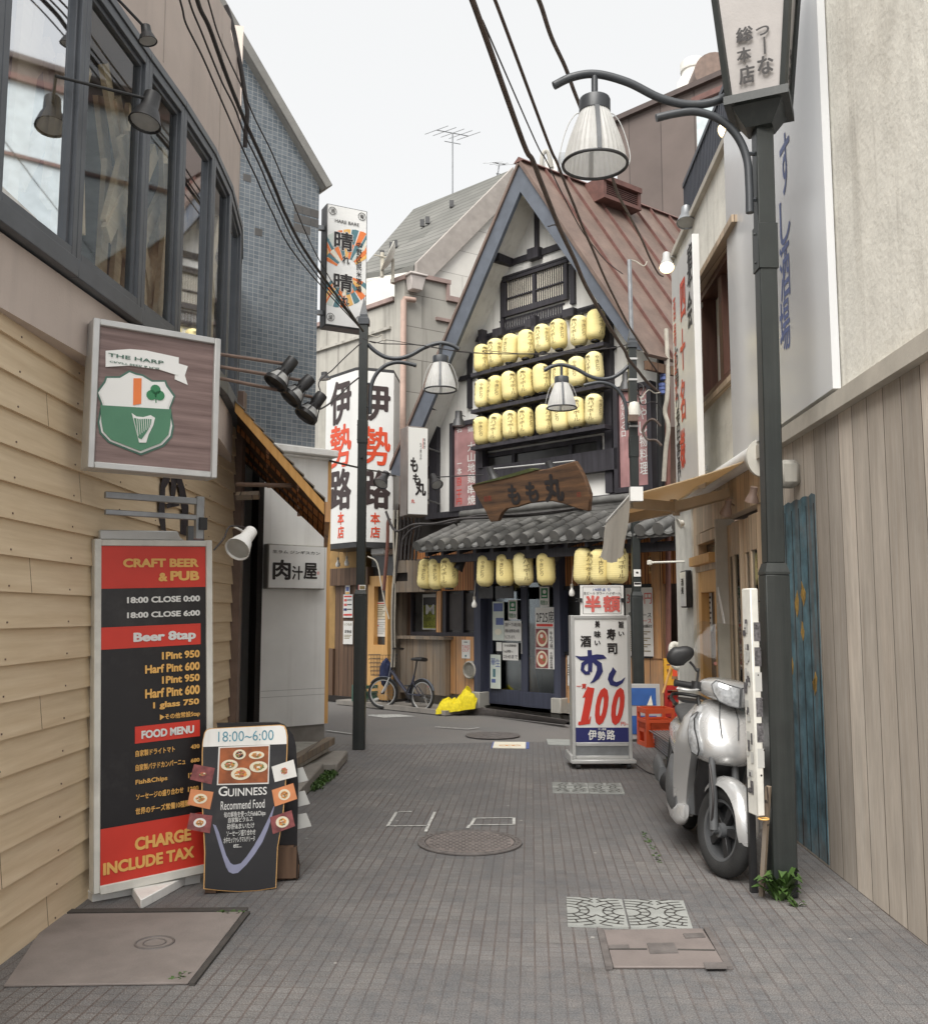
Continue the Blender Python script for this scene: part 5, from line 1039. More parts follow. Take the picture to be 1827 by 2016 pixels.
# ---------------------------------------------------------------- papers stuck on the front
def poster(F_, p1, p2, d, label, items, mat='paper', name='poster', bl=None, grp=None):
    a, b = F_.uv(p1, d), F_.uv(p2, d); s0, s1, z1, z0 = a[0], b[0], a[1], b[1]
    if bl: z0 = F_.uv(bl, d)[1]
    t = thing(name, label, 'poster', F_.P((s0+s1)/2, z0, d), grp); mb = MB(); F_.box(mb, s0, s1, z0, z1, d - .002, d); part('sheet', mb, M[mat], t)
    by = {}
    for it in items:
        m_ = it[0]; mb = by.setdefault(m_, MB()); X0, X1, Y0, Y1 = s0 + (s1-s0)*it[2], s0 + (s1-s0)*it[3], z1 - (z1-z0)*it[5], z1 - (z1-z0)*it[4]; dd = d + .002 + .0012 * list(by).index(m_)
        if it[1] == '#': F_.box(mb, X0, X1, Y0, Y1, d + .0005, dd)
        elif it[1] == 'o': F_.polys(mb, [((X0+X1)/2 + (X1-X0)/2*math.cos(i*math.pi/9), (Y0+Y1)/2 + (Y1-Y0)/2*math.sin(i*math.pi/9)) for i in range(18)], d + .0005, dd)
        else: F_.texts(mb, it[1], X0, X1, Y0, Y1, dd, .006, it[6] if len(it) > 6 else False)
    for m_, mb in by.items(): part('print', mb, M[m_], t)
    return t
def lines(m_, n, y0, y1, x0=.1, x1=.9): return [(m_, '#', x0, x1 - .12 * ((i*7) % 3), y0 + (y1-y0)*i/n, y0 + (y1-y0)*(i+.4)/n) for i in range(n)]
smoke = [('green', '#', .14, .86, .08, .58), ('paper', '#', .26, .74, .44, .50), ('paper', 'o', .34, .7, .16, .36), ('green', '喫煙OK', .1, .9, .68, .92)]
poster(FM, C4(422, 760), C4(515, 965), .02, 'green and white smoking notice on the left sliding door', smoke, grp='smoking notices')
poster(FM, C4(750, 622), C4(850, 832), .10, 'green and white smoking notice at the top of the right door', smoke, grp='smoking notices')
poster(FM, C4(258, 780), C4(380, 1185), .02, 'tall pale blue poster at the upper left of the left door', [('slateblue', '#', .1, .9, .04, .25), ('paleteal', '#', .2, .8, .26, .4), ('slateblue', '#', .3, .95, .42, .60), ('cream', 'o', .2, .8, .70, .86)], 'paleteal')
poster(FM, C4(382, 978), C4(560, 1188), .02, 'white paper about table seats on the left sliding door', [('ink', '2階テーブル席(25席)', .04, .97, .1, .32), ('ink', '3階お座敷席(30席)', .04, .9, .42, .62), ('ink', 'もございます。', .04, .65, .72, .9)])
poster(FM, C4(298, 1202), C4(356, 1295), .02, 'small blank white card on the left sliding door', [])
poster(FM, C4(364, 1208), C4(528, 1394), .02, 'white opening hours paper on the left sliding door', [('ink', 'もも丸営業時間', .12, .86, .08, .22), ('ink', '16時~', .06, .68, .4, .58), ('ink', '23:45まで', .06, .96, .68, .9)])
poster(FM, C4(236, 1330), C4(345, 1690), .02, 'tall white and blue bottle poster low on the left door', [('slateblue', '生', .5, .95, .12, .36), ('slateblue', '華', .05, .5, .1, .32), ('teal', '#', .25, .5, .42, .66), ('slateblue', '#', .12, .5, .72, .83)], 'paleteal')
poster(FM, C4(705, 838), C4(905, 1050), .10, 'white paper reading 2F25 seats with red underline on right door', [('ink', '2F25席', .05, .97, .18, .78), ('red', '#', .06, .92, .82, .95)])
for y0, y1, tx_, lb in ((1052, 1265, '牛もつ鍋', 'hot pot photo menu paper, upper one on the right door'), (1268, 1480, '大山鶏水炊き鍋', 'hot pot photo menu paper, lower one on the right door')):
    poster(FM, C4(706, y0), C4(905, y1 + 5), .10, lb, [('photoplum', '#', .02, .68, .03, .97), ('plate', 'o', .06, .64, .1, .92), ('foodred', 'o', .14, .58, .2, .8), ('cream', 'o', .25, .42, .3, .5), ('foodgreen', 'o', .4, .52, .5, .62), ('ink', tx_, .77, .93, .15, .97, True)])
poster(FM, B8(1205, 290), B8(1307, 525), .07, 'small white take out notice with red letters on orange boards', [('fadedred', 'TAKE', .06, .94, .28, .46), ('fadedred', 'OUT', .1, .9, .48, .64), ('ink', '#', .3, .7, .1, .14), ('teal', 'o', .4, .6, .8, .92)], bl=B8(1205, 518))
poster(FM, A7(1462, 382), A7(1620, 765), .07, 'large white price poster behind the far lamp post', [('fadedred', '3500円', .05, .97, .08, .24), ('ink', '宴会コース', .1, .95, .36, .44), ('fadedred', 'コース', .5, .95, .46, .52), ('ink', '飲み放題付', .3, .97, .54, .59)] + lines('fadedink', 10, .64, .95))
poster(FM, A7(1138, 760), A7(1162, 930), .07, 'narrow white paper strip beside the right door post', lines('ink', 5, .3, .7))
# hanging menu strips on the orange fascia
for k, x in enumerate((1475, 1500, 1590)): poster(FM, A7(x, 190 + k*6), A7(x + 22, 300), .04, ('leftmost', 'middle', 'rightmost')[k] + ' narrow wooden menu strip right of the three lanterns', [('ink', '鳥料理', .2, .8, .05, .9, True)], 'pine', 'menu_strip', grp='wooden menu strips')
# ================================================================ GREY CORNER BUILDING behind, and its shop
cB = (-1.08, 17.2, 0); FB1 = Fr(cB, (.715, -.699, 0)); FB2 = Fr(cB, (.84, .54, 0))
gb = thing('grey_building', 'grey concrete corner building with stepped parapet and slate mansard roof', 'building', cB)
zc1 = FB1.uv((795, 553))[1]; zc2 = FB2.uv(A2(1265, 960))[1]; sc2 = FB2.uv(A2(1330, 960))[0]; z3 = FB2.uv(A2(1440, 1160))[1]
mb = MB(); FB1.box(mb, -9, -.28, 0, zc1 - .35, -.3, 0); FB1.box(mb, -.28, 0, 0, zc1, -.28, .03); part('left_wall', mb, M['concrete'], gb)
mb = MB(); FB2.box(mb, .0, sc2, 0, zc2, -.3, 0); FB2.box(mb, sc2, 9, 0, z3, -.3, 0); part('right_wall', mb, M['blocks'], gb)
mb = MB(); cop = mk('brown_coping', (.30, .22, .20), .7); FB1.box(mb, -9, -.30, zc1 - .33, zc1 - .25, -.4, .06); FB1.box(mb, -.34, .05, zc1, zc1 + .08, -.36, .08); FB2.box(mb, .05, sc2 + .06, zc2 + .0, zc2 + .08, -.34, .06); FB2.box(mb, sc2 - .02, 9, z3, z3 + .10, -.34, .06); FB2.box(mb, sc2 - .02, sc2 + .04, z3 + .1, zc2, -.34, .05)
FB2.box(mb, sc2 - .25, 9, z3 - .42, z3 - .36, 0, .05); part('coping', mb, cop, gb)
mb = MB(); FB1.box(mb, -9, -.4, zc1 - .85, zc1 - .8, 0, .05); part('string_course', mb, M['concrete'], gb)
# slate roof of the big house behind
h = thing('slate_roof_house', 'large house behind with grey slate roof and pale gable siding', 'building', (0, 21, 0))
e1, e2, r1, r2 = (724, 508), (814, 534), (814, 421), (1010, 337)
FRf = Fr(V((-1.2, 19.5, 0)), (.715, -.699, 0))
RW = V((.84, .54, 0))
p_e = FRf.pt(e2); p_el = FRf.pt((640, 625)); zr_ = 0
# ridge: same direction as the eave, farther back
k = None
for dd in range(1, 90):
    q_ = p_e + RW * (dd * .1); r_ = ray((1000, 341))
    Y_ = q_.y; z_ = at((CX + (q_.x / Y_) * FPX * 1.0, 340), Y_).z
    u_ = q_.x / q_.y
    if u_ >= ray((998, 345)).x / ray((998, 345)).y: k = V((q_.x, q_.y, at((998, 345), q_.y).z)); break
ridge_r = k; FRd = Fr(V((ridge_r.x, ridge_r.y, 0)), (.715, -.699, 0)); ridge_l = FRd.pt((814, 421)); eave_l = FRf.pt((700, 552))
mb = MB(); up = V((0, 0, .12)); mb.prism([p_e, eave_l, ridge_l, ridge_r], up); part('roof', mb, M['slate'], h)
mb = MB(); mb.prism([p_e + V((.03, -.03, -.05)), ridge_r + V((.03, -.03, -.05)), ridge_r + V((.03, -.03, .16)), p_e + V((.03, -.03, .16))], (.05, -.05, 0)); mb.prism([p_e + V((.08, -.08, -.5)), ridge_r + V((.08, -.08, -.5)), ridge_r + V((.08, -.08, -.05)), p_e + V((.08, -.08, -.05))], (-.04, .04, 0)); part('verge_board', mb, mk('verge_grey', (.33, .30, .275), .7), h)
mb = MB(); g0, g1 = V((p_e.x, p_e.y, 0)), V((ridge_r.x, ridge_r.y, 0)); g2 = g1 + (g1 - g0)
mb.prism([g0, p_e, ridge_r, V((g2.x, g2.y, p_e.z)), g2], FRf.ex * -.3); part('gable_wall', mb, M['siding'], h)
mb = MB(); mb.prism([V((eave_l.x, eave_l.y, 0)), eave_l, p_e, g0], RW * .2); part('front_wall', mb, M['siding'], h)
mb = MB()
sl_u = (ridge_r - p_e)
for u, v in ((.12, .32), (.3, .55), (.36, .57), (.55, .72), (.03, .2), (.08, .3)):
    b0 = eave_l.lerp(p_e, .2 + u*.8) + (ridge_l.lerp(ridge_r, .2 + u*.8) - eave_l.lerp(p_e, .2 + u*.8)) * v + up; mb.box(b0.x - .05, b0.x + .05, b0.y - .03, b0.y + .03, b0.z, b0.z + .16)
part('snow_guard', mb, M['darkmetal'], h)
# antennas
def antenna(p0, top, label, n=6, w_=.6):
    t = thing('tv_antenna', label, 'antenna', p0, 'roof antennas'); part('mast', MB().tube([p0, top], .02, 6), M['greymetal'], t); mb = MB(); d = V((.8, .3, 0)).normalized(); s_ = V((-.3, .8, .0)).normalized(); mb.tube([top - d*w_, top + d*w_], .012, 5)
    for k in range(n): c_ = top + d*w_*(2*k/(n-1) - 1); mb.tube([c_ - s_*w_*.7 + d*.2, c_ + s_*w_*.7 - d*.2], .008, 5)
    mb.tube([top - V((0, 0, .25)) - d*w_*.5, top - V((0, 0, .25)) + d*w_*.5], .01, 5); part('elements', mb, M['greymetal'], t)
antenna(at((891, 385), 22.5), at((891, 262), 22.5), 'tall TV antenna on the slate roof', 5, .42); antenna(at((979, 345), 21), at((983, 322), 21), 'small TV antenna behind the gable peak', 3, .16)
# dish, downpipe with hopper
t = thing('satellite_dish', 'white satellite dish on the grey corner parapet', 'dish', FB1.P(-.2, zc1 + .1, -.1)); dd = at(A2(800, 720), 17.0); ax = V((-.9, -.2, .38)).normalized(); T = Matrix.Translation(dd) @ ax.to_track_quat('Z', 'Y').to_matrix().to_4x4()
part('reflector', MB().lathe([(.0001, .0), (.12, .015), (.22, .05), (.30, .11), (.30, .118), (.2, .06), (.0001, .012)], T, 24), M['whiteplastic'], t); part('mount', MB().tube([dd, dd - V((0, 0, .45))], .03, 7).tube([dd + ax*.02, dd + ax*.38 - V((0, 0, .1))], .012, 6).tube([at(A2(693, 660), 17.0), at(A2(693, 900), 17.0)], .035, 8), M['cable_pale'], t)
t = thing('downpipe', 'terracotta downpipe with white hopper on the grey corner wall', 'pipe', FB2.pt((798, 1010), .08))
mb = MB(); q_ = FB2.uv(A2(905, 1130), .08); mb.tube([FB2.P(q_[0], 1.0, .08), FB2.P(q_[0], q_[1], .08)], .058, 10); mb.tube([FB2.P(q_[0], q_[1] + .03, .08), FB2.P(q_[0] + .24, q_[1] + .05, .08)], .05, 10); part('pipe', mb, M['terrapipe'], t)
c = FB2.uv(A2(1015, 970), .1); mb = MB(); mb.box8([FB2.P(c[0]-.11, c[1]-.13, .02), FB2.P(c[0]+.11, c[1]-.13, .02), FB2.P(c[0]+.16, c[1]+.13, .02), FB2.P(c[0]-.16, c[1]+.13, .02), FB2.P(c[0]-.11, c[1]-.13, .2), FB2.P(c[0]+.11, c[1]-.13, .2), FB2.P(c[0]+.16, c[1]+.13, .24), FB2.P(c[0]-.16, c[1]+.13, .24)]); FB2.box(mb, c[0]-.19, c[0]+.19, c[1]+.13, c[1]+.17, .02, .27); part('hopper', mb, mk('hopper_white', (.60, .55, .52), .6), t, bev=.01)
# ---------------------------------------------------------------- sushi shop front under its lettered box sign
FS = Fr(V((-1.62, 16.3, 0)), (.7157, -.6984, 0))
sh_ = thing('sake_shop', 'small shop front with a dark board wall and a yellow wooden door', 'shop', FS.pt((700, 1375)))
sx = lambda x, y=800: FS.uv(C1(x, y))[0]; szt = FS.uv((690, 1075))[1]; sR_ = FS.uv((772, 1200))[0]
mb = MB(); FS.box(mb, -2.6, sR_, szt - .02, szt + .4, -1.5, -.05); FS.box(mb, -2.6, sR_, 0, .1, -1.2, .05); part('frame', mb, M['nearblack'], sh_)
z_b = FS.uv(C1(200, 540))[1]
mb = MB(); FS.box(mb, -2.6, sx(395), z_b, szt - .02, -.3, -.02); FS.box(mb, sx(120), sx(188), FS.uv(C1(150, 1275))[1], z_b, -.3, -.02); part('ochre_wall', mb, mk('ochre_wall', (.34, .21, .08), .8, .15), sh_)
mb = MB(); FS.box(mb, -2.6, sx(120), .1, z_b, -.3, -.03); FS.box(mb, sx(188), sx(500), .1, z_b - .05, -.3, .0); FS.box(mb, sx(160), sx(520), z_b - .28, z_b + .02, -.1, .08); FS.box(mb, sx(120), sx(188), .1, FS.uv(C1(150, 1275))[1], -.3, .04); part('dark_boards', mb, M['brownwood'], sh_)
d0, d1 = sx(505), sx(690); zt_ = FS.uv(C1(510, 600))[1]; zg0, zg1 = FS.uv(C1(560, 1240))[1], FS.uv(C1(560, 695))[1]
mb = MB(); FS.box(mb, d0, d0 + .16, .1, zt_, -.1, .03); FS.box(mb, d1 - .06, d1, .1, zt_, -.1, .03); FS.box(mb, d0 + .16, d1 - .06, zg1, zt_, -.1, .03); FS.box(mb, d0 + .16, d1 - .06, .1, zg0, -.1, .03); FS.box(mb, d0 + .16, d1 - .06, zg0 - .5, zg0 - .47, .03, .04); dr_ = part('door', mb, M['pine'], sh_)
mb = MB(); FS.box(mb, d0 + .16, d1 - .06, zg0, zg1, -.08, -.06); part('pane', mb, M['dimglass'], dr_)
mb = MB(); FS.box(mb, d0, d1 + .1, zt_, szt, -.2, -.05); part('transom', mb, M['dimglass'], sh_)
poster(FS, C1(262, 770), C1(348, 986), .03, 'upper white menu notice with red print on the dark shop wall', [('red', '#', .08, .9, .06, .12), ('fadedred', '#', .08, .4, .2, .3), ('ink', '#', .45, .9, .22, .26), ('fadedred', '#', .08, .4, .4, .5), ('ink', '#', .45, .9, .42, .46), ('navy', '#', .08, .4, .6, .7), ('ink', '#', .45, .9, .62, .66), ('red', '#', .06, .94, .84, .92)], grp='shop notices')
poster(FS, C1(262, 1018), C1(348, 1236), .03, 'lower white notice on the dark shop wall beside the lamp post', [('fadedink', 'いつもの', .1, .9, .08, .2), ('ink', '定食会', .15, .9, .38, .52)] + lines('fadedink', 3, .6, .8), grp='shop notices')
poster(FS, C1(280, 670), C1(322, 766), .03, 'thin blue and yellow paper strip at the top of the dark wall', [('slateblue', '#', .15, .85, .3, .7), ('gold', '#', .1, .9, .8, .98)])
poster(FS, C1(565, 840), C1(660, 1000), -.05, 'yellowed menu sheet in the yellow door window', [('fadedred', '#', .1, .9, .05, .12)] + lines('fadedink', 7, .2, .95), 'cream', grp='door papers')
poster(FS, C1(562, 1004), C1(672, 1165), -.05, 'white calendar sheet in the yellow door window', [('red', 'o', .2, .3, .3, .4)] + lines('greypaper', 6, .15, .9), grp='door papers')
bulb(FS.pt(C1(212, 478), .25), 'white bulb on a wire left of the near lamp post, left one', .3); bulb(FS.pt(C1(294, 466), .25), 'white bulb on a wire left of the near lamp post, right one', .3)
solo('bulb_wire', MB().tube(cat_rom([FS.pt(C1(130, 360), .25), FS.pt(C1(205, 350), .25), FS.pt(C1(290, 325), .25), FS.pt(C1(360, 290), .25)]), .01, 6), M['cable_pale'], 'pale wire carrying two bulbs under the big lettered sign', 'wire')
mb = MB(); FS.rect(mb, C1(515, 335), C1(640, 395), .0, .22); solo('wall_light', mb, M['alu'], 'rectangular grey wall light under the big lettered sign', 'light', bev=.02)
# the two faced box sign
cI = at((703, 900), 15.5); cI.z = 0; F1 = Fr(cI, (.66, -.75, 0)); F2 = Fr(cI, (.93, .37, 0))
a1 = F1.uv(C2(78, 255)); b1 = F1.uv(C2(370, 152)); zt_ = b1[1]; zb_ = F1.uv(C2(105, 1962))[1]; a2 = F2.uv(C2(775, 1000))
t = thing('corner_box_sign', 'big white two faced box sign with large black and red brush characters', 'sign', cI + V((0, 0, zb_)))
pL, pC0, pC1, pR = F1.P(a1[0], 0), F1.P(-.06, 0), F2.P(.06, 0), F2.P(a2[0], 0); bk = FB1.P(-.3, 0, .1); back = [pR + V((.05, .75, 0)), pL + V((.35, .85, 0))]
lift_ = lambda p, z_: V((p.x, p.y, z_)); ring = [pL, pC0, pC1, pR] + back
mb = MB().prism([lift_(p, zb_) for p in ring], (0, 0, zt_ - zb_)); part('case', mb, M['sign_white'], t)
mb = MB().prism([lift_(p, zb_ - .09) for p in ring], (0, 0, .085)).prism([lift_(p, zt_ + .003) for p in ring], (0, 0, .05)); part('trim', mb, M['darkmetal'], t)
mbk, mbr = MB(), MB(); lay = (('伊', 265, 690, 'k'), ('勢', 722, 1148, 'r'), ('路', 1175, 1600, 'k'), ('本', 1630, 1755, 's'), ('店', 1775, 1898, 's'))
for ch, y0, y1, k_ in lay:
    m_ = mbk if k_ == 'k' else mbr
    if k_ == 's': F1.text(m_, ch, C2(195, y0), C2(258, y1), .004, .03); F2.text(m_, ch, C2(535, y0), C2(636, y1), .004, .03)
    else: bd = .02 if ch == '勢' else .036; F1.text(m_, ch, C2(118, y0 + 20), C2(334, y1 - 10), .004, bd); F2.text(m_, ch, C2(430, y0), C2(745, y1), .004, bd)
part('black_lettering', mbk, M['brownink'], t); part('red_lettering', mbr, M['vermilion'], t)
spot('spot_lamp', 'dark spot lamp hanging in front of the big lettered sign', 'lamp', FM.pt(C2(800, 1250), .3), at(C2(690, 1240), 14.9), at(C2(640, 1335), 14.8), .12, M['darkmetal'])
spot('spot_lamp', 'small lamp at the top left of the big lettered sign', 'lamp', None, at(C2(55, 180), 15.4), at(C2(62, 240), 15.4), .10, M['darkmetal'])
# ---------------------------------------------------------------- projecting fan sign on the tiled corner
FP = Fr(at((655, 640), 10.9), (.89, .455, 0)); a, b = FP.uv(A2(150, 172)), FP.uv(A2(548, 280)); zb_ = FP.uv(A2(140, 1375))[1]; s0, s1, z1 = a[0], b[0], a[1]
t = thing('projecting_sign', 'tall white projecting sign with orange and grey fans and black characters', 'sign', FP.P((s0+s1)/2, zb_)); W_, H_ = s1 - s0, z1 - zb_
mb = MB(); FP.box(mb, s0, s1, zb_, z1, -.20, 0); part('case', mb, M['darkmetal'], t, bev=.006)
mb = MB(); FP.box(mb, s0 + .012, s1 - .012, zb_ + .02, z1 - .012, .0005, .005); part('face', mb, M['sign_white'], t)
px_ = lambda x, y: (s0 + W_ * (x - 150) / 395, z1 - H_ * (y - (172 + (x - 150) * .26)) / 1205)
cols = ['orange', 'cream', 'teal', 'orange', 'teal', 'gold', 'orange', 'paleteal', 'teal', 'orange', 'gold', 'teal']
mbs = {}
for (cx0, cy0, R_, aa0, aa1, off) in ((345, 850, 400, 22, 158, 0), (320, 890, 330, 200, 340, 4), (345, 850, 250, 22, 158, 5), (325, 890, 215, 205, 335, 8)):
    n = 11
    for i in range(n):
        t0, t1 = RA(aa0 + (aa1 - aa0) * (i + .06) / n), RA(aa0 + (aa1 - aa0) * (i + .9) / n); r0 = R_ * .42
        pts = [(cx0 + r * math.cos(t_) * .95, cy0 - r * math.sin(t_)) for r, t_ in ((r0, t0), (R_, t0), (R_ * 1.01, (t0+t1)/2), (R_, t1), (r0, t1))]
        if any(x < 158 or x > 538 for x, y in pts): pts = [(min(538, max(158, x)), y) for x, y in pts]
        FP.polys(mbs.setdefault(cols[(i + off) % 12], MB()), [px_(*p) for p in pts], .0052, .0072 + (.001 if R_ < 300 else 0))
for m_, mb in mbs.items(): part('fan_' + M[m_].name, mb, M[m_], t)
def sgn(mb, s_, x0, y0, x1, y1, bold, d=.012, vert=False): q0, q1 = px_(x0, y0), px_(x1, y1); FP.texts(mb, s_, q0[0], q1[0], q1[1], q0[1], d, bold, vert)
mb = MB()
for ch, x0, y0, x1, y1 in (('晴', 215, 440, 412, 690), ('れ', 298, 700, 378, 808), ('晴', 215, 858, 412, 1095), ('れ', 298, 1100, 378, 1215)): sgn(mb, ch, x0, y0, x1, y1, .06, .009)
part('letter_edge', mb, M['paper'], t)
mb = MB()
for ch, x0, y0, x1, y1 in (('晴', 222, 448, 405, 682), ('れ', 302, 705, 374, 802), ('晴', 222, 865, 405, 1088), ('れ', 302, 1106, 374, 1208)): sgn(mb, ch, x0, y0, x1, y1, .026, .0125)
sgn(mb, 'HARE BARE', 228, 336, 462, 428, .012); sgn(mb, '中野区民米酒場', 440, 575, 492, 1100, .015, .012, True)
for ch, x, y in (('酒', 205, 255), ('肴', 490, 328), ('釜', 200, 1305), ('飯', 480, 1365)):
    sgn(mb, ch, x - 22, y - 28, x + 22, y + 28, .01); q0 = px_(x, y); rr = W_ * .095
    for i in range(24):
        t0, t1 = i*math.pi/12, (i+1)*math.pi/12; FP.polys(mb, [(q0[0] + r*math.cos(t_), q0[1] + r*math.sin(t_)) for r, t_ in ((rr, t0), (rr, t1), (rr*.9, t1), (rr*.9, t0))], .0085, .011)
part('lettering', mb, M['ink'], t)
mb = MB(); FP.box(mb, s0 - .35, s0, z1 - .3, z1 - .25, -.14, -.08); FP.box(mb, s0 - .35, s0, zb_ + .15, zb_ + .2, -.14, -.08); part('bracket', mb, M['greymetal'], t)
# ================================================================ LAMP POSTS
def build_post(ak=1.0):
    t = thing('lamp_post', 'x', 'lamp post'); mb = MB(); mb.box(-.067, .067, -.067, .067, 0, 1.72); part('base_column', mb, M['pole'], t, bev=.006)
    mb = MB().loft([[(-k, -k, z_), (k, -k, z_), (k, k, z_), (-k, k, z_)] for k, z_ in ((.067, 1.7205), (.067, 1.735), (.052, 1.785))]); part('shoulder', mb, M['pole'], t, smooth=None)
    mb = MB().box(-.05, .05, -.05, .05, 1.785, 4.88); part('column', mb, M['pole'], t, bev=.005)
    mb = MB().box(-.057, .057, -.057, .057, 3.47, 3.74); mb.tube([(.066, 0, 3.52), (-.066, 0, 3.52)], .008, 6); mb.tube([(.066, 0, 3.69), (-.066, 0, 3.69)], .008, 6); mb.tube([(0, -.07, 3.3), (0, -.055, 3.3)], .016, 8); part('sleeve', mb, M['pole'], t, bev=.003)
    mb = MB().loft([[(-k, -k, z_), (k, -k, z_), (k, k, z_), (-k, k, z_)] for k, z_ in ((.065, 4.88), (.065, 4.95), (.045, 4.97), (.045, 5.0), (.002, 5.22))]); part('finial', mb, M['polearm'], t, smooth=None)
    z0 = 4.48; LX = .90 * ak
    mb = MB().tube(cat_rom([(x * ak, 0, z0 + z_) for x, z_ in ((.05, .17), (.14, .085), (.26, .017), (.40, 0), (.55, .04), (.72, .135), (.89, .185), (1.02, .165), (1.12, .11))]), .0245, 10); part('upper_arm', mb, M['polearm'], t)
    mb = MB().tube(cat_rom([(.62, 0, z0 - .085), (.5, 0, z0 - .055), (.38, 0, z0 - .045), (.25, 0, z0 - .09), (.15, 0, z0 - .19), (.095, 0, z0 - .33), (.085, 0, z0 - .5), (.085, 0, z0 - .66)]), .0235, 10); mb.tube([(.0, 0, z0 - .3), (.09, 0, z0 - .3)], .012, 6); mb.tube([(.0, 0, z0 - .58), (.09, 0, z0 - .58)], .012, 6); part('lower_arm', mb, M['polearm'], t)
    T = Matrix.Translation((LX, 0, z0 - .045)); lm = part('lamp_cap', MB().lathe([(.019, .22), (.019, .075), (.088, .072), (.092, .062), (.092, -.01), (.0001, -.01)], T, 24), M['polearm'], t)
    prof = [(.086, -.012), (.102, -.05), (.125, -.11), (.150, -.18), (.170, -.25), (.184, -.325)]; seg = 72; rings = []
    for r, z_ in prof: rings.append([(LX + (r + (.0022 if k % 2 else -.0022)) * math.cos(2*math.pi*k/seg), (r + (.0022 if k % 2 else -.0022)) * math.sin(2*math.pi*k/seg), z0 - .045 + z_) for k in range(seg)])
    part('lamp_shade', MB().loft(rings, cap=False), M['lampglass'], lm, smooth=None)
    part('rim', MB().torus(.187, .009, T @ Matrix.Translation((0, 0, -.33)), 40, 8, 1.1), M['darkmetal'], lm)
    mb = MB()
    for a in (math.pi/2, -math.pi/2):
        c_, s_ = math.cos(a), math.sin(a); pts = [((r + .006) * s_ , z_) for r, z_ in prof]
        for (y0, z_0), (y1, z_1) in zip(pts, pts[1:]): mb.box8([(LX - .013, y0, z0 - .045 + z_0), (LX + .013, y0, z0 - .045 + z_0), (LX + .013, y1, z0 - .045 + z_1), (LX - .013, y1, z0 - .045 + z_1)] + [(LX - .013, y0 + s_*.006, z0 - .045 + z_0), (LX + .013, y0 + s_*.006, z0 - .045 + z_0), (LX + .013, y1 + s_*.006, z0 - .045 + z_1), (LX - .013, y1 + s_*.006, z0 - .045 + z_1)])
    part('strap', mb, M['polearm'], lm)
    mb = MB()
    for a in (0, math.pi):
        c_ = math.cos(a); mb.tube(cat_rom([(LX + c_*.092, 0, z0 - .062), (LX + c_*.112, 0, z0 - .066), (LX + c_*.15, 0, z0 - .12), (LX + c_*.185, 0, z0 - .22), (LX + c_*.205, 0, z0 - .32), (LX + c_*.196, 0, z0 - .375)]), .0035, 6)
    part('guard_wire', mb, M['alu'], lm); return t
LP = build_post(); LP.location = (-1.175, 10.92, 0); LP['label'] = 'left lamp post with bell lamp in front of the big lettered sign'; LP['group'] = 'green lamp posts'
PB = build_post(1.09); PB['group'] = 'green lamp posts'; PB.location = (1.71, 5.33, 0); PB.rotation_euler = (0, RA(-.5), math.pi); PB['label'] = 'nearest lamp post, at right, carrying a box sign and a bell lamp'
PF = dup(LP); PF.location = (2.14, 11.9, 0); PF.rotation_euler.z = math.pi; PF['label'] = 'far right lamp post tangled with wires before the lantern rack'
# clamps, stickers and fittings on the posts
t = thing('post_fittings', 'white sensor and pale pipe clamped to the far right lamp post', 'fitting', (2.14, 11.8, 3.8))
part('sensor', MB().lathe([(.0001, .14), (.06, .12), (.075, .05), (.07, -.05), (.0001, -.06)], Matrix.Translation((2.14, 11.8, 4.03)), 16), M['whiteplastic'], t); part('visor', MB().box(2.055, 2.17, 11.70, 11.8, 3.9, 3.98), M['brownpipe'], t)
part('conduit', MB().tube([(2.14, 11.9, 5.0), (2.13, 11.9, 6.05)], .028, 8), M['greymetal'], t); part('arm', MB().tube(cat_rom([(2.13, 11.9, 6.05), (2.21, 11.9, 6.03), (2.31, 11.88, 5.96), (2.355, 11.88, 6.02)]), .008, 5), M['cable_pale'], t)
mb = MB()
for z_ in (3.85, 4.1, 4.45, 4.72): mb.box(2.081, 2.199, 11.841, 11.959, z_, z_ + .025)
part('band', mb, M['alu'], t)
def sticker(p1, p2, Y, label, items, mat='paper'):
    F_ = Fr((0, Y, 0), (1, 0, 0)); return poster(F_, p1, p2, 0.0, label, items, mat, 'sticker')
sticker(A7(1508, 278), A7(1548, 318), 11.843, 'white cartoonish sticker on the far right lamp post, upper one', [('ink', 'o', .3, .7, .3, .6)]); sticker(A7(1510, 350), A7(1550, 372), 11.843, 'black and white sticker on the far right lamp post, lower one', [('ink', '#', .05, .95, .1, .6)])
sticker(C1(402, 680), C1(470, 728), 10.862, 'small white label with red edge on the left lamp post', [('fadedred', '#', .0, .1, 0, 1), ('fadedink', '#', .2, .9, .2, .8)])
# lantern shaped box sign on the near post
cL = at((1556, 140), 5.35); zB = 4.46; ang = RA(-24)
t = thing('post_box_sign', 'dark framed four sided box sign with brush writing on top of the near lamp post', 'sign', (1.735, 5.33, zB))
ctr = V((1.735, 5.33, 0)); k0, k1, Hh = .149, .227, .86
def cor(k, z_): return [ctr + V((k*(math.cos(ang)*sx_ - math.sin(ang)*sy_), k*(math.sin(ang)*sx_ + math.cos(ang)*sy_), zB + z_)) for sx_, sy_ in ((-1, -1), (1, -1), (1, 1), (-1, 1))]
c0, c1 = cor(k0, 0), cor(k1, Hh)
part('base_plate', MB().loft([cor(k0 + .03, -.03), cor(k0 + .03, .02)]).loft([cor(.075, -.14), cor(k0 - .01, -.03)]), M['pole'], t, smooth=None)
mb = MB()
for i in range(4):
    a, b = c0[i], c1[i]; mb.tube([a, b], .024, 4)
    mb.tube([c0[i], c0[(i+1) % 4]], .022, 4); mb.tube([c1[i], c1[(i+1) % 4]], .022, 4)
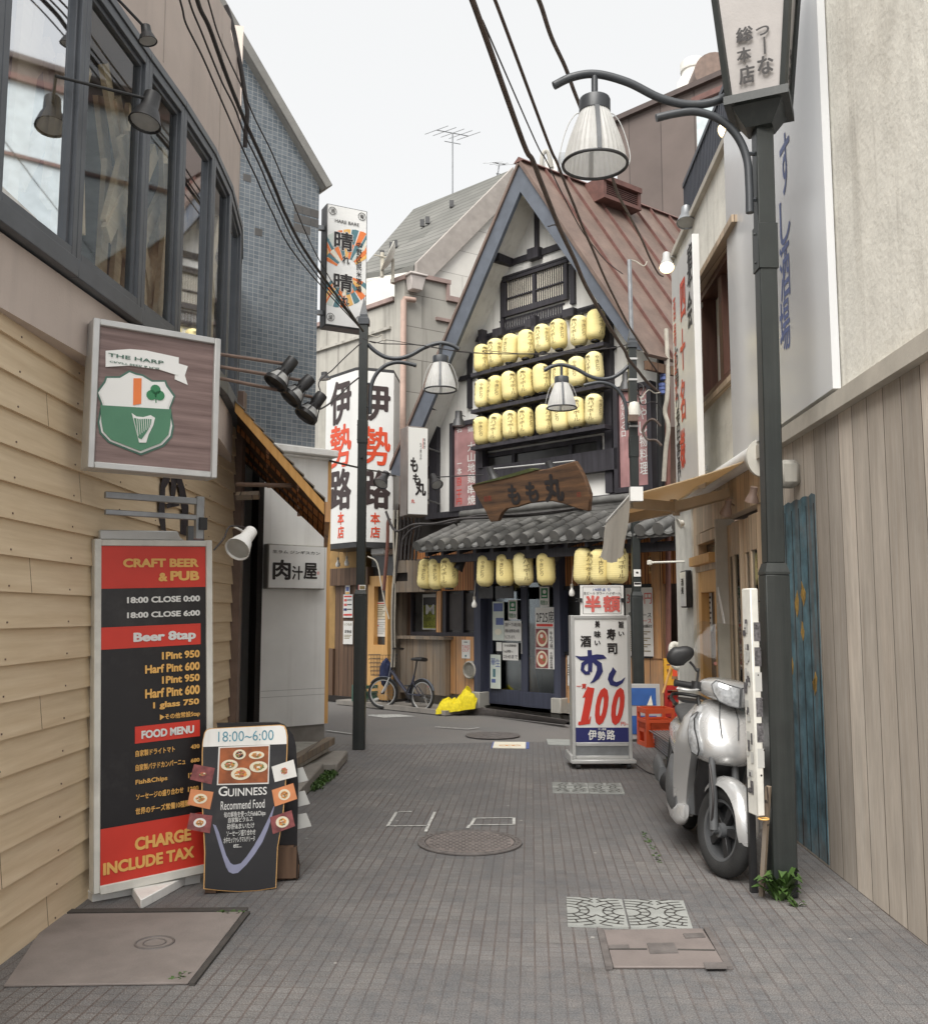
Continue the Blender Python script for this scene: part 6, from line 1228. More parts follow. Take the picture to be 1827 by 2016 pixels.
part('frame', mb, M['pole'], t, smooth=None)
part('panel', MB().loft([cor(k0 - .005, .01), cor(k1 - .005, Hh)]), mk('box_sign_paper', (.37, .345, .33), .4, .08), t, smooth=None)
mb = MB()
for i, items in ((0, (('本', .18, .45, .46, .62), ('店', .2, .5, .66, .86), ('つ', .55, .8, .28, .38), ('ー', .55, .85, .36, .62), ('な', .55, .85, .60, .80), ('総', .18, .5, .24, .40))), (1, (('本', .3, .6, .42, .58), ('店', .3, .6, .62, .80)))):
    A0, B0, A1_, B1_ = c0[i], c0[(i+1) % 4], c1[i], c1[(i+1) % 4]; nrm = ((B0 - A0).cross(A1_ - A0)).normalized(); f = Fr(A0, B0 - A0, A1_ - A0); wd = (B0 - A0).length; hh = (A1_ - A0).length
    for ch, x0, x1, y0, y1 in items:
        y0, y1 = 1 - (1 - y0) * .62, 1 - (1 - y1) * .62
        f.texts(mb, ch, wd*x0, wd*x1, hh*(1 - y1), hh*(1 - y0), .012, .032, True, 0)
part('lettering', mb, M['ink'], t)
# ================================================================ PRICE STAND
FT = Fr((1.385, 9.6, 0), (1, .02, 0)); a, b = FT.uv(B3(205, 352)), FT.uv(B3(806, 1770)); s0, s1, z1 = a[0], b[0], a[1]; z0 = .09
t = thing('price_sign', 'tall grey framed stand sign with a big red 100 and blue letters', 'sign', FT.P((s0+s1)/2, 0)); g = .036
mb = MB(); FT.box(mb, s0, s0 + g, z0, z1, -.18, .01); FT.box(mb, s1 - g, s1, z0, z1, -.18, .01); FT.box(mb, s0 + g, s1 - g, z1 - g, z1, -.18, .01); zq = FT.uv(B3(500, 1585))[1]; FT.box(mb, s0 + g, s1 - g, zq - .035, zq, -.18, .008); FT.box(mb, s0 + g, s1 - g, z0, z0 + .03, -.18, .008); part('frame', mb, M['alu'], t, bev=.004)
mb = MB(); FT.box(mb, s0 + g, s1 - g, z0 + .03, zq - .035, -.17, -.004); part('lower_panel', mb, M['greymetal'], t)
mb = MB(); FT.box(mb, s0 + g, s1 - g, zq, z1 - g, -.17, 0); part('panel', mb, M['sign_white'], t)
T_ = lambda mb, s_, x0, y0, x1, y1, bd, d=.004: FT.text(mb, s_, B3(x0, y0), B3(x1, y1), d, bd)
mb = MB(); zz = FT.uv(B3(500, 1440))[1]; FT.box(mb, s0 + g, s1 - g, zq + .004, zz, .0005, .003); part('navy_band', mb, M['navy'], t)
mb = MB()
for ch, x0, y0, x1, y1 in (('美', 440, 402, 488, 470), ('味', 432, 500, 498, 570), ('い', 436, 596, 494, 640), ('酒', 298, 548, 405, 660), ('旨', 668, 408, 720, 474), ('い', 666, 508, 724, 552), ('寿', 552, 480, 642, 590), ('司', 558, 622, 658, 728)): T_(mb, ch, x0, y0, x1, y1, .04)
part('black_lettering', mb, M['ink'], t)
def stroke(mb, F_, pts, d, Z=B3):
    P = [F_.uv(Z(x, y), d) for x, y, w_ in pts]; Wd = [w_ for *_, w_ in pts]; k_ = (FT.uv(B3(100, 0))[0] - FT.uv(B3(0, 0))[0]) / 100
    for i in range(len(P) - 1):
        a, b = V(P[i]), V(P[i+1]); n_ = V((-(b - a).y, (b - a).x)).normalized()
        pa = V(P[max(i-1, 0)]); nb = V(P[min(i+2, len(P)-1)]); na = (b - pa); na = V((-na.y, na.x)).normalized(); n2 = (nb - a); n2 = V((-n2.y, n2.x)).normalized()
        mb.quad(F_.P(*(a + na*Wd[i]*k_), d), F_.P(*(b + n2*Wd[i+1]*k_), d), F_.P(*(b - n2*Wd[i+1]*k_), d), F_.P(*(a - na*Wd[i]*k_), d))
mb = MB(); stroke(mb, FT, [(250, 745, 2), (300, 768, 18), (380, 772, 26), (460, 755, 26), (520, 755, 20), (552, 768, 3)], .005); stroke(mb, FT, [(388, 688, 20), (392, 760, 22), (395, 830, 22), (392, 900, 20)], .0058)
stroke(mb, FT, [(392, 905, 20), (350, 912, 16), (318, 880, 18), (325, 825, 20), (370, 795, 20), (430, 790, 22), (482, 830, 28), (488, 890, 30), (460, 950, 24), (425, 990, 12), (395, 1010, 2)], .0066)
stroke(mb, FT, [(612, 855, 2), (625, 890, 24), (600, 930, 26), (590, 970, 26), (605, 1008, 26), (650, 1022, 22), (700, 995, 14), (732, 955, 2)], .005)
part('blue_lettering', mb, M['navy'], t)
mb = MB()
def slant(ch, x0, y0, x1, y1, bd, sh=.16):
    vs, fs, bb = glyphs(ch, bd); a, b = FT.uv(B3(x0, y1)), FT.uv(B3(x1, y0)); W2, H2 = b[0] - a[0], b[1] - a[1]; sk = H2 * sh
    mb.add([FT.P(a[0] + (x - bb[0])/(bb[1]-bb[0]) * (W2 - sk) + sk * (y - bb[2])/(bb[3]-bb[2]), a[1] + (y - bb[2])/(bb[3]-bb[2]) * H2, .004 + h) for x, y, h in vs], fs)
stroke(mb, FT, [(322, 1150, 3), (372, 1105, 30), (402, 1060, 32)], .0048); stroke(mb, FT, [(400, 1052, 36), (370, 1220, 36), (335, 1400, 36)], .004); stroke(mb, FT, [(278, 1412, 3), (285, 1400, 18), (385, 1390, 16), (400, 1330, 3)], .0055)
slant('0', 418, 1052, 592, 1416, .055); slant('0', 575, 1052, 748, 1416, .055); T_(mb, '一貫', 260, 1015, 358, 1065, .02); T_(mb, '円~', 690, 1385, 765, 1422, .012); part('red_lettering', mb, M['red'], t)
mb = MB(); T_(mb, '伊', 372, 1462, 458, 1560, .024, .006); T_(mb, '勢', 466, 1475, 545, 1562, .02, .006); T_(mb, '路', 552, 1462, 636, 1560, .024, .006); T_(mb, 'すし酒場', 470, 1445, 548, 1466, .02, .006); part('white_lettering', mb, M['sign_white'], t)
mb = MB(); FT.box(mb, s0 - .02, s1 + .02, .055, .09, -.32, .10); FT.box(mb, s0 - .03, s0, .06, .14, -.32, .08); part('base_tray', mb, M['alu'], t, bev=.006)
mb = MB()
for x in (s0 + .05, s1 - .05):
    for d in (-.27, .05): mb.lathe([(.0001, -.018), (.03, -.018), (.03, .018), (.0001, .018)], Matrix.Translation(FT.P(x, .031, d)) @ Matrix.Rotation(math.pi/2, 4, 'Y'), 14)
    FT.box(mb, x - .025, x + .025, .0, .056, -.31, -.2)
part('caster', mb, M['blackplastic'], t)
a, b = FT.uv(B3(302, 58), .0), FT.uv(B3(730, 350), .0)
tp = thing('half_price_sign', 'laminated half price notice clipped on top of the price sign', 'notice', FT.P((a[0]+b[0])/2, b[1], -.05)); mb = MB(); FT.box(mb, a[0], b[0], b[1] - .03, a[1], -.06, -.05); part('sheet', mb, M['sign_white'], tp)
mb = MB(); W2, H2 = b[0] - a[0], a[1] - b[1]
for x0, x1, y0, y1 in ((.06, .94, .05, .06), (.06, .94, .95, .96), (.06, .068, .05, .96), (.932, .94, .05, .96)): FT.box(mb, a[0] + W2*x0, a[0] + W2*x1, a[1] - H2*y1, a[1] - H2*y0, -.05, -.048)
FT.texts(mb, '生ビール サワー ハイボール', a[0] + W2*.08, a[0] + W2*.93, a[1] - H2*.31, a[1] - H2*.22, -.046, .012); part('black_lettering', mb, M['ink'], tp)
mb = MB(); FT.texts(mb, '19時まで', a[0] + W2*.3, a[0] + W2*.7, a[1] - H2*.2, a[1] - H2*.09, -.046, .01); part('blue_lettering', mb, M['slateblue'], tp)
mb = MB(); FT.texts(mb, '半', a[0] + W2*.1, a[0] + W2*.48, a[1] - H2*.90, a[1] - H2*.34, -.046, .055); FT.texts(mb, '額', a[0] + W2*.52, a[0] + W2*.92, a[1] - H2*.90, a[1] - H2*.34, -.046, .04); part('red_lettering', mb, M['fadedred'], tp)
mb = MB()
for x in (a[0] + .004, b[0] - .004): z_ = a[1] - H2*.5; FT.box(mb, x - .02, x + .016, z_ - .02, z_ + .02, -.07, -.035); mb.tube([FT.P(x - .05, z_ + .02, -.05), FT.P(x, z_, -.05), FT.P(x - .05, z_ - .015, -.05)], .004, 5)
part('binder_clip', mb, M['blackplastic'], tp)
# ================================================================ RIGHT: white stucco building
FR = Fr((2.383, 10.5, 0), (-.046, -1, 0))
wb = thing('stucco_building', 'white rough stucco building on the right with a pale wood shop front below', 'building', (2.38, 10.5, 0))
U = lambda p: FR.uv(p)[0]; Zr = lambda p: FR.uv(p)[1]
sE = U((1337, 1200)); zT = Zr((1412, 330)); zB_ = Zr((1436, 922)); sN = 7.6
w0, w1 = U((1381, 700)), U((1470, 700)); wz1, wz0 = Zr((1380, 577)), Zr((1380, 809))
mb = MB(); FR.box(mb, sE, w0, zB_, zT, -.3, 0); FR.box(mb, w1, sN, zB_, zT, -.3, 0); FR.box(mb, w0, w1, zB_, wz0, -.3, 0); FR.box(mb, w0, w1, wz1, zT, -.3, 0); part('upper_wall', mb, M['stucco'], wb)
mb = MB(); FR.box(mb, sE - .05, sN, zT, zT + .06, -.35, .05); FR.box(mb, sE, sN, zB_ - .10, zB_, -.3, .06); part('wall_trim', mb, M['palecanvas'], wb)
RW_ = wood('red_brown_window', (.10, .045, .032), (.17, .08, .055), .5)
mb = MB(); FR.box(mb, w0, w1, wz0, wz0 + .07, -.22, .03); FR.box(mb, w0, w1, wz1 - .07, wz1, -.22, .0); FR.box(mb, w0, w0 + .06, wz0 + .07, wz1 - .07, -.22, .0)
wc = U(A5(497, 900)); FR.box(mb, wc - .07, wc + .07, wz0 + .07, wz1 - .07, -.2, -.03); wc2 = U(A5(585, 900)); FR.box(mb, wc2 - .025, wc2 + .025, wz0 + .07, wz1 - .07, -.2, -.06); FR.box(mb, w1 - .06, w1, wz0 + .07, wz1 - .07, -.22, 0)
wn = part('window', mb, RW_, wb, bev=.004); mb = MB(); FR.box(mb, w0 + .06, w1 - .06, wz0 + .07, wz1 - .07, -.16, -.15); part('pane', mb, M['dimglass'], wn)
mb = MB(); FR.box(mb, w0 + .10, w0 + .22, wz0 + .08, wz1 - .09, -.145, -.13); FR.box(mb, wc + .1, wc + .22, wz0 + .5, wz1 - .3, -.145, -.13); part('curtain', mb, M['cream'], wn)
for k, x in enumerate((w0 + .2, wc + .12, wc2 + .05)):
    t_ = poster(FR, (0, 0), (1, 1), 0, ('red lettered paper low in the left pane of the brown window', 'red lettered paper low in the middle pane of the brown window', 'red lettered paper low in the right pane of the brown window')[k], []) if 0 else None
    P_ = thing('poster', ('red lettered paper low in the left pane of the brown window', 'red lettered paper low in the middle pane of the brown window', 'red lettered paper low in the right pane of the brown window')[k], 'poster', FR.P(x, wz0 + .08, -.12), 'papers in the brown window')
    mb = MB(); FR.box(mb, x, x + .26, wz0 + .08, wz0 + .66, -.125, -.12); part('sheet', mb, M['paper'], P_); mb = MB(); FR.texts(mb, '酒場', x + .07, x + .19, wz0 + .16, wz0 + .58, -.117, .03, True); part('print', mb, M['fadedred'], P_)
mb = MB(); FR.box(mb, w0 - .05, w1 + .05, wz1, wz1 + .06, -.05, .10); FR.box(mb, w0 - .03, w1, wz0 - .05, wz0, -.05, .05); part('window_sill', mb, M['palewood'], wb)
# balcony railing on the roof edge
rT = Zr(A4(1030, 1252)); mb = MB(); s_a = U((1349, 390)); FR.box(mb, s_a, sN, rT - .05, rT, -.03, .03); FR.box(mb, s_a, sN, zT + .07, zT + .11, -.03, .03)
for k in range(120):
    x = s_a + k * .065
    if x < sN: FR.box(mb, x, x + .022, zT + .11, rT - .05, -.01, .02)
part('railing', mb, mk('dark_blue_railing', (.03, .035, .05), .5), wb)
mb = MB(); FR.box(mb, s_a, sN, zT + .06, rT - .06, -.12, -.10); part('railing_back', mb, mk('railing_back', (.06, .065, .08), .7), wb)
# ground floor
mb = MB(); p0 = U((1370, 1250)); FR.box(mb, sE - .02, p0, 0, zB_ - .1, -.3, .02); part('end_pillar', mb, M['peel'], wb)
d0, d1 = U(B5(832, 1500)), U(B5(1005, 1500)); g0, g1 = U(B5(1035, 1500)), U((1496, 1250)); zd = Zr(B5(840, 1095)); zg_ = Zr(B5(1045, 720)); zts = Zr(B5(885, 1025)); ztt = Zr(B5(885, 880))
mb = MB(); FR.box(mb, p0, g0, ztt + .12, zB_ - .1, -.12, 0); FR.box(mb, g0, U((1545, 1200)), zg_ + .06, zB_ - .1, -.12, 0); FR.box(mb, p0, d0, 0, ztt + .12, -.12, -.01); FR.box(mb, d1, g0, 0, zd, -.12, -.012); FR.box(mb, p0, d0 + .02, zd, ztt + .12, -.11, .002); FR.box(mb, g1, U((1545, 1200)), 0, zg_ + .06, -.12, -.01); part('wood_front', mb, M['palewood'], wb)
mb = MB(); FR.box(mb, d0, g0, zts - .12, zts, -.1, .04); FR.box(mb, d0, g0, ztt, ztt + .1, -.1, .03); FR.box(mb, d0, d0 + .06, zts, ztt, -.1, .02); tr_ = part('transom', mb, M['palewood'], wb); mb = MB(); FR.box(mb, d0 + .06, g0, zts, ztt, -.09, -.06); part('pane', mb, M['dimglass'], tr_)
mb = MB(); FR.box(mb, d0 + .02, d0 + .14, .08, zd, -.1, .025); FR.box(mb, d1 - .11, d1, .08, zd, -.1, .025); FR.box(mb, d0 + .14, d1 - .11, zd - .26, zd, -.1, .022); FR.box(mb, d0 + .14, d1 - .11, .08, .5, -.1, .022); FR.box(mb, d0 - .03, d1 + .06, zd, zd + .09, -.1, .10); do = part('shop_door', mb, M['pine'], wb, bev=.004); mb = MB(); FR.box(mb, d0 + .14, d1 - .11, .5, zd - .26, -.07, -.06); part('pane', mb, M['dimglass'], do)
mb = MB(); FR.box(mb, g0, g0 + .05, 0, zg_ + .06, -.1, .06); part('post', mb, M['palecanvas'], wb)
n = 4; wd = (g1 - g0 - .05) / n
mb = MB(); FR.box(mb, g0 + .05, g1, .0, zg_ + .2, -1.2, -1.1); FR.box(mb, g0, g1, zg_ + .06, zg_ + .1, -1.2, -.1); FR.box(mb, p0, g0, 0, zg_, -1.2, -1.1); part('interior', mb, mk('warm_interior', (.14, .11, .09), .8), wb)
for k in range(n):
    x0, x1 = g0 + .05 + k*wd, g0 + .05 + (k + 1)*wd; dd = -.01 if k % 2 else -.04; mb = MB(); FR.box(mb, x0, x0 + .052, .05, zg_, dd - .035, dd); FR.box(mb, x1 - .052, x1, .05, zg_, dd - .035, dd); FR.box(mb, x0 + .052, x1 - .052, zg_ - .28, zg_, dd - .035, dd); FR.box(mb, x0 + .052, x1 - .052, .05, .62, dd - .035, dd)
    gd = part('glass_door', mb, M['palewood'], wb, bev=.004); mb = MB(); FR.box(mb, x0 + .052, x1 - .052, .62, zg_ - .28, dd - .02, dd - .015); part('pane', mb, M['doorglass'], gd)
    if k < 3:
        mb = MB(); FR.box(mb, x0 + .1, x1 - .09, 1.15, 1.62, dd - .05, dd - .045); part('menu_sheet', mb, M['paper'], gd)
        if k < 2: mb = MB(); FR.box(mb, x0 + .11, x1 - .1, 1.75, 2.2, dd - .3, dd - .29); part('inner_poster', mb, M['cream'], gd)
        mb = MB()
        for j in range(5): FR.box(mb, x0 + .13, x1 - .14, 1.2 + j*.075, 1.225 + j*.075, dd - .044, dd - .043)
        part('menu_print', mb, M['greypaper'], gd)
# right of the near post: white board, boards and a blue mural
mb = MB(); FR.box(mb, U((1545, 1200)), sN, 0, zB_ - .1, -.2, .0); part('side_boards', mb, wood('whitewashed_boards', (.50, .43, .36), (.62, .56, .49), .8, plank=.22, gap=.008, grey=.35), wb)
mb = MB(); m0 = U((1542, 1200)) + .02; zm_ = Zr((1552, 985)); mE = m0 + .75; pts = [(m0, .02), (mE, .02), (mE, zm_ - .03)] + [(mE - (mE - m0) * i/12, zm_ - .02 + .008 * math.sin(i * 2.2)) for i in range(1, 12)] + [(m0, zm_ - .02)]; FR.polys(mb, pts, .001, .004); mu = part('mural', mb, M['muralblue'], wb)
mb = MB(); random.seed(2)
for k in range(6):
    x, z_ = m0 + .08 + random.random() * .55, zm_ - .35 - random.random() * .9; r = random.uniform(.035, .06); FR.polys(mb, [(x + r*(.8 + .35*math.sin(j*2.3 + k))*math.cos(j*.7), z_ + r*1.6*(.8 + .35*math.sin(j*1.7 + k))*math.sin(j*.7)) for j in range(9)], .0055, .007)
part('mural_flowers', mb, mk('mural_ochre', (.36, .22, .05), .8, .4, 30), mu)
mb = MB(); x = m0 + .1
while x < mE: FR.box(mb, x, x + .012, .02, zm_ - .08, .0042, .0052); x += .155
part('board_gap', mb, M['nearblack'], mu)
mb = MB(); FR.box(mb, U((1522, 1000)), U((1541, 1000)), Zr(C5(800, 805)), Zr(C5(800, 450)), .01, .03); solo('white_board', mb, M['white'], 'small white board on the shop wall right of the near lamp post', 'board')
mb = MB(); q_ = U(C5(960, 700)); FR.box(mb, q_, q_ + .16, Zr(C5(960, 880)), Zr(C5(960, 590)), .0, .14); solo('wall_lamp', mb, M['concrete'], 'weathered grey wall lamp at the right edge of the picture', 'lamp', bev=.03)
# big white sign panel with blue letters
t = thing('sign_panel', 'wide glossy white wall panel with faded blue vertical letters behind the near lamp post', 'sign', FR.P(U((1500, 900)), zB_ + .05, .05)); sp0 = U((1447, 600)); mb = MB(); FR.box(mb, sp0, U((1660, 800)), zB_ + .03, zT + .02, .01, .055); part('panel', mb, mk('gloss_panel', (.66, .67, .68), .18, .04, 1.2, .02), t)
mb = MB()
for ch, y0, y1 in (('す', 272, 380), ('し', 395, 478), ('酒', 484, 592), ('場', 594, 696)):
    FR.text(mb, ch, (1533, y0 + 8), (1556, y1 - 14), .057, .014)
part('lettering', mb, M['slateblue'], t)
mb = MB(); FR.rect(mb, A4(1610, 1480), A4(1636, 1776), .056, .06); FR.rect(mb, A5(915, 150), A5(945, 480), .056, .06); part('red_mark', mb, M['fadedred'], t)
# tall banner panel at the far corner
FBn = Fr(FR.o + FR.n * .28, FR.ex); q0, q1 = FBn.uv((1325, 700))[0], FBn.uv((1368, 700))[0]; bz0 = FBn.uv((1340, 985))[1]; bz1 = FBn.uv((1326, 534))[1]
t = thing('banner_sign', 'tall white banner sign with red and black brush characters at the stucco corner', 'sign', FBn.P((q0+q1)/2, bz0)); mb = MB(); FBn.box(mb, q0, q1, bz0, bz1, -.06, 0); FBn.box(mb, q0 + .05, q0 + .1, bz0 + .3, bz0 + .35, -.28, -.06); FBn.box(mb, q0 + .05, q0 + .1, bz1 - .35, bz1 - .3, -.28, -.06); part('panel', mb, M['sign_white'], t, bev=.004)
mb = MB()
for ch, y0, y1 in (('四', 470, 735), ('十', 840, 1140), ('名', 1225, 1540), ('様', 1610, 1910)): FBn.text(mb, ch, A5(204, y0 + 10), A5(248, y1 - 20), .003, .03)
FBn.texts(mb, '酒場直送', q0 + (q1-q0)*.06, q0 + (q1-q0)*.18, bz1 - 1.3, bz1 - .25, .003, .01, True); part('red_lettering', mb, M['vermilion'], t)
mb = MB()
for ch, y0, y1 in (('宿', 200, 330), ('本', 350, 480), ('会', 560, 800)): FBn.text(mb, ch, A5(258, y0), A5(300, y1 - 10), .003, .02)
FBn.texts(mb, '毎日鮮魚', q0 + (q1-q0)*.1, q0 + (q1-q0)*.25, bz1 - 2.0, bz1 - 1.35, .003, .01, True); FBn.texts(mb, 'お帰り下さい', q0 + (q1-q0)*.08, q0 + (q1-q0)*.25, bz0 + .15, bz0 + 1.5, .003, .01, True); part('black_lettering', mb, M['ink'], t)
def lit_spot(p, q_, label, base, lit=True):
    return spot('spot_lamp', label, 'lamp', base, p, q_, .085, M['alu'], 'lamps of the stucco building', .01, 'litbulb' if lit else 'lampglass')
lit_spot(at(A5(100, 265), 10.2), at(A5(103, 350), 10.1), 'lit silver spot lamp at the top of the tall banner sign', at(A5(185, 270), 10.4))
lit_spot(at(A4(1385, 800), 7.9), at(A4(1310, 895), 7.8), 'lit spot lamp below the railing behind the near lamp arm', FR.P(U((1440, 240)), zT - .05, 0))
t = spot('spot_lamp', 'grey floodlight on the parapet above the tall banner sign', 'lamp', at(A4(1130, 1440), 9.6), at(A4(1035, 1440), 9.4), at(A4(1035, 1525), 9.35), .10, M['greymetal'])
# awning
nx, fx = V((1.215, 6.75, 2.35)), V((1.345, 8.85, 2.35)); wn_, wf_ = FR.P(U((1484, 905)), Zr((1484, 905)), .02), None
wz = wn_.z; wn_ = FR.P(FR.uv((1484, 905))[0], wz, .03); wf_ = FR.P((FR.o - V((0, 9.15, 0))).y, wz, .03)
t = thing('shop_awning', 'open tan canvas awning with folding arms over the pale wood shop front', 'awning', V(((nx.x + wn_.x)/2, 7.5, 2.35)))
rings = []
for i in range(13):
    u = i / 12; row = []
    for j in range(9):
        v = j / 8; p = nx.lerp(fx, u).lerp(wn_.lerp(wf_, u), v); p.z -= .014 * math.sin(math.pi * v) * (1 + .3 * math.sin(u * 9)); row.append(p)
    rings.append(row)
mb = MB().loft(rings, cap=False, closed=False); mb.loft([[p + V((0, 0, .008)) for p in r] for r in rings], cap=False, closed=False); part('canvas', mb, M['canvas'], t)
mb = MB().tube([nx, fx], .032, 8); mb.box(nx.x - .04, nx.x + .05, nx.y - .05, nx.y + .01, nx.z - .05, nx.z + .05); part('front_bar', mb, M['white'], t)
rings = []
for i in range(17):
    u = i / 16; p = nx.lerp(fx, u); L = .34 + .05 * math.sin(u * 4) + .05 * (1 - u); rings.append([p + V((-.03 + .012 * math.sin(u * 30 + j) * j/5 - .01*j, 0, -.02 - L * j / 5)) for j in range(6)])
part('valance', MB().loft(rings, cap=False, closed=False), M['palecanvas'], t)
mb = MB()
for f in (.12, .8):
    o = nx.lerp(fx, f); b0 = wn_.lerp(wf_, f + (.28 if f < .5 else -.28)) - V((0, 0, .16)); e_ = o.lerp(b0, .5) + V((0, -.35 if f > .5 else .35, -.05))
    for a, b in ((o - V((0, 0, .03)), e_), (e_, b0)):
        d = (b - a).normalized(); s_ = d.cross(V((0, 0, 1))).normalized() * .018; up = V((0, 0, .04)); mb.box8([a - s_ - up, a + s_ - up, a + s_ + up, a - s_ + up, b - s_ - up, b + s_ - up, b + s_ + up, b - s_ + up])
    mb.tube([e_ - V((0, 0, .06)), e_ + V((0, 0, .06))], .03, 8)
part('folding_arm', mb, M['armtan'], t)
mb = MB().tube([wn_ + V((.0, -.25, .02)), wf_ + V((0, .1, .02))], .075, 12); part('roller', mb, M['white'], t)
mb = MB().lathe([(.0001, -.02), (.11, -.02), (.11, .02), (.0001, .02)], Matrix.Translation(wn_ + V((-.0, -.27, -.03))) @ Matrix.Rotation(math.pi/2, 4, 'X'), 24, 1.3); part('end_cap', mb, M['whiteplastic'], t)
spot('spot_lamp', 'brown tube lamp on the wood front under the awning, left one', 'lamp', FR.P(U(B5(1150, 540)), Zr(B5(1150, 540)), .02), FR.pt(B5(1080, 515), .16), FR.pt(B5(1055, 620), .17), .05, M['brownpipe'])
spot('spot_lamp', 'brown tube lamp partly hidden by the near lamp post', 'lamp', FR.P(U(B5(1345, 400)), Zr(B5(1345, 420)), .02), FR.pt(B5(1310, 400), .16), FR.pt(B5(1290, 510), .17), .05, M['brownpipe'])
spot('spot_lamp', 'small white lamp on the white end pillar under the awning', 'lamp', FR.P(U(B5(690, 740)), Zr(B5(690, 740)), .02), FR.pt(B5(665, 700), .12), FR.pt(B5(630, 712), .16), .06, M['whiteplastic'])
# small lit sign box on the pillar
F4 = Fr(FR.pt(B5(700, 1470), .05), FR.ex); F4 = Fr(FR.o + FR.n * .03, FR.ex); b_ = F4.uv(B5(642, 1140), .06); c_ = F4.uv(B5(702, 1468), .06)
t = thing('box_sign', 'small narrow black and white box sign on the white end pillar', 'sign', F4.P((b_[0]+c_[0])/2, c_[1], 0)); mb = MB(); F4.box(mb, b_[0], c_[0], c_[1], b_[1], .0, .06); part('case', mb, M['black'], t, bev=.01); mb = MB(); F4.box(mb, b_[0] + .01, c_[0] - .01, c_[1] + .015, b_[1] - .015, .0605, .066); part('face', mb, M['sign_white'], t)
mb = MB()
fz = Fr(F4.P(b_[0] - .0125, 0, 0), -F4.n * -1); fz = Fr(F4.P(b_[0] - .0125, 0, .0), F4.n); 
F4.texts(mb, '酒処', b_[0] + (c_[0]-b_[0])*.3, b_[0] + (c_[0]-b_[0])*.7, c_[1] + (b_[1]-c_[1])*.35, b_[1] - (b_[1]-c_[1])*.2, .068, .02, True); part('lettering', mb, M['ink'], t)
solo('wall_hook', MB().tube([FR.pt(B5(700, 1050), .0), FR.pt(B5(700, 1050), .0) + FR.n * .35 + V((0, .2, 0))], .012, 6).lathe([(.0001, -.03), (.03, -.02), (.03, .02), (.0001, .03)], Matrix.Translation(FR.pt(B5(700, 1050), .0) + FR.n * .35 + V((0, .2, 0))), 10), M['whiteplastic'], 'white rod with a ball end sticking out of the end pillar', 'rod')
poster(FR, B5(890, 1335), B5(935, 1680), -.055, 'white menu strip in the window of the orange framed door', lines('ink', 6, .1, .9))
mb = MB(); F6 = FR; a, b = FR.pt(B5(985, 1280), .05), FR.pt(B5(1045, 1610), .05); d = (b - a).normalized(); s_ = FR.ex * .03; mb.prism([a - s_, a + s_, b + s_, b - s_], FR.n * .006); solo('menu_strip', mb, M['paper'], 'leaning white menu strip hung beside the glass doors', 'menu strip')
# deck step
t = thing('deck_step', 'low grey deck step with ribbed edge along the right shop front', 'step', (2.2, 9.5, 0)); mb = MB().prism([(2.08, 8.3, .03), (2.17, 11.1, .03), (2.6, 11.1, .03), (2.6, 8.3, .03)], (0, 0, .155)); part('top', mb, M['deck'], t, bev=.005); mb = MB()
for k in range(6): z_ = .02 + k * .027; mb.tube([(2.083, 8.3, z_), (2.172, 11.1, z_)], .011, 6)
for k in range(12): x = 2.1 + k * .04; mb.box(x, x + .02, 8.3, 11.1, .186, .192)
part('ribbing', mb, M['greymetal'], t)
# ---------------------------------------------------------------- crates
def crate(x, y, z, wx, wy, h, rz, mat, label, kind='open', grp='plastic bottle crates'):
    t = thing('plastic_crate', label, 'crate', (0, 0, 0), grp); th = .016; X_, Y_ = wx/2, wy/2; mb = MB()
    for sx_ in (-1, 1):
        for sy_ in (-1, 1): mb.box(*sorted((sx_*X_, sx_*(X_ - .035))), *sorted((sy_*Y_, sy_*(Y_ - .035))), 0, h)
    part('corner_post', mb, M[mat], t); mb = MB(); bands = ((0, .05), (.16*h/.43, .20*h/.43), (.27*h/.43, .305*h/.43), (h - .055, h))
    for z0, z1 in bands:
        for s_ in (-1, 1): mb.box(-X_ + .035, X_ - .035, *sorted((s_*Y_, s_*(Y_ - th))), z0, z1); mb.box(*sorted((s_*X_, s_*(X_ - th))), -Y_ + .035, Y_ - .035, z0, z1)
    for s_ in (-1, 1):
        for q_ in (-1, 1):
            mb.box(-X_ + .06, X_ - .06, *sorted((s_*(Y_ - .002), s_*(Y_ - th))), .20*h/.43, .28*h/.43); mb.box(*sorted((s_*(X_ - .002), s_*(X_ - th))), -Y_ + .06, Y_ - .06, .20*h/.43, .28*h/.43)
        for k in (-.33, .33):
            mb.box(k*wx - .025, k*wx + .025, *sorted((s_*Y_, s_*(Y_ - th))), .05, .20*h/.43); mb.box(*sorted((s_*X_, s_*(X_ - th))), k*wy - .025, k*wy + .025, .05, .20*h/.43)
    mb.box(-X_ + .02, X_ - .02, -Y_ + .02, Y_ - .02, .015, .03); part('side_ribs', mb, M[mat], t)
    if kind == 'plate': mb = MB(); mb.box(-.09, .09, -Y_ - .004, -Y_, h*.35, h*.62); part('label_plate', mb, M['vermilion'], t)
    t.location = (x, y, z); t.rotation_euler.z = rz; return t
crate(2.215, 11.25, 0, .34, .34, .43, RA(8), 'orangecrate', 'orange plastic crate standing on the lane right of the price sign')
crate(2.66, 11.95, 0, .38, .34, .32, RA(-10), 'redcrate', 'red plastic crate at the bottom of the stack by the pillar'); crate(2.66, 11.95, .322, .38, .34, .32, RA(-10), 'redcrate', 'red plastic crate in the middle of the stack by the pillar'); crate(2.66, 11.95, .644, .38, .34, .31, RA(-10), 'yellowcrate', 'yellow plastic crate on top of the stack by the pillar', 'plate')
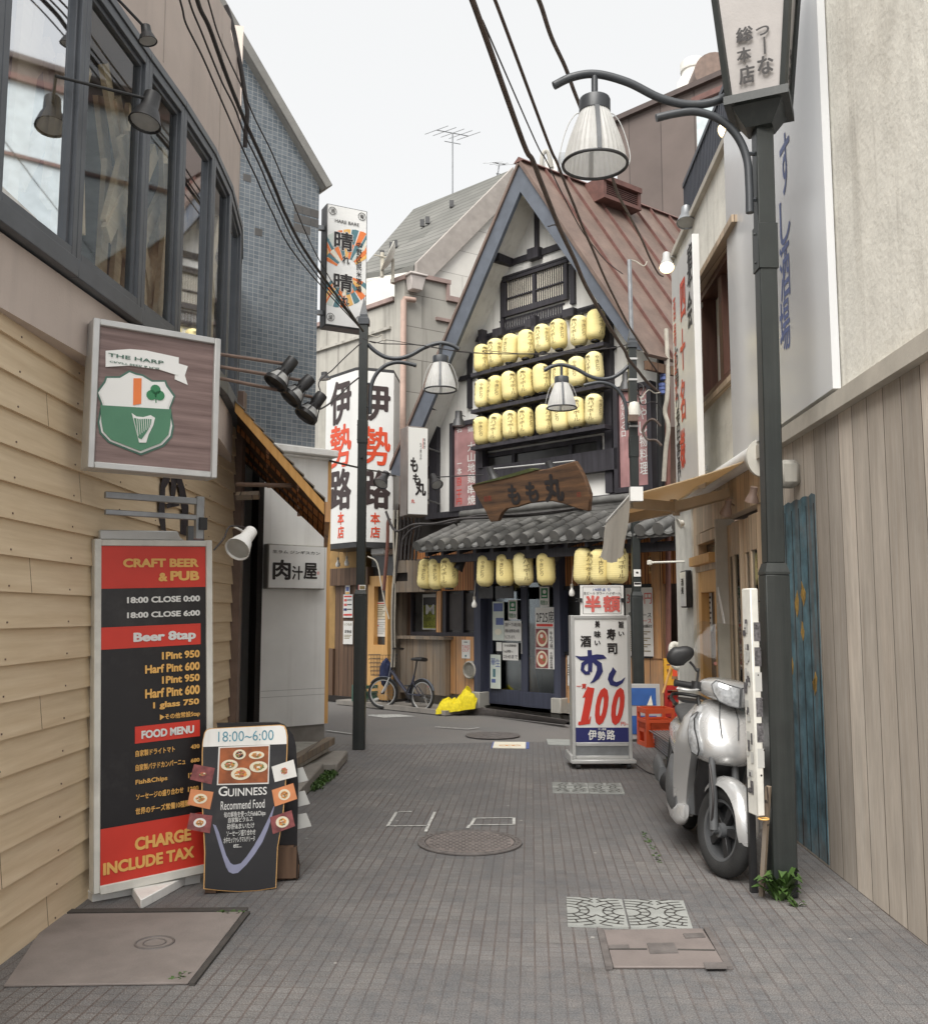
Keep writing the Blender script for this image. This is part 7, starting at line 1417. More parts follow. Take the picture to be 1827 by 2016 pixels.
F7 = Fr((2.1, 11.62, 0), (1, -.05, 0), (0, .09, 1)); a, b = F7.uv(B3(800, 1015)), F7.uv(B3(1088, 1600)); t = thing('leaning_board', 'blue topped white board leaning behind the orange crate', 'board', F7.P((a[0]+b[0])/2, 0)); zz = F7.uv(B3(900, 1225))[1]; zm_ = F7.uv(B3(900, 1325))[1]
mb = MB(); F7.box(mb, a[0] - .15, b[0], .02, a[1], -.04, -.005); part('frame', mb, M['alu'], t, bev=.004); mb = MB(); F7.box(mb, a[0] - .12, b[0] - .05, zz, a[1] - .05, -.005, .002); F7.box(mb, a[0] - .12, b[0] - .05, .08, zm_, -.005, .002); part('blue_panel', mb, M['bluepanel'], t); mb = MB(); F7.polys(mb, [(b[0] - .16, zz), (b[0] - .09, zz), (b[0] - .11, zz + .12)], .002, .004); part('torn_patch', mb, M['cream'], t)
solo('broom_stick', MB().tube([at(B3(1212, 740), 11.5), at(B3(1100, 1105), 11.5)], .014, 8), M['pine'], 'pale wooden broom stick leaning by the crate stack', 'stick')
mb = MB().tube(cat_rom([(2.40, 10.72, 1.15), (2.33, 10.72, 1.17), (2.30, 10.70, 1.12), (2.31, 10.68, .98), (2.34, 10.66, .92), (2.38, 10.66, .9), (2.39, 10.66, .6), (2.39, 10.66, 0)]), .035, 10); solo('white_pipe', mb, M['whiteplastic'], 'white plastic pipe bending down at the end pillar', 'pipe')
mb = MB().tube([FM.pt((1314, 760), .12), FM.pt((1316, 1430), .12)], .036, 10); solo('red_downpipe', mb, M['redpipe'], 'red brown downpipe at the right end of the restaurant', 'pipe')
mb = MB(); mb.tube(cat_rom([FM.pt(C3(930, 30), .2), FM.pt(C3(950, 500), .2), FM.pt(C3(945, 900), .2), FM.pt(C3(915, 1100), .2), FM.pt(C3(960, 1300), .2), FM.pt(C3(925, 1600), .2), FM.pt(C3(900, 2000), .2)]), .03, 8); solo('pale_conduit', mb, M['cable_pale'], 'pale conduit running down right of the right pink panel', 'conduit')
mb = MB(); mb.tube([FM.pt((1300, 700), .08), FM.pt((1302, 1010), .08)], .05, 8); solo('wall_post', mb, M['black'], 'dark service post at the right edge of the gable wall', 'post')
mb = MB()
for z_ in (C3(900, 670), C3(885, 850)): 
    for k in range(3): p = FM.pt(z_, .2) + V((0, 0, k*.05)); mb.lathe([(.0001, -.02), (.05, -.02), (.05, .02), (.0001, .02)], Matrix.Translation(p), 12)
solo('cable_insulators', mb, M['slateblue'], 'blue cable insulators on the post right of the pink panel', 'insulator')
mb = MB().tube(cat_rom([FM.pt(C3(860, 1290), .25), FM.pt(C3(770, 1200), .3), FM.pt(C3(680, 1240), .3), FM.pt(C3(630, 1350), .3), FM.pt(C3(690, 1460), .3), FM.pt(C3(800, 1470), .28), FM.pt(C3(870, 1540), .25)]), .018, 7); solo('cable_loop', mb, M['cable_brown'], 'brown spare cable loop right of the far lamp post', 'cable')
# ---------------------------------------------------------------- plank and stake by the near post, weeds
FK = Fr((1.575, 5.17, 0), (.98, .2, 0)); t = thing('sticker_plank', 'peeling white plank covered in sticker scraps leaning before the near lamp post', 'plank', (1.575, 5.17, .3)); a0, a1 = FK.uv(B4(762, 1000))[0], FK.uv(B4(818, 1000))[0]; zt_, zl = FK.uv((1490, 1158))[1], FK.uv((1490, 1608))[1]
mb = MB(); FK.box(mb, a0, a1, zl, zt_, -.10, 0); part('plank', mb, M['peel'], t, bev=.006)
mb = MB(); mb2 = MB(); random.seed(9); fs_ = Fr(FK.P(a0, 0, 0), FK.n); fs_ = Fr(FK.P(a0, 0, -.14), FK.n)
for k in range(44):
    z_ = random.uniform(zl + .1, zt_ - .1); h_ = random.uniform(.02, .06); x = random.uniform(.005, .06); wk = random.uniform(.015, .035)
    q_ = [FK.P(a0 - .002 - k*.0001, z_, -.10 + x), FK.P(a0 - .002 - k*.0001, z_, -.10 + x + wk), FK.P(a0 - .002 - k*.0001, z_ + h_, -.10 + x + wk), FK.P(a0 - .002 - k*.0001, z_ + h_, -.10 + x)]; (mb if k % 2 else mb2).quad(*q_)
for k in range(6): z_ = zl + .25 + k * (zt_ - zl - .4) / 6; (mb if k % 3 else mb2).quad(*[FK.P(a0 + x_, z__, .0015) for x_, z__ in ((.012, z_), (.05, z_), (.05, z_ + .1), (.012, z_ + .1))])
part('dark_sticker', mb, mk('dark_scrap', (.10, .095, .10), .7, .6, 60), t); part('pale_sticker', mb2, M['greypaper'], t)
mb = MB()
for k in range(9): z_ = zl + .08 + k * (zt_ - zl - .15)/8; p = FK.P(a0 + .05 - .02 * (k % 2), z_, .001); mb.lathe([(.0001, .002), (.006, 0)], Matrix.Translation(p) @ FK.n.to_track_quat('Z', 'Y').to_matrix().to_4x4(), 8)
part('nail', mb, M['ink'], t)
p0, p1 = gp((1499, 1764)), at((1508, 1585), 5.14); mb = MB().tube([p0, at((1512, 1548), 5.2)], .017, 4); solo('wooden_stake', mb, M['oldwood'], 'brown wooden stake tied to the plank by the near lamp post', 'stake'); solo('yellow_tie', MB().torus(.026, .004, Matrix.Translation(at((1503, 1612), 5.16)), 14, 5), M['gold'], 'thin yellow tie around the wooden stake', 'tie')
solo('dark_plank', MB().box(1.555, 1.59, 5.36, 5.40, 0, .62), M['black'], 'dark plank behind the wooden stake', 'plank')
def weed(c, n, r, hgt, label, seed, name='weed'):
    random.seed(seed); mb = MB()
    for k in range(n):
        a = random.uniform(0, 6.28); L = r * random.uniform(.5, 1); up = hgt * random.uniform(.3, 1); wd_ = L * random.uniform(.16, .28); b = V(c) + V((random.uniform(-.3, .3) * r, random.uniform(-.3, .3) * r, 0)); d = V((math.cos(a), math.sin(a), 0)); s_ = V((-d.y, d.x, 0))
        pts = [(0, .15, 0), (.35, 1, .6), (.7, .95, 1), (1, .1, .85)]; rw = [(b + d*L*u + s_*wd_*w_ + V((0, 0, up*z_)), b + d*L*u + V((0, 0, up*z_ - wd_*.25)), b + d*L*u - s_*wd_*w_ + V((0, 0, up*z_))) for u, w_, z_ in pts]
        mb.loft(rw, cap=False, closed=False)
    return solo(name, mb, M['leaf'], label, 'plant', smooth=60)
weed(gp((1538, 1770)), 38, .13, .17, 'leafy green weed at the foot of the near lamp post', 1); weed(gp((1566, 1785)), 10, .05, .04, 'tiny weed on the paving below the leafy weed', 2)
def patch(p0, p1, n, wd_, h, label, seed):
    random.seed(seed); mb = MB()
    for k in range(n):
        u = random.random(); c = V(p0).lerp(V(p1), u) + V((random.gauss(0, wd_), random.gauss(0, wd_), 0)); a = random.uniform(0, 6.28); L = random.uniform(.012, .03); d = V((math.cos(a), math.sin(a), 0)) * L; s_ = V((-d.y, d.x, 0)) * .45; z_ = V((0, 0, random.uniform(.2, 1) * h)); mb.quad(c, c + d*.5 + s_ + z_, c + d + z_*1.2, c + d*.5 - s_ + z_)
    o = solo('weeds', mb, M['leaf'], label, 'weeds', kind='stuff'); return o
patch(gp((612, 1558)), gp((652, 1525)), 900, .03, .05, 'low green weeds along the stone step', 4); patch(gp(B6(255, 262)), gp(B6(325, 264)), 60, .008, .014, 'thin grass at the corner of the cover slab', 5); patch(gp(B6(125, 450)), gp(B6(165, 425)), 60, .008, .014, 'thin grass at the near edge of the cover slab', 6); patch(gp((1322, 1490)), gp((1328, 1500)), 80, .03, .03, 'small weeds beside the ribbed deck step', 7); patch(gp(B7(1395, 540)), gp(B7(1470, 680)), 46, .006, .008, 'thin moss line between the pavers near the scooter', 8)
# ================================================================ SCOOTER (local: x forward, y to its left, z up; rear axle at x = 0)
def ell(xc, yc, z, a, b, n=20, p=2.4, front=1.0):
    out = []
    for k in range(n):
        t = 2*math.pi*k/n; c, s = math.cos(t), math.sin(t); out.append((xc + a * (abs(c)**(2/p)) * (1 if c >= 0 else -1) * (front if c > 0 else 1), yc + b * (abs(s)**(2/p)) * (1 if s >= 0 else -1), z))
    return out
def sec(x, zc, w_, h, n=20, p=2.6, yc=0.0):
    out = []
    for k in range(n):
        t = 2*math.pi*k/n; c, s = math.cos(t), math.sin(t); out.append((x, yc + w_ * (abs(c)**(2/p)) * (1 if c >= 0 else -1), zc + h * (abs(s)**(2/p)) * (1 if s >= 0 else -1)))
    return out
def mirror_y(pts): return [(x, -y, z) for x, y, z in pts]
def build_scooter():
    t = thing('motor_scooter', 'silver motor scooter with tall clear windscreen parked at the right facing us', 'scooter')
    def W(name, parent, M0, R=.205, r=.052, rim=.165):
        wh = part(name, MB().torus(R, r, M0, 44, 12, 1.05), M['rubber'], parent)
        part('rim', MB().lathe([(rim - .012, -.038), (rim + .004, -.042), (rim + .004, .042), (rim - .012, .038), (rim - .016, 0), (rim - .012, -.038)], M0, 40), M['greyplastic'], wh)
        mb = MB()
        for k in range(5):
            a = k * 2*math.pi/5; c, s = math.cos(a), math.sin(a); q = Matrix.Rotation(a, 4, 'Z'); mb.box8([M0 @ q @ V(p) for p in ((.03, -.018, -.02), (.03, .018, -.02), (.03, .018, .02), (.03, -.018, .02), (rim - .01, -.026, -.013), (rim - .01, .026, -.013), (rim - .01, .026, .013), (rim - .01, -.026, .013))])
        part('spokes', mb, M['blackplastic'], wh, bev=.003); part('hub', MB().lathe([(.0001, -.06), (.04, -.055), (.045, 0), (.04, .055), (.0001, .06)], M0, 18), M['greyplastic'], wh)
        return wh
    RX = Matrix.Rotation(math.pi/2, 4, 'X')
    W('rear_wheel', t, Matrix.Translation((0, 0, .255)) @ RX)
    st = RA(24); S = Matrix.Translation((1.21, 0, .6)) @ Matrix.Rotation(st, 4, 'Z') @ Matrix.Translation((-1.21, 0, -.6))
    ax = (1.26, 0, .262)
    fw = W('front_wheel', t, S @ Matrix.Translation(ax) @ RX, .208, .054, .168)
    part('brake_disc', MB().lathe([(.05, -.062), (.105, -.062), (.105, -.066), (.05, -.066)], S @ Matrix.Translation(ax) @ RX, 28), M['greymetal'], fw)
    # fork, mudguard
    mb = MB()
    for y in (-.085, .085): mb.tube([S @ V((1.26, y, .262)), S @ V((1.215, y, .47)), S @ V((1.16, y, .68))], .024, 10, rs=[.027, .026, .019]); mb.tube([S @ V((1.26, y*1.15, .262)), S @ V((1.26, y*.55, .262))], .022, 10)
    part('fork', mb, M['greyplastic'], t)
    rg = []
    for k in range(17):
        a = RA(-8 + k * 142/16); R_ = .282 + .012 * math.sin(k/16 * math.pi); cx_, cz_ = 1.25 + R_ * math.cos(a), .275 + R_ * math.sin(a); row = []; hw = .078 - .03 * max(0, (3 - k) / 3) ** 2 - .02 * max(0, (k - 11) / 5)
        for j in range(11):
            v = -1 + j / 5; dr = .055 * abs(v) ** 2.5 + (.0 if k else 0); row.append(S @ V((cx_ - dr * math.cos(a), v * hw * 1.1, cz_ - dr * math.sin(a))))
        rg.append(row)
    mb = MB().loft(rg, cap=False, closed=False); part('front_mudguard', mb, M['silver'], t, smooth=70)
    mb = MB().tube(cat_rom([S @ V((1.25, -.10, .3)), S @ V((1.30, -.14, .45)), S @ V((1.2, -.12, .62))]), .007, 6); part('brake_hose', mb, M['cable'], t)
    # nose shield
    zs = [(.575, 1.02, .86, .085), (.60, 1.13, .84, .135), (.645, 1.235, .82, .175), (.70, 1.255, .80, .205), (.76, 1.235, .80, .222), (.82, 1.195, .81, .222), (.88, 1.145, .82, .205), (.93, 1.09, .83, .175), (.965, 1.03, .84, .12), (.98, .985, .86, .07)]
    rings = []
    for z, xf, xb, w_ in zs:
        rr = []; n = 28
        for k in range(n):
            u = 2*math.pi*k/n; c, s = math.cos(u), math.sin(u); xx = (xf - xb)/2
            y = w_ * (abs(s)**.72) * (1 if s >= 0 else -1); x = (xf + xb)/2 + xx * (abs(c)**.85) * (1 if c >= 0 else -1); rr.append((x, y, z))
        rings.append(rr)
    part('front_shield', MB().loft(rings), M['silver'], t, smooth=70)
    # leg shield wings, silver, sweeping down both sides
    for sg in (-1, 1):
        rows = []
        for z, x0, x1, y0, y1 in ((.93, .86, .90, .17, .12), (.84, .83, 1.0, .235, .20), (.74, .80, 1.06, .265, .215), (.64, .775, 1.05, .27, .20), (.54, .75, .97, .262, .19), (.44, .735, .90, .252, .18), (.35, .73, .85, .24, .17), (.27, .74, .82, .225, .16), (.225, .77, .80, .20, .15)):
            rows.append([(x0, sg*y0, z), ((x0+x1)/2, sg*(y0*.55 + y1*.45 + .012), z), (x1, sg*y1, z), (x1 - .03, sg*(y1 - .05), z), (x0 + .01, sg*(y0 - .06), z)])
        part('leg_shield', MB().loft(rows), M['silver'], t, smooth=50)
    part('inner_shield', MB().loft([ell(.80, 0, .25, .05, .17), ell(.80, 0, .6, .06, .20), ell(.84, 0, .92, .06, .12)]), M['greyplastic'], t); part('wheel_arch', MB().loft([ell(.93, 0, .27, .05, .12), ell(.97, 0, .45, .06, .15), ell(1.05, 0, .62, .12, .15)]), M['black'], t)
    # indicator lenses in the shield
    for sg in (-1, 1):
        L = [(1.085, .175, .90), (1.11, .198, .86), (1.155, .196, .80), (1.195, .178, .74), (1.205, .166, .69), (1.185, .168, .655), (1.15, .196, .665), (1.115, .217, .72), (1.075, .2235, .79), (1.06, .212, .86)]
        c = V((1.14, .2, .765)); out = V((.45, .75, .05)).normalized()
        pts = [V((x, y, z)) for x, y, z in L]
        mb = MB(); top = [p + out * .022 for p in pts]; dome = [c.lerp(p, .55) + out * .034 for p in pts]; rings = [[p - out*.02 for p in pts], top, dome]
        rings = [[(p.x, sg*p.y, p.z) for p in r] for r in rings]; part('indicator', mb.loft(rings), M['lens'], t, smooth=50)
        mb = MB(); 
        for a, b in zip(pts, pts[1:] + pts[:1]): a2, b2 = a + out*.018, b + out*.018; mb.tube([(a2.x, sg*a2.y, a2.z), (b2.x, sg*b2.y, b2.z)], .0055, 5)
        part('indicator_trim', mb, M['blackplastic'], t)
    mb = MB()
    for sg in (-1, 1): mb.tube([(1.03, sg*.045, .972), (1.15, sg*.06, .885), (1.245, sg*.05, .78)], .004, 5)
    part('shield_crease', mb, M['greyplastic'], t)
    # handlebar cowl, turned with the steering
    S2 = Matrix.Translation((.98, 0, .9)) @ Matrix.Rotation(st * .75, 4, 'Z') @ Matrix.Translation((-.98, 0, -.9)); TR = lambda r: [S2 @ V(p) for p in r]
    cw = [sec(.82, 1.045, .09, .035), sec(.86, 1.05, .15, .052), sec(.93, 1.05, .175, .066), sec(1.01, 1.045, .168, .070), sec(1.08, 1.035, .14, .064), sec(1.125, 1.025, .10, .048), sec(1.145, 1.02, .05, .026)]
    part('handlebar_cowl', MB().loft([TR(r) for r in cw]), M['silver'], t, smooth=70)
    lens = [(1.155, 0, 1.005), (1.150, .05, 1.012), (1.125, .10, 1.03), (1.09, .135, 1.055), (1.06, .15, 1.085), (1.065, .125, 1.088), (1.115, .06, 1.062), (1.125, 0, 1.058)]
    full = lens + [(x, -y, z) for x, y, z in lens[1:-1][::-1]]
    low = [(x + .008, y * .95, z - .065 if i < 5 else z) for i, (x, y, z) in enumerate(lens)]
    for sg in (-1, 1):
        pts = [(1.158, .006, 1.075), (1.13, .075, 1.085), (1.075, .135, 1.10), (1.06, .155, 1.075), (1.085, .148, 1.03), (1.11, .12, .985), (1.14, .06, .965), (1.165, .006, .96)]; ou = V((.9, .35, .1)).normalized()
        r0 = [V(p) - ou*.035 for p in pts]; r1 = [V(p) + ou*.006 for p in pts]; c = sum((V(p) for p in pts), V()) / len(pts); r2 = [c.lerp(V(p), .6) + ou*.020 for p in pts]
        part('headlight', MB().loft([TR([(p.x, sg*p.y, p.z) for p in r]) for r in (r0, r1, r2)]), M['lens'], t, smooth=50)
        mb = MB()
        for a, b in zip(pts, pts[1:] + pts[:1]): mb.tube(TR([(a[0] + .004, sg*a[1], a[2]), (b[0] + .004, sg*b[1], b[2])]), .005, 5)
        part('headlight_trim', mb, M['greyplastic'], t)
    part('steering_neck', MB().loft([ell(.98, 0, .93, .05, .05), ell(.97, 0, 1.0, .05, .05)]), M['blackplastic'], t)
    for sg in (-1, 1):
        g = part('grip', MB().tube(TR([(.93, sg*.13, 1.04), (.90, sg*.20, 1.045), (.88, sg*.315, 1.05)]), .018, 12, rs=[.016, .02, .0195]).tube(TR([(.88, sg*.31, 1.05), (.878, sg*.325, 1.05)]), .023, 12), M['blackplastic'], t)
        part('switch_box', MB().loft([TR(sec(.88, 1.045, .0, .0))] if 0 else [TR([(x, y + sg*.19, z) for x, y, z in ell(.92, 0, 1.02, .04, .035)]), TR([(x, y + sg*.19, z) for x, y, z in ell(.92, 0, 1.075, .035, .03)])]), M['blackplastic'], t)
        part('brake_lever', MB().tube(TR(cat_rom([(.95, sg*.18, 1.03), (.965, sg*.25, 1.02), (.945, sg*.30, 1.02), (.94, sg*.325, 1.02)])), .0075, 8).lathe([(.0001, -.012), (.012, 0), (.0001, .012)], S2 @ Matrix.Translation((.94, sg*.328, 1.02)), 10), M['alu'], t)
        mm = part('mirror_stem', MB().tube(TR(cat_rom([(.93, sg*.19, 1.07), (.93, sg*.19, 1.15), (.93, sg*.20, 1.14), (.92, sg*.225, 1.17), (.915, sg*.25, 1.19)])), .008, 8), M['blackplastic'], t)
        Mt = S2 @ Matrix.Translation((.905, sg*.315, 1.222)) @ Matrix.Rotation(sg*RA(-24), 4, 'X') @ Matrix.Rotation(sg * RA(14), 4, 'Z')
        rr = []
        for q, d in ((.0, .036), (.45, .034), (.75, .027), (.95, .012), (1.0, -.006), (.94, -.012), (.0, -.012)): rr.append([Mt @ V((d, .095*max(q, .001)*math.cos(2*math.pi*k/20), .058*max(q, .001)*math.sin(2*math.pi*k/20) * (1.12 if math.cos(2*math.pi*k/20) * sg > 0 else .92))) for k in range(20)])
        part('mirror', MB().loft(rr), M['blackplastic'], mm, smooth=70)
    part('instrument_brace', MB().tube(TR(cat_rom([(.9, -.16, .985), (.93, -.15, .92), (.96, -.1, .905), (.97, 0, .9)])), .012, 6), M['blackplastic'], t)
    # windscreen
    rows = []
    for z, x, w_ in ((1.07, 1.06, .12), (1.15, 1.035, .19), (1.25, 1.0, .225), (1.35, .955, .215), (1.42, .92, .185), (1.45, .905, .14)):
        rows.append(TR([(x - .10 * (j/6 - 1)**2, w_ * (j/6 - 1), z) for j in range(13)]))
    part('windscreen', MB().loft(rows, cap=False, closed=False), M['shield_glass'], t, smooth=70)
    for sg in (-1, 1): part('screen_bolt', MB().lathe([(.0001, .004), (.011, .004), (.011, -.004), (.0001, -.004)], S2 @ Matrix.Translation((1.02, sg*.12, 1.2)) @ Matrix.Rotation(math.pi/2, 4, 'Y'), 10), M['redpipe'], t)
    # seat, rear body, floor
    part('seat', MB().loft([sec(-.42, .76, .09, .03), sec(-.36, .79, .13, .045), sec(-.2, .80, .15, .055), sec(.0, .785, .155, .06), sec(.15, .76, .15, .06), sec(.3, .75, .135, .058), sec(.42, .735, .11, .055), sec(.5, .70, .07, .04)]), M['greyplastic'], t, smooth=70)
    part('rear_body', MB().loft([sec(-.55, .70, .05, .03), sec(-.48, .68, .11, .06), sec(-.3, .65, .165, .09), sec(-.1, .62, .185, .12), (sec(.1, .59, .185, .145)), sec(.26, .57, .175, .15), sec(.38, .56, .165, .15), sec(.48, .53, .15, .14), sec(.54, .50, .12, .12)]), M['silver'], t, smooth=70)
    for sg in (-1, 1):
        part('side_skirt', MB().loft([sec(.22, .42, .03, .11, yc=sg*.19), sec(.34, .38, .045, .12, yc=sg*.20), sec(.5, .33, .05, .10, yc=sg*.205), sec(.66, .31, .05, .09, yc=sg*.2), sec(.78, .30, .035, .08, yc=sg*.19)]), M['greyplastic'], t, smooth=70)
        part('lower_cowl', MB().loft([sec(.18, .25, .03, .03, yc=sg*.165), sec(.35, .235, .05, .055, yc=sg*.175), sec(.6, .22, .055, .06, yc=sg*.18), sec(.78, .235, .05, .07, yc=sg*.18), sec(.86, .26, .02, .05, yc=sg*.165)]), M['silver'], t, smooth=70)
    part('floor_board', MB().loft([sec(.34, .345, .17, .04), sec(.55, .335, .19, .035), sec(.8, .345, .18, .04)]), M['greyplastic'], t); part('tunnel', MB().loft([sec(.4, .42, .10, .12), sec(.6, .38, .09, .1), sec(.8, .42, .10, .14)]), M['greyplastic'], t, smooth=70)
    part('seat_hump', MB().loft([sec(.42, .66, .11, .09), sec(.52, .64, .10, .10), sec(.58, .61, .06, .07)]), M['greyplastic'], t, smooth=70)
    part('rear_carrier', MB().tube(cat_rom([(-.25, -.14, .83), (-.45, -.15, .86), (-.62, -.11, .88), (-.66, 0, .885), (-.62, .11, .88), (-.45, .15, .86), (-.25, .14, .83)]), .014, 8).box(-.6, -.3, -.08, .08, .845, .865), M['blackplastic'], t)
    part('tail_light', MB().loft([sec(-.56, .66, .09, .03), sec(-.60, .65, .06, .02)]), M['redcrate'], t)
    part('engine', MB().loft([sec(-.16, .27, .06, .09, yc=.14), sec(.05, .28, .07, .11, yc=.14), sec(.35, .27, .06, .09, yc=.13)]), M['blackplastic'], t, smooth=60)
    part('muffler', MB().tube([(-.42, -.165, .34), (-.36, -.165, .335), (0, -.16, .30), (.05, -.15, .28)], .08, 16, rs=[.05, .075, .08, .04]).tube([(.05, -.15, .28), (.2, -.12, .22), (.35, -.08, .2)], .022, 8), M['blackplastic'], t); part('muffler_guard', MB().loft([sec(-.36, .37, .03, .07, yc=-.225), sec(-.15, .36, .03, .085, yc=-.23), sec(0, .34, .03, .06, yc=-.22)]), M['greyplastic'], t, smooth=60)
    part('shock', MB().tube([(-.08, -.16, .33), (-.16, -.15, .6)], .028, 10), M['blackplastic'], t)
    part('kick_stand', MB().tube([(.3, .12, .18), (.42, .27, .012)], .012, 6), M['blackplastic'], t)
    return t
sc_ = build_scooter(); hx = V((-.09, -1, 0)).normalized(); sc_.location = (1.575, 6.95, 0); sc_.rotation_euler = (RA(-7), 0, math.atan2(hx.y, hx.x)); sc_.scale = (1.0, .93, 1.0)
# ================================================================ BICYCLE
def build_bike():
    t = thing('folding_bicycle', 'small dark folding bicycle with white rimmed wheels leaning by the weathered counter', 'bicycle'); RX = Matrix.Rotation(math.pi/2, 4, 'X'); R = .235
    def W(name, M0, dark=False):
        wh = part(name, MB().torus(R, .022, M0, 40, 8), M['rubber'], t); part('rim', MB().torus(R - .027, .011, M0, 40, 6), M['alu'], wh); mb = MB()
        for k in range(20):
            a = k * math.pi / 10; b = a + (.5 if k % 2 else -.5); mb.tube([M0 @ V((.018*math.cos(b), .018*math.sin(b), .025 if k % 4 < 2 else -.025)), M0 @ V(((R-.03)*math.cos(a), (R-.03)*math.sin(a), 0))], .0016, 4)
        part('spokes', mb, M['greymetal'], wh); part('hub', MB().lathe([(.0001, -.05), (.02, -.045), (.02, .045), (.0001, .05)], M0, 12), M['darkmetal'], wh)
    W('rear_wheel', Matrix.Translation((0, 0, .257)) @ RX); S = Matrix.Translation((.80, 0, 0)) @ Matrix.Rotation(RA(28), 4, 'Z') @ Matrix.Translation((-.80, 0, 0)); W('front_wheel', S @ Matrix.Translation((.86, 0, .257)) @ RX)
    fm = MB().tube([(.70, 0, .62), (.55, 0, .47), (.36, 0, .31), (.30, 0, .28)], .028, 8).tube([(.30, 0, .27), (.21, 0, .50), (.19, 0, .56)], .02, 8)
    for y in (-.05, .05): fm.tube([(.30, y*.4, .27), (0, y, .257)], .011, 6).tube([(.22, y*.4, .48), (0, y, .257)], .009, 6)
    fm.tube([(.74, 0, .52), (.70, 0, .68)], .025, 8); part('frame', fm, mk('bike_frame', (.035, .037, .06), .3, coat=.5), t)
    mb = MB()
    for y in (-.055, .055): mb.tube([S @ V((.74, y*.6, .53)), S @ V((.86, y, .257))], .013, 6)
    part('fork', mb, M['silver'], t); part('handlebar', MB().tube([(.70, 0, .66), (.66, 0, .98)], .016, 8).tube([S @ V((.63, -.28, .98)), S @ V((.66, 0, .99)), S @ V((.63, .28, .98))], .012, 8), M['darkmetal'], t)
    mb = MB()
    for s in (-1, 1): mb.tube([S @ V((.645, s*.16, .98)), S @ V((.63, s*.29, .98))], .017, 8)
    part('grip', mb, M['blackplastic'], t); part('seat_post', MB().tube([(.20, 0, .52), (.145, 0, .80)], .014, 8), M['darkmetal'], t)
    part('saddle', MB().loft([sec(-.02, .82, .075, .03), sec(.05, .825, .085, .035), sec(.15, .825, .06, .03), sec(.26, .82, .022, .02)]), M['blackplastic'], t, smooth=70)
    part('crank', MB().lathe([(.0001, -.008), (.085, -.006), (.085, .006), (.0001, .008)], Matrix.Translation((.30, -.05, .27)) @ RX, 22).tube([(.30, -.07, .27), (.38, -.07, .14)], .011, 6).tube([(.30, .07, .27), (.22, .07, .40)], .011, 6).box(.34, .43, -.15, -.07, .125, .15).box(.17, .26, .07, .15, .39, .415), M['darkmetal'], t)
    for nm, c, off in (('mudguard', (0, .257), 0), ('mudguard', (.86, .257), 1)):
        rg = []
        for k in range(13):
            a = RA(10 + k * (150 if not off else 120)/12) if not off else RA(35 + k * 120/12); row = []
            for j in range(5): v = (j - 2) / 2; p = V((c[0] + (.272 - .012*v*v)*math.cos(a), v*.028, c[1] + (.272 - .012*v*v)*math.sin(a))); row.append(S @ p if off else p)
            rg.append(row)
        part(nm, MB().loft(rg, cap=False, closed=False), M['slate_paint'], t)
    part('reflector', MB().lathe([(.0001, .006), (.028, .004), (.03, -.006), (.0001, -.006)], Matrix.Translation((-.11, -.03, .42)) @ RX, 14), M['red'], t); part('kick_stand', MB().tube([(.02, -.05, .25), (-.04, -.16, .01)], .009, 6), M['alu'], t); return t
bk = build_bike(); bh = V((-.76, .65, 0)).normalized(); bk.location = (-.655, 15.0, .0); bk.rotation_euler = (RA(3), 0, math.atan2(bh.y, bh.x)); bk.scale = (.98,) * 3
# second bicycle's basket and bag, green crate, bags by the shop
t = thing('bicycle_basket', 'black wire basket of another bicycle behind the folding one', 'basket', at(B8(240, 640), 15.9)); c = at(B8(240, 720), 15.9); mb = MB()
for k in range(6):
    z_ = c.z + k * .065; q = 1 - .0; mb.tube([(c.x-.19-.01*k, c.y-.13, z_), (c.x+.19+.01*k, c.y-.13, z_), (c.x+.19+.01*k, c.y+.13, z_), (c.x-.19-.01*k, c.y+.13, z_), (c.x-.19-.01*k, c.y-.13, z_)], .004, 4)
for k in range(9):
    x = c.x - .19 + k * .0475
    for y in (-.13, .13): mb.tube([(x, c.y + y, c.z), (x, c.y + y, c.z + .33)], .003, 4)
part('wires', mb, M['blackplastic'], t)
def blob(name, label, cat, c, rx, ry, rz, mat, seed, amp=.25, n=20, grp=None):
    random.seed(seed); from mathutils import noise as nz; mb = MB(); rows = []
    for i in range(n + 1):
        th = math.pi * i / n; row = []
        for k in range(n * 2):
            ph = math.pi * k / n; d = V((math.sin(th)*math.cos(ph), math.sin(th)*math.sin(ph), math.cos(th))); s = 1 + amp * nz.noise(d * 1.7 + V((seed, 0, 0))) + amp * .5 * nz.noise(d * 4.1 + V((0, seed, 0))) + amp * .25 * nz.noise(d * 9); row.append((c[0] + d.x*rx*s, c[1] + d.y*ry*s, max(.003, c[2] + d.z*rz*s)))
        rows.append(row)
    return solo(name, mb.loft(rows), mat, label, cat, grp, smooth=60)
bag_c = at(B8(265, 690), 15.75); blob('blue_bag', 'dark blue bag in the wire basket of the second bicycle', 'bag', (bag_c.x, bag_c.y, bag_c.z), .10, .09, .21, mk('blue_bag_cloth', (.012, .02, .07), .7), 3)
gc = gp((727, 1385)); crate(gc.x - .02, 16.1, 0, .36, .3, .34, RA(40), 'darkgreen', 'dark green basket crate between the lamp post and the bicycles', grp=None)
c = gp(B8(120, 1095)); blob('clear_bag', 'crumpled pale plastic bag on the kerb left of the front wheel', 'bag', (c.x, c.y, .07), .2, .14, .1, M['greypaper'], 8, .5)
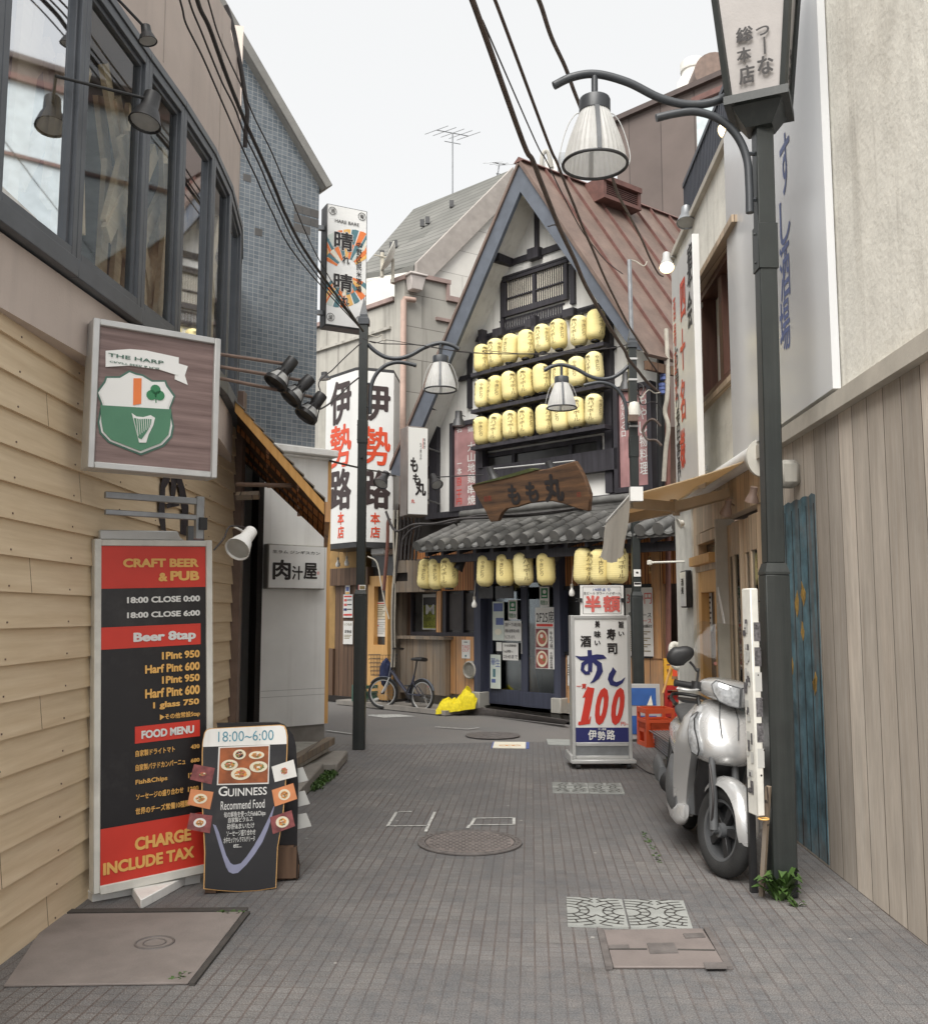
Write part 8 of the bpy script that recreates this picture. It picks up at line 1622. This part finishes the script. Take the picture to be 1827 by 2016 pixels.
# yellow rubbish net
def net():
    from mathutils import noise as nz; p0 = gp(B8(885, 1205), .01); p1 = gp(B8(1372, 1135), .10); d = (p1 - p0); L = d.length; d.normalize(); s_ = V((-d.y, d.x, 0)); rows = []; nu, nv = 44, 22
    prof = [(0, .10), (.06, .20), (.16, .30), (.26, .30), (.36, .26), (.48, .26), (.58, .32), (.68, .42), (.75, .50), (.82, .42), (.88, .36), (.94, .34), (1, .2)]
    def hgt(u):
        for (a, b), (c_, d_) in zip(prof, prof[1:]):
            if u <= c_: f = (u - a)/(c_ - a); f = f*f*(3 - 2*f); return b + (d_ - b)*f
        return .1
    for i in range(nu + 1):
        u = i / nu; row = []
        for j in range(nv + 1):
            v = j / nv; k = math.sin(math.pi * min(1, v * 1.0)) ** .42; p = p0 + d * (L * u) + s_ * (-.03 + .36 * v); n1 = nz.noise(V((u*6, v*3, 0))) * .09 + nz.noise(V((u*13, v*7, 3))) * .035 + nz.noise(V((u*30, v*16, 6))) * .008
            row.append(V((p.x + n1*.5, p.y - abs(n1)*.4, p.z + max(.0, (hgt(u) * .68 + n1 * .8) * k))))
        rows.append(row)
    return solo('rubbish_net', MB().loft(rows, cap=False, closed=False), M['yellownet'], 'crumpled bright yellow rubbish net on the restaurant kerb', 'net', smooth=70)
net()
solo('price_sign_cable', MB().tube(cat_rom([V((1.66, 9.55, .06)), V((1.74, 9.3, .012)), V((1.86, 9.05, .008)), V((2.1, 8.95, .008))]), .006, 6), M['cable'], 'thin black cable on the paving from the price sign to the deck', 'cable')
# ================================================================ BACKGROUND
FBr = Fr(V((3.2, 21.5, 0)), (.7157, -.6984, 0))
bb = thing('brown_building', 'tall brown clad building rising behind the rusty roof', 'building', (5, 21, 0))
a = FBr.uv((1213, 243)); mb = MB(); FBr.box(mb, a[0], a[0] + 14, 0, a[1], -5, 0); part('clad_wall', mb, M['brownclad'], bb); mb = MB(); FBr.box(mb, a[0] - .1, a[0] + 14, a[1], a[1] + .12, -5.1, .12); part('roof_edge', mb, mk('brown_edge', (.07, .05, .045), .6), bb)
q0, q1 = FBr.uv((1371, 250), 1.0), FBr.uv((1480, 250), 1.0); qz = FBr.uv((1371, 205), 1.0)[1]; mb = MB(); FBr.box(mb, q0[0], q0[0] + 5, qz - 5.5, qz, .1, 1.0); part('pale_wall', mb, mk('pale_blue_wall', (.50, .56, .58), .7), bb)
mb = MB(); FBr.box(mb, q0[0] - .05, q0[0] + 5, qz, qz + .12, .05, 1.1); FBr.box(mb, q0[0] - .04, q0[0] + 5, qz - 1.55, qz - 1.48, 1.0, 1.05); part('wall_trim', mb, M['rustseam'], bb)
t = thing('water_tank', 'pale round roof tank beside a brown duct on the brown building', 'tank', at((1365, 190), 22)); c = at((1367, 190), 22.3); T = Matrix.Translation(c)
part('drum', MB().lathe([(.42, -1.2), (.42, .35), (.30, .55), (.30, .62), (.33, .64), (.33, .85), (.25, .92), (.0001, .94)], T, 26), M['siding'], t); c2 = at((1398, 165), 21.6); part('duct', MB().lathe([(.0001, -.5), (.5, -.5), (.5, .5), (.0001, .5)], Matrix.Translation(c2) @ Matrix.Rotation(math.pi/2, 4, 'X'), 24), M['brownpipe'], t)
t = thing('roof_equipment', 'grey chimney pipe and cabinet behind the gable peak', 'equipment', at((1085, 330), 19)); p = at((1090, 325), 19); mb = MB().box(p.x - .18, p.x + .06, p.y, p.y + .3, p.z - .6, p.z + .12); part('cabinet', mb, M['siding'], t); mb = MB().tube(cat_rom([at((1066, 345), 19), at((1068, 305), 19), at((1078, 300), 19), at((1086, 330), 19)]), .045, 8); part('pipe', mb, M['concrete'], t)
part('box', MB().box(p.x + .12, p.x + .45, p.y, p.y + .4, p.z - .5, p.z + .28), M['greymetal'], t)
# walls filling the gap right of the restaurant
solo('back_wall', MB().box(2.75, 6.5, 13.6, 13.8, 0, 4.2), mk('brown_back_wall', (.16, .105, .08), .85, .3, 3, .2, streak=.4), 'rust brown wall in the gap between restaurant and stucco building', 'wall')
# ================================================================ CABLES
def cable(pts, r, label, mat='cable', name='overhead_cable', grp='overhead cables'):
    return solo(name, MB().tube(cat_rom([at(p, Y) for p, Y in pts], 5), r, 7), M[mat], label, 'cable', grp)
def run(pxs, Y0, Y1, Z=None):
    n = len(pxs); out = []; P_ = [p if Z is None else Z(*p) for p in pxs]; D = [0.0]
    for a, b in zip(P_, P_[1:]): D.append(D[-1] + math.hypot(b[0] - a[0], b[1] - a[1]))
    for i, p in enumerate(pxs):
        f = D[i] / D[-1]; inv = (1 - f) / Y0 + f / Y1; out.append((p if Z is None else Z(*p), 1 / inv))
    return out
main = run([(918, -25), (935, 14)] + [A3(*p) for p in ((510, 0), (590, 150), (655, 320), (735, 520), (815, 720), (935, 970), (1015, 1160), (1125, 1360), (1270, 1600), (1350, 1720))] + [C3(440, 410), C3(560, 560), C3(690, 720), C3(850, 860)], 5.0, 12.3)
cable(main, .0185, 'thickest overhead cable crossing from top centre down to the far right lamp post', 'cable_brown')
cable([(p, Y + .03) for p, Y in run([A3(720, 700), A3(830, 735), A3(1010, 1150), A3(1230, 1570)], 8, 11.5)], .006, 'thin wire twisted round the thickest overhead cable', 'cable')
cable(run([(960, -30), (980, 14)] + [A3(*p) for p in ((715, 0), (790, 170), (860, 350), (930, 520), (1010, 720), (1090, 900), (1170, 1090), (1250, 1260), (1390, 1530), (1530, 1745))] + [C3(650, 340), C3(760, 500), C3(870, 650)], 5.2, 12.6), .0115, 'second overhead cable running over the rusty roof to the gable corner', 'cable_brown')
cable(run([(1056, -10), (1066, 14), C8(530, 0), C8(720, 410), C8(860, 790)] + [A3(*p) for p in ((1080, -50), (1230, 260), (1290, 430), (1380, 600), (1480, 790), (1550, 950), (1620, 1080), (1660, 1110))], 4.6, 12.4), .0125, 'overhead cable passing behind the near bell lamp', 'cable_brown')
cable(run([(950, 40)] + [A3(*p) for p in ((615, 0), (700, 150), (790, 340), (900, 560), (1000, 740), (1090, 860), (1200, 990), (1330, 1090))], 6, 12), .006, 'thin wire between the two thick overhead cables')
for k, (pts, r) in enumerate((([A1(*p) for p in ((420, 60), (450, 180), (560, 400), (640, 580), (700, 720), (770, 880), (880, 1130), (970, 1320), (1080, 1560), (1290, 1938))], .006), ([A1(*p) for p in ((490, 60), (560, 230), (640, 430), (720, 620), (810, 800), (890, 1010), (1000, 1240), (1130, 1540), (1340, 1938))], .006), ([A1(*p) for p in ((550, 55), (620, 200), (720, 480), (800, 690), (900, 930), (1000, 1150), (1110, 1400), (1200, 1620), (1380, 1938))], .013), ([A1(*p) for p in ((630, 60), (690, 260), (780, 470), (860, 640), (960, 880), (1080, 1120), (1200, 1400), (1440, 1938))], .005))):
    nm = ('leftmost thin wire', 'second thin wire', 'thick black cable', 'rightmost thin wire')[k]
    cable([(pts[0][0:2], 5.6)] and [((pts[0][0] - 14, pts[0][1] - 50), 4.8)] + run(pts + [(715, 652)], 5.0, 10.55), r, nm + ' slanting over the beige wall to the left lamp post', 'cable', 'overhead_cable', 'left overhead cables')
cable(run([A1(745, 40), A1(790, 180), A1(825, 340), A1(865, 560), A1(895, 760), A1(905, 850), A1(893, 980), A1(888, 1100)], 7.3, 7.7), .02, 'thick black cable along the edge of the beige wall', 'cable', grp=None)
cable(run([A2(570, 1530), A2(700, 1555), A2(880, 1560), A2(1060, 1570), A2(1250, 1600), A2(1500, 1640), A2(1827, 1655), A3(600, 1745), A3(900, 1730), A3(1260, 1695), A3(1390, 1660)], 10.6, 11.6), .006, 'wire from the left lamp post across the lantern rack to the far post', grp='street crossing wires')
cable(run([A2(500, 1500), A2(620, 1550), A2(740, 1520), A2(1000, 1560), A2(1300, 1610), A2(1700, 1650), A3(200, 1720), A3(600, 1750), A3(1000, 1735), A3(1200, 1690)], 10.6, 11.6), .004, 'thinner wire from the left lamp post to the far post', grp='street crossing wires')
cable(run([A2(490, 1545), A2(330, 1690), A2(200, 1820), C2(130, 150), C2(0, 270), A8(1450, 560), A8(1400, 690)], 10.6, 9.5), .007, 'wire from the left lamp post down to the tiled corner', grp='street crossing wires')
cable(run([C2(420, 220), C2(330, 290), C2(240, 380), C2(100, 500), C2(0, 555), A8(1450, 650)], 10.6, 9.4), .009, 'loose cable from the left lamp post towards the flood lamps', grp='street crossing wires')
cable(run([A8(1520, 1055), A8(1640, 1085), A8(1740, 1108), C2(500, 1185), C2(640, 1205), C2(750, 1230)], 10.4, 15.2), .012, 'straight rod like wire from the white cornice past the left lamp post', grp='street crossing wires')
cable(run([A6(0, 1000), A6(60, 1120), A6(170, 1080), A6(300, 1075), A6(460, 1045), A6(700, 1035), A6(1000, 1010), A6(1300, 970), A6(1400, 985)], 14.6, 13.2), .02, 'black cable lying along the top of the tiled eave', grp='eave cables')
cable(run([A6(100, 1180), A6(160, 1110), A6(260, 1080), A6(400, 1070), A6(560, 1025), A6(800, 1020), A6(1100, 990), A6(1250, 960)], 14.6, 13.2), .016, 'second black cable along the tiled eave', grp='eave cables')
for k, (x0, x1, m_) in enumerate(((735, 745, 'cable_pale'), (770, 720, 'cable_pale'), (800, 735, 'cable'), (690, 690, 'redpipe'))):
    pts = [C1(x0, -20), C1(x0 - 5, 200), C1((x0 + x1)/2, 480), C1(x1, 760), C1(x1 - 5, 1030), C1(x1 - 3, 1300), C1(x1 - 10, 1450)] if k < 3 else [C1(700, 60), C1(680, 100), C1(675, 300), C1(655, 560), C1(640, 730)]
    cable(run(pts, 15.2, 15.4), .028 if k == 3 else .016, ('pale pipe beside the restaurant corner, left one', 'pale pipe beside the restaurant corner, right one', 'black cable beside the restaurant corner pipes', 'red pipe running down left of the meter box')[k], m_, 'service_pipe', 'corner pipes')
for k in range(5):
    x = 830 + k * 35; cable(run([C1(x, 0), C1(x + 5, 160), C1(x - 20, 300), C1(x - 30, 450)], 15.3, 15.2), .02, 'dark cable in the tangle above the meter box', 'cable', 'service_cable', 'tangle above the meter box')
for k, pts in enumerate(([C3(560, 800), C3(600, 900), C3(640, 780), C3(580, 740), C3(570, 830)], [C3(570, 900), C3(620, 1010), C3(740, 970), C3(820, 1000), C3(860, 1060)], [C3(600, 940), C3(700, 820), C3(780, 860), C3(850, 850)], [C3(560, 850), C3(590, 980), C3(575, 1040)])):
    cable(run(pts, 11.5, 11.9), .007, ('tight coil of black wire at the far lamp post', 'black wire drooping right of the far lamp post', 'pale brown wire right of the far lamp post', 'short loose wire end at the far lamp post')[k], ('cable', 'cable', 'cable_pale', 'cable')[k], 'loose_wire', 'post wires')
cable(run([A2(570, 1470), A2(650, 1490), A2(690, 1465), A2(700, 1520), A2(730, 1510)], 10.6, 10.6), .006, 'pale wire clamp ends on the left lamp post', 'cable_pale', 'loose_wire', None)
cable(run([C1(490, 415), C1(560, 450), C1(590, 520), C1(610, 640), C1(650, 850), C1(690, 1000)], 15.6, 15.3), .012, 'pale flexible cable over the yellow shop door', 'cable_pale', 'loose_wire', None)
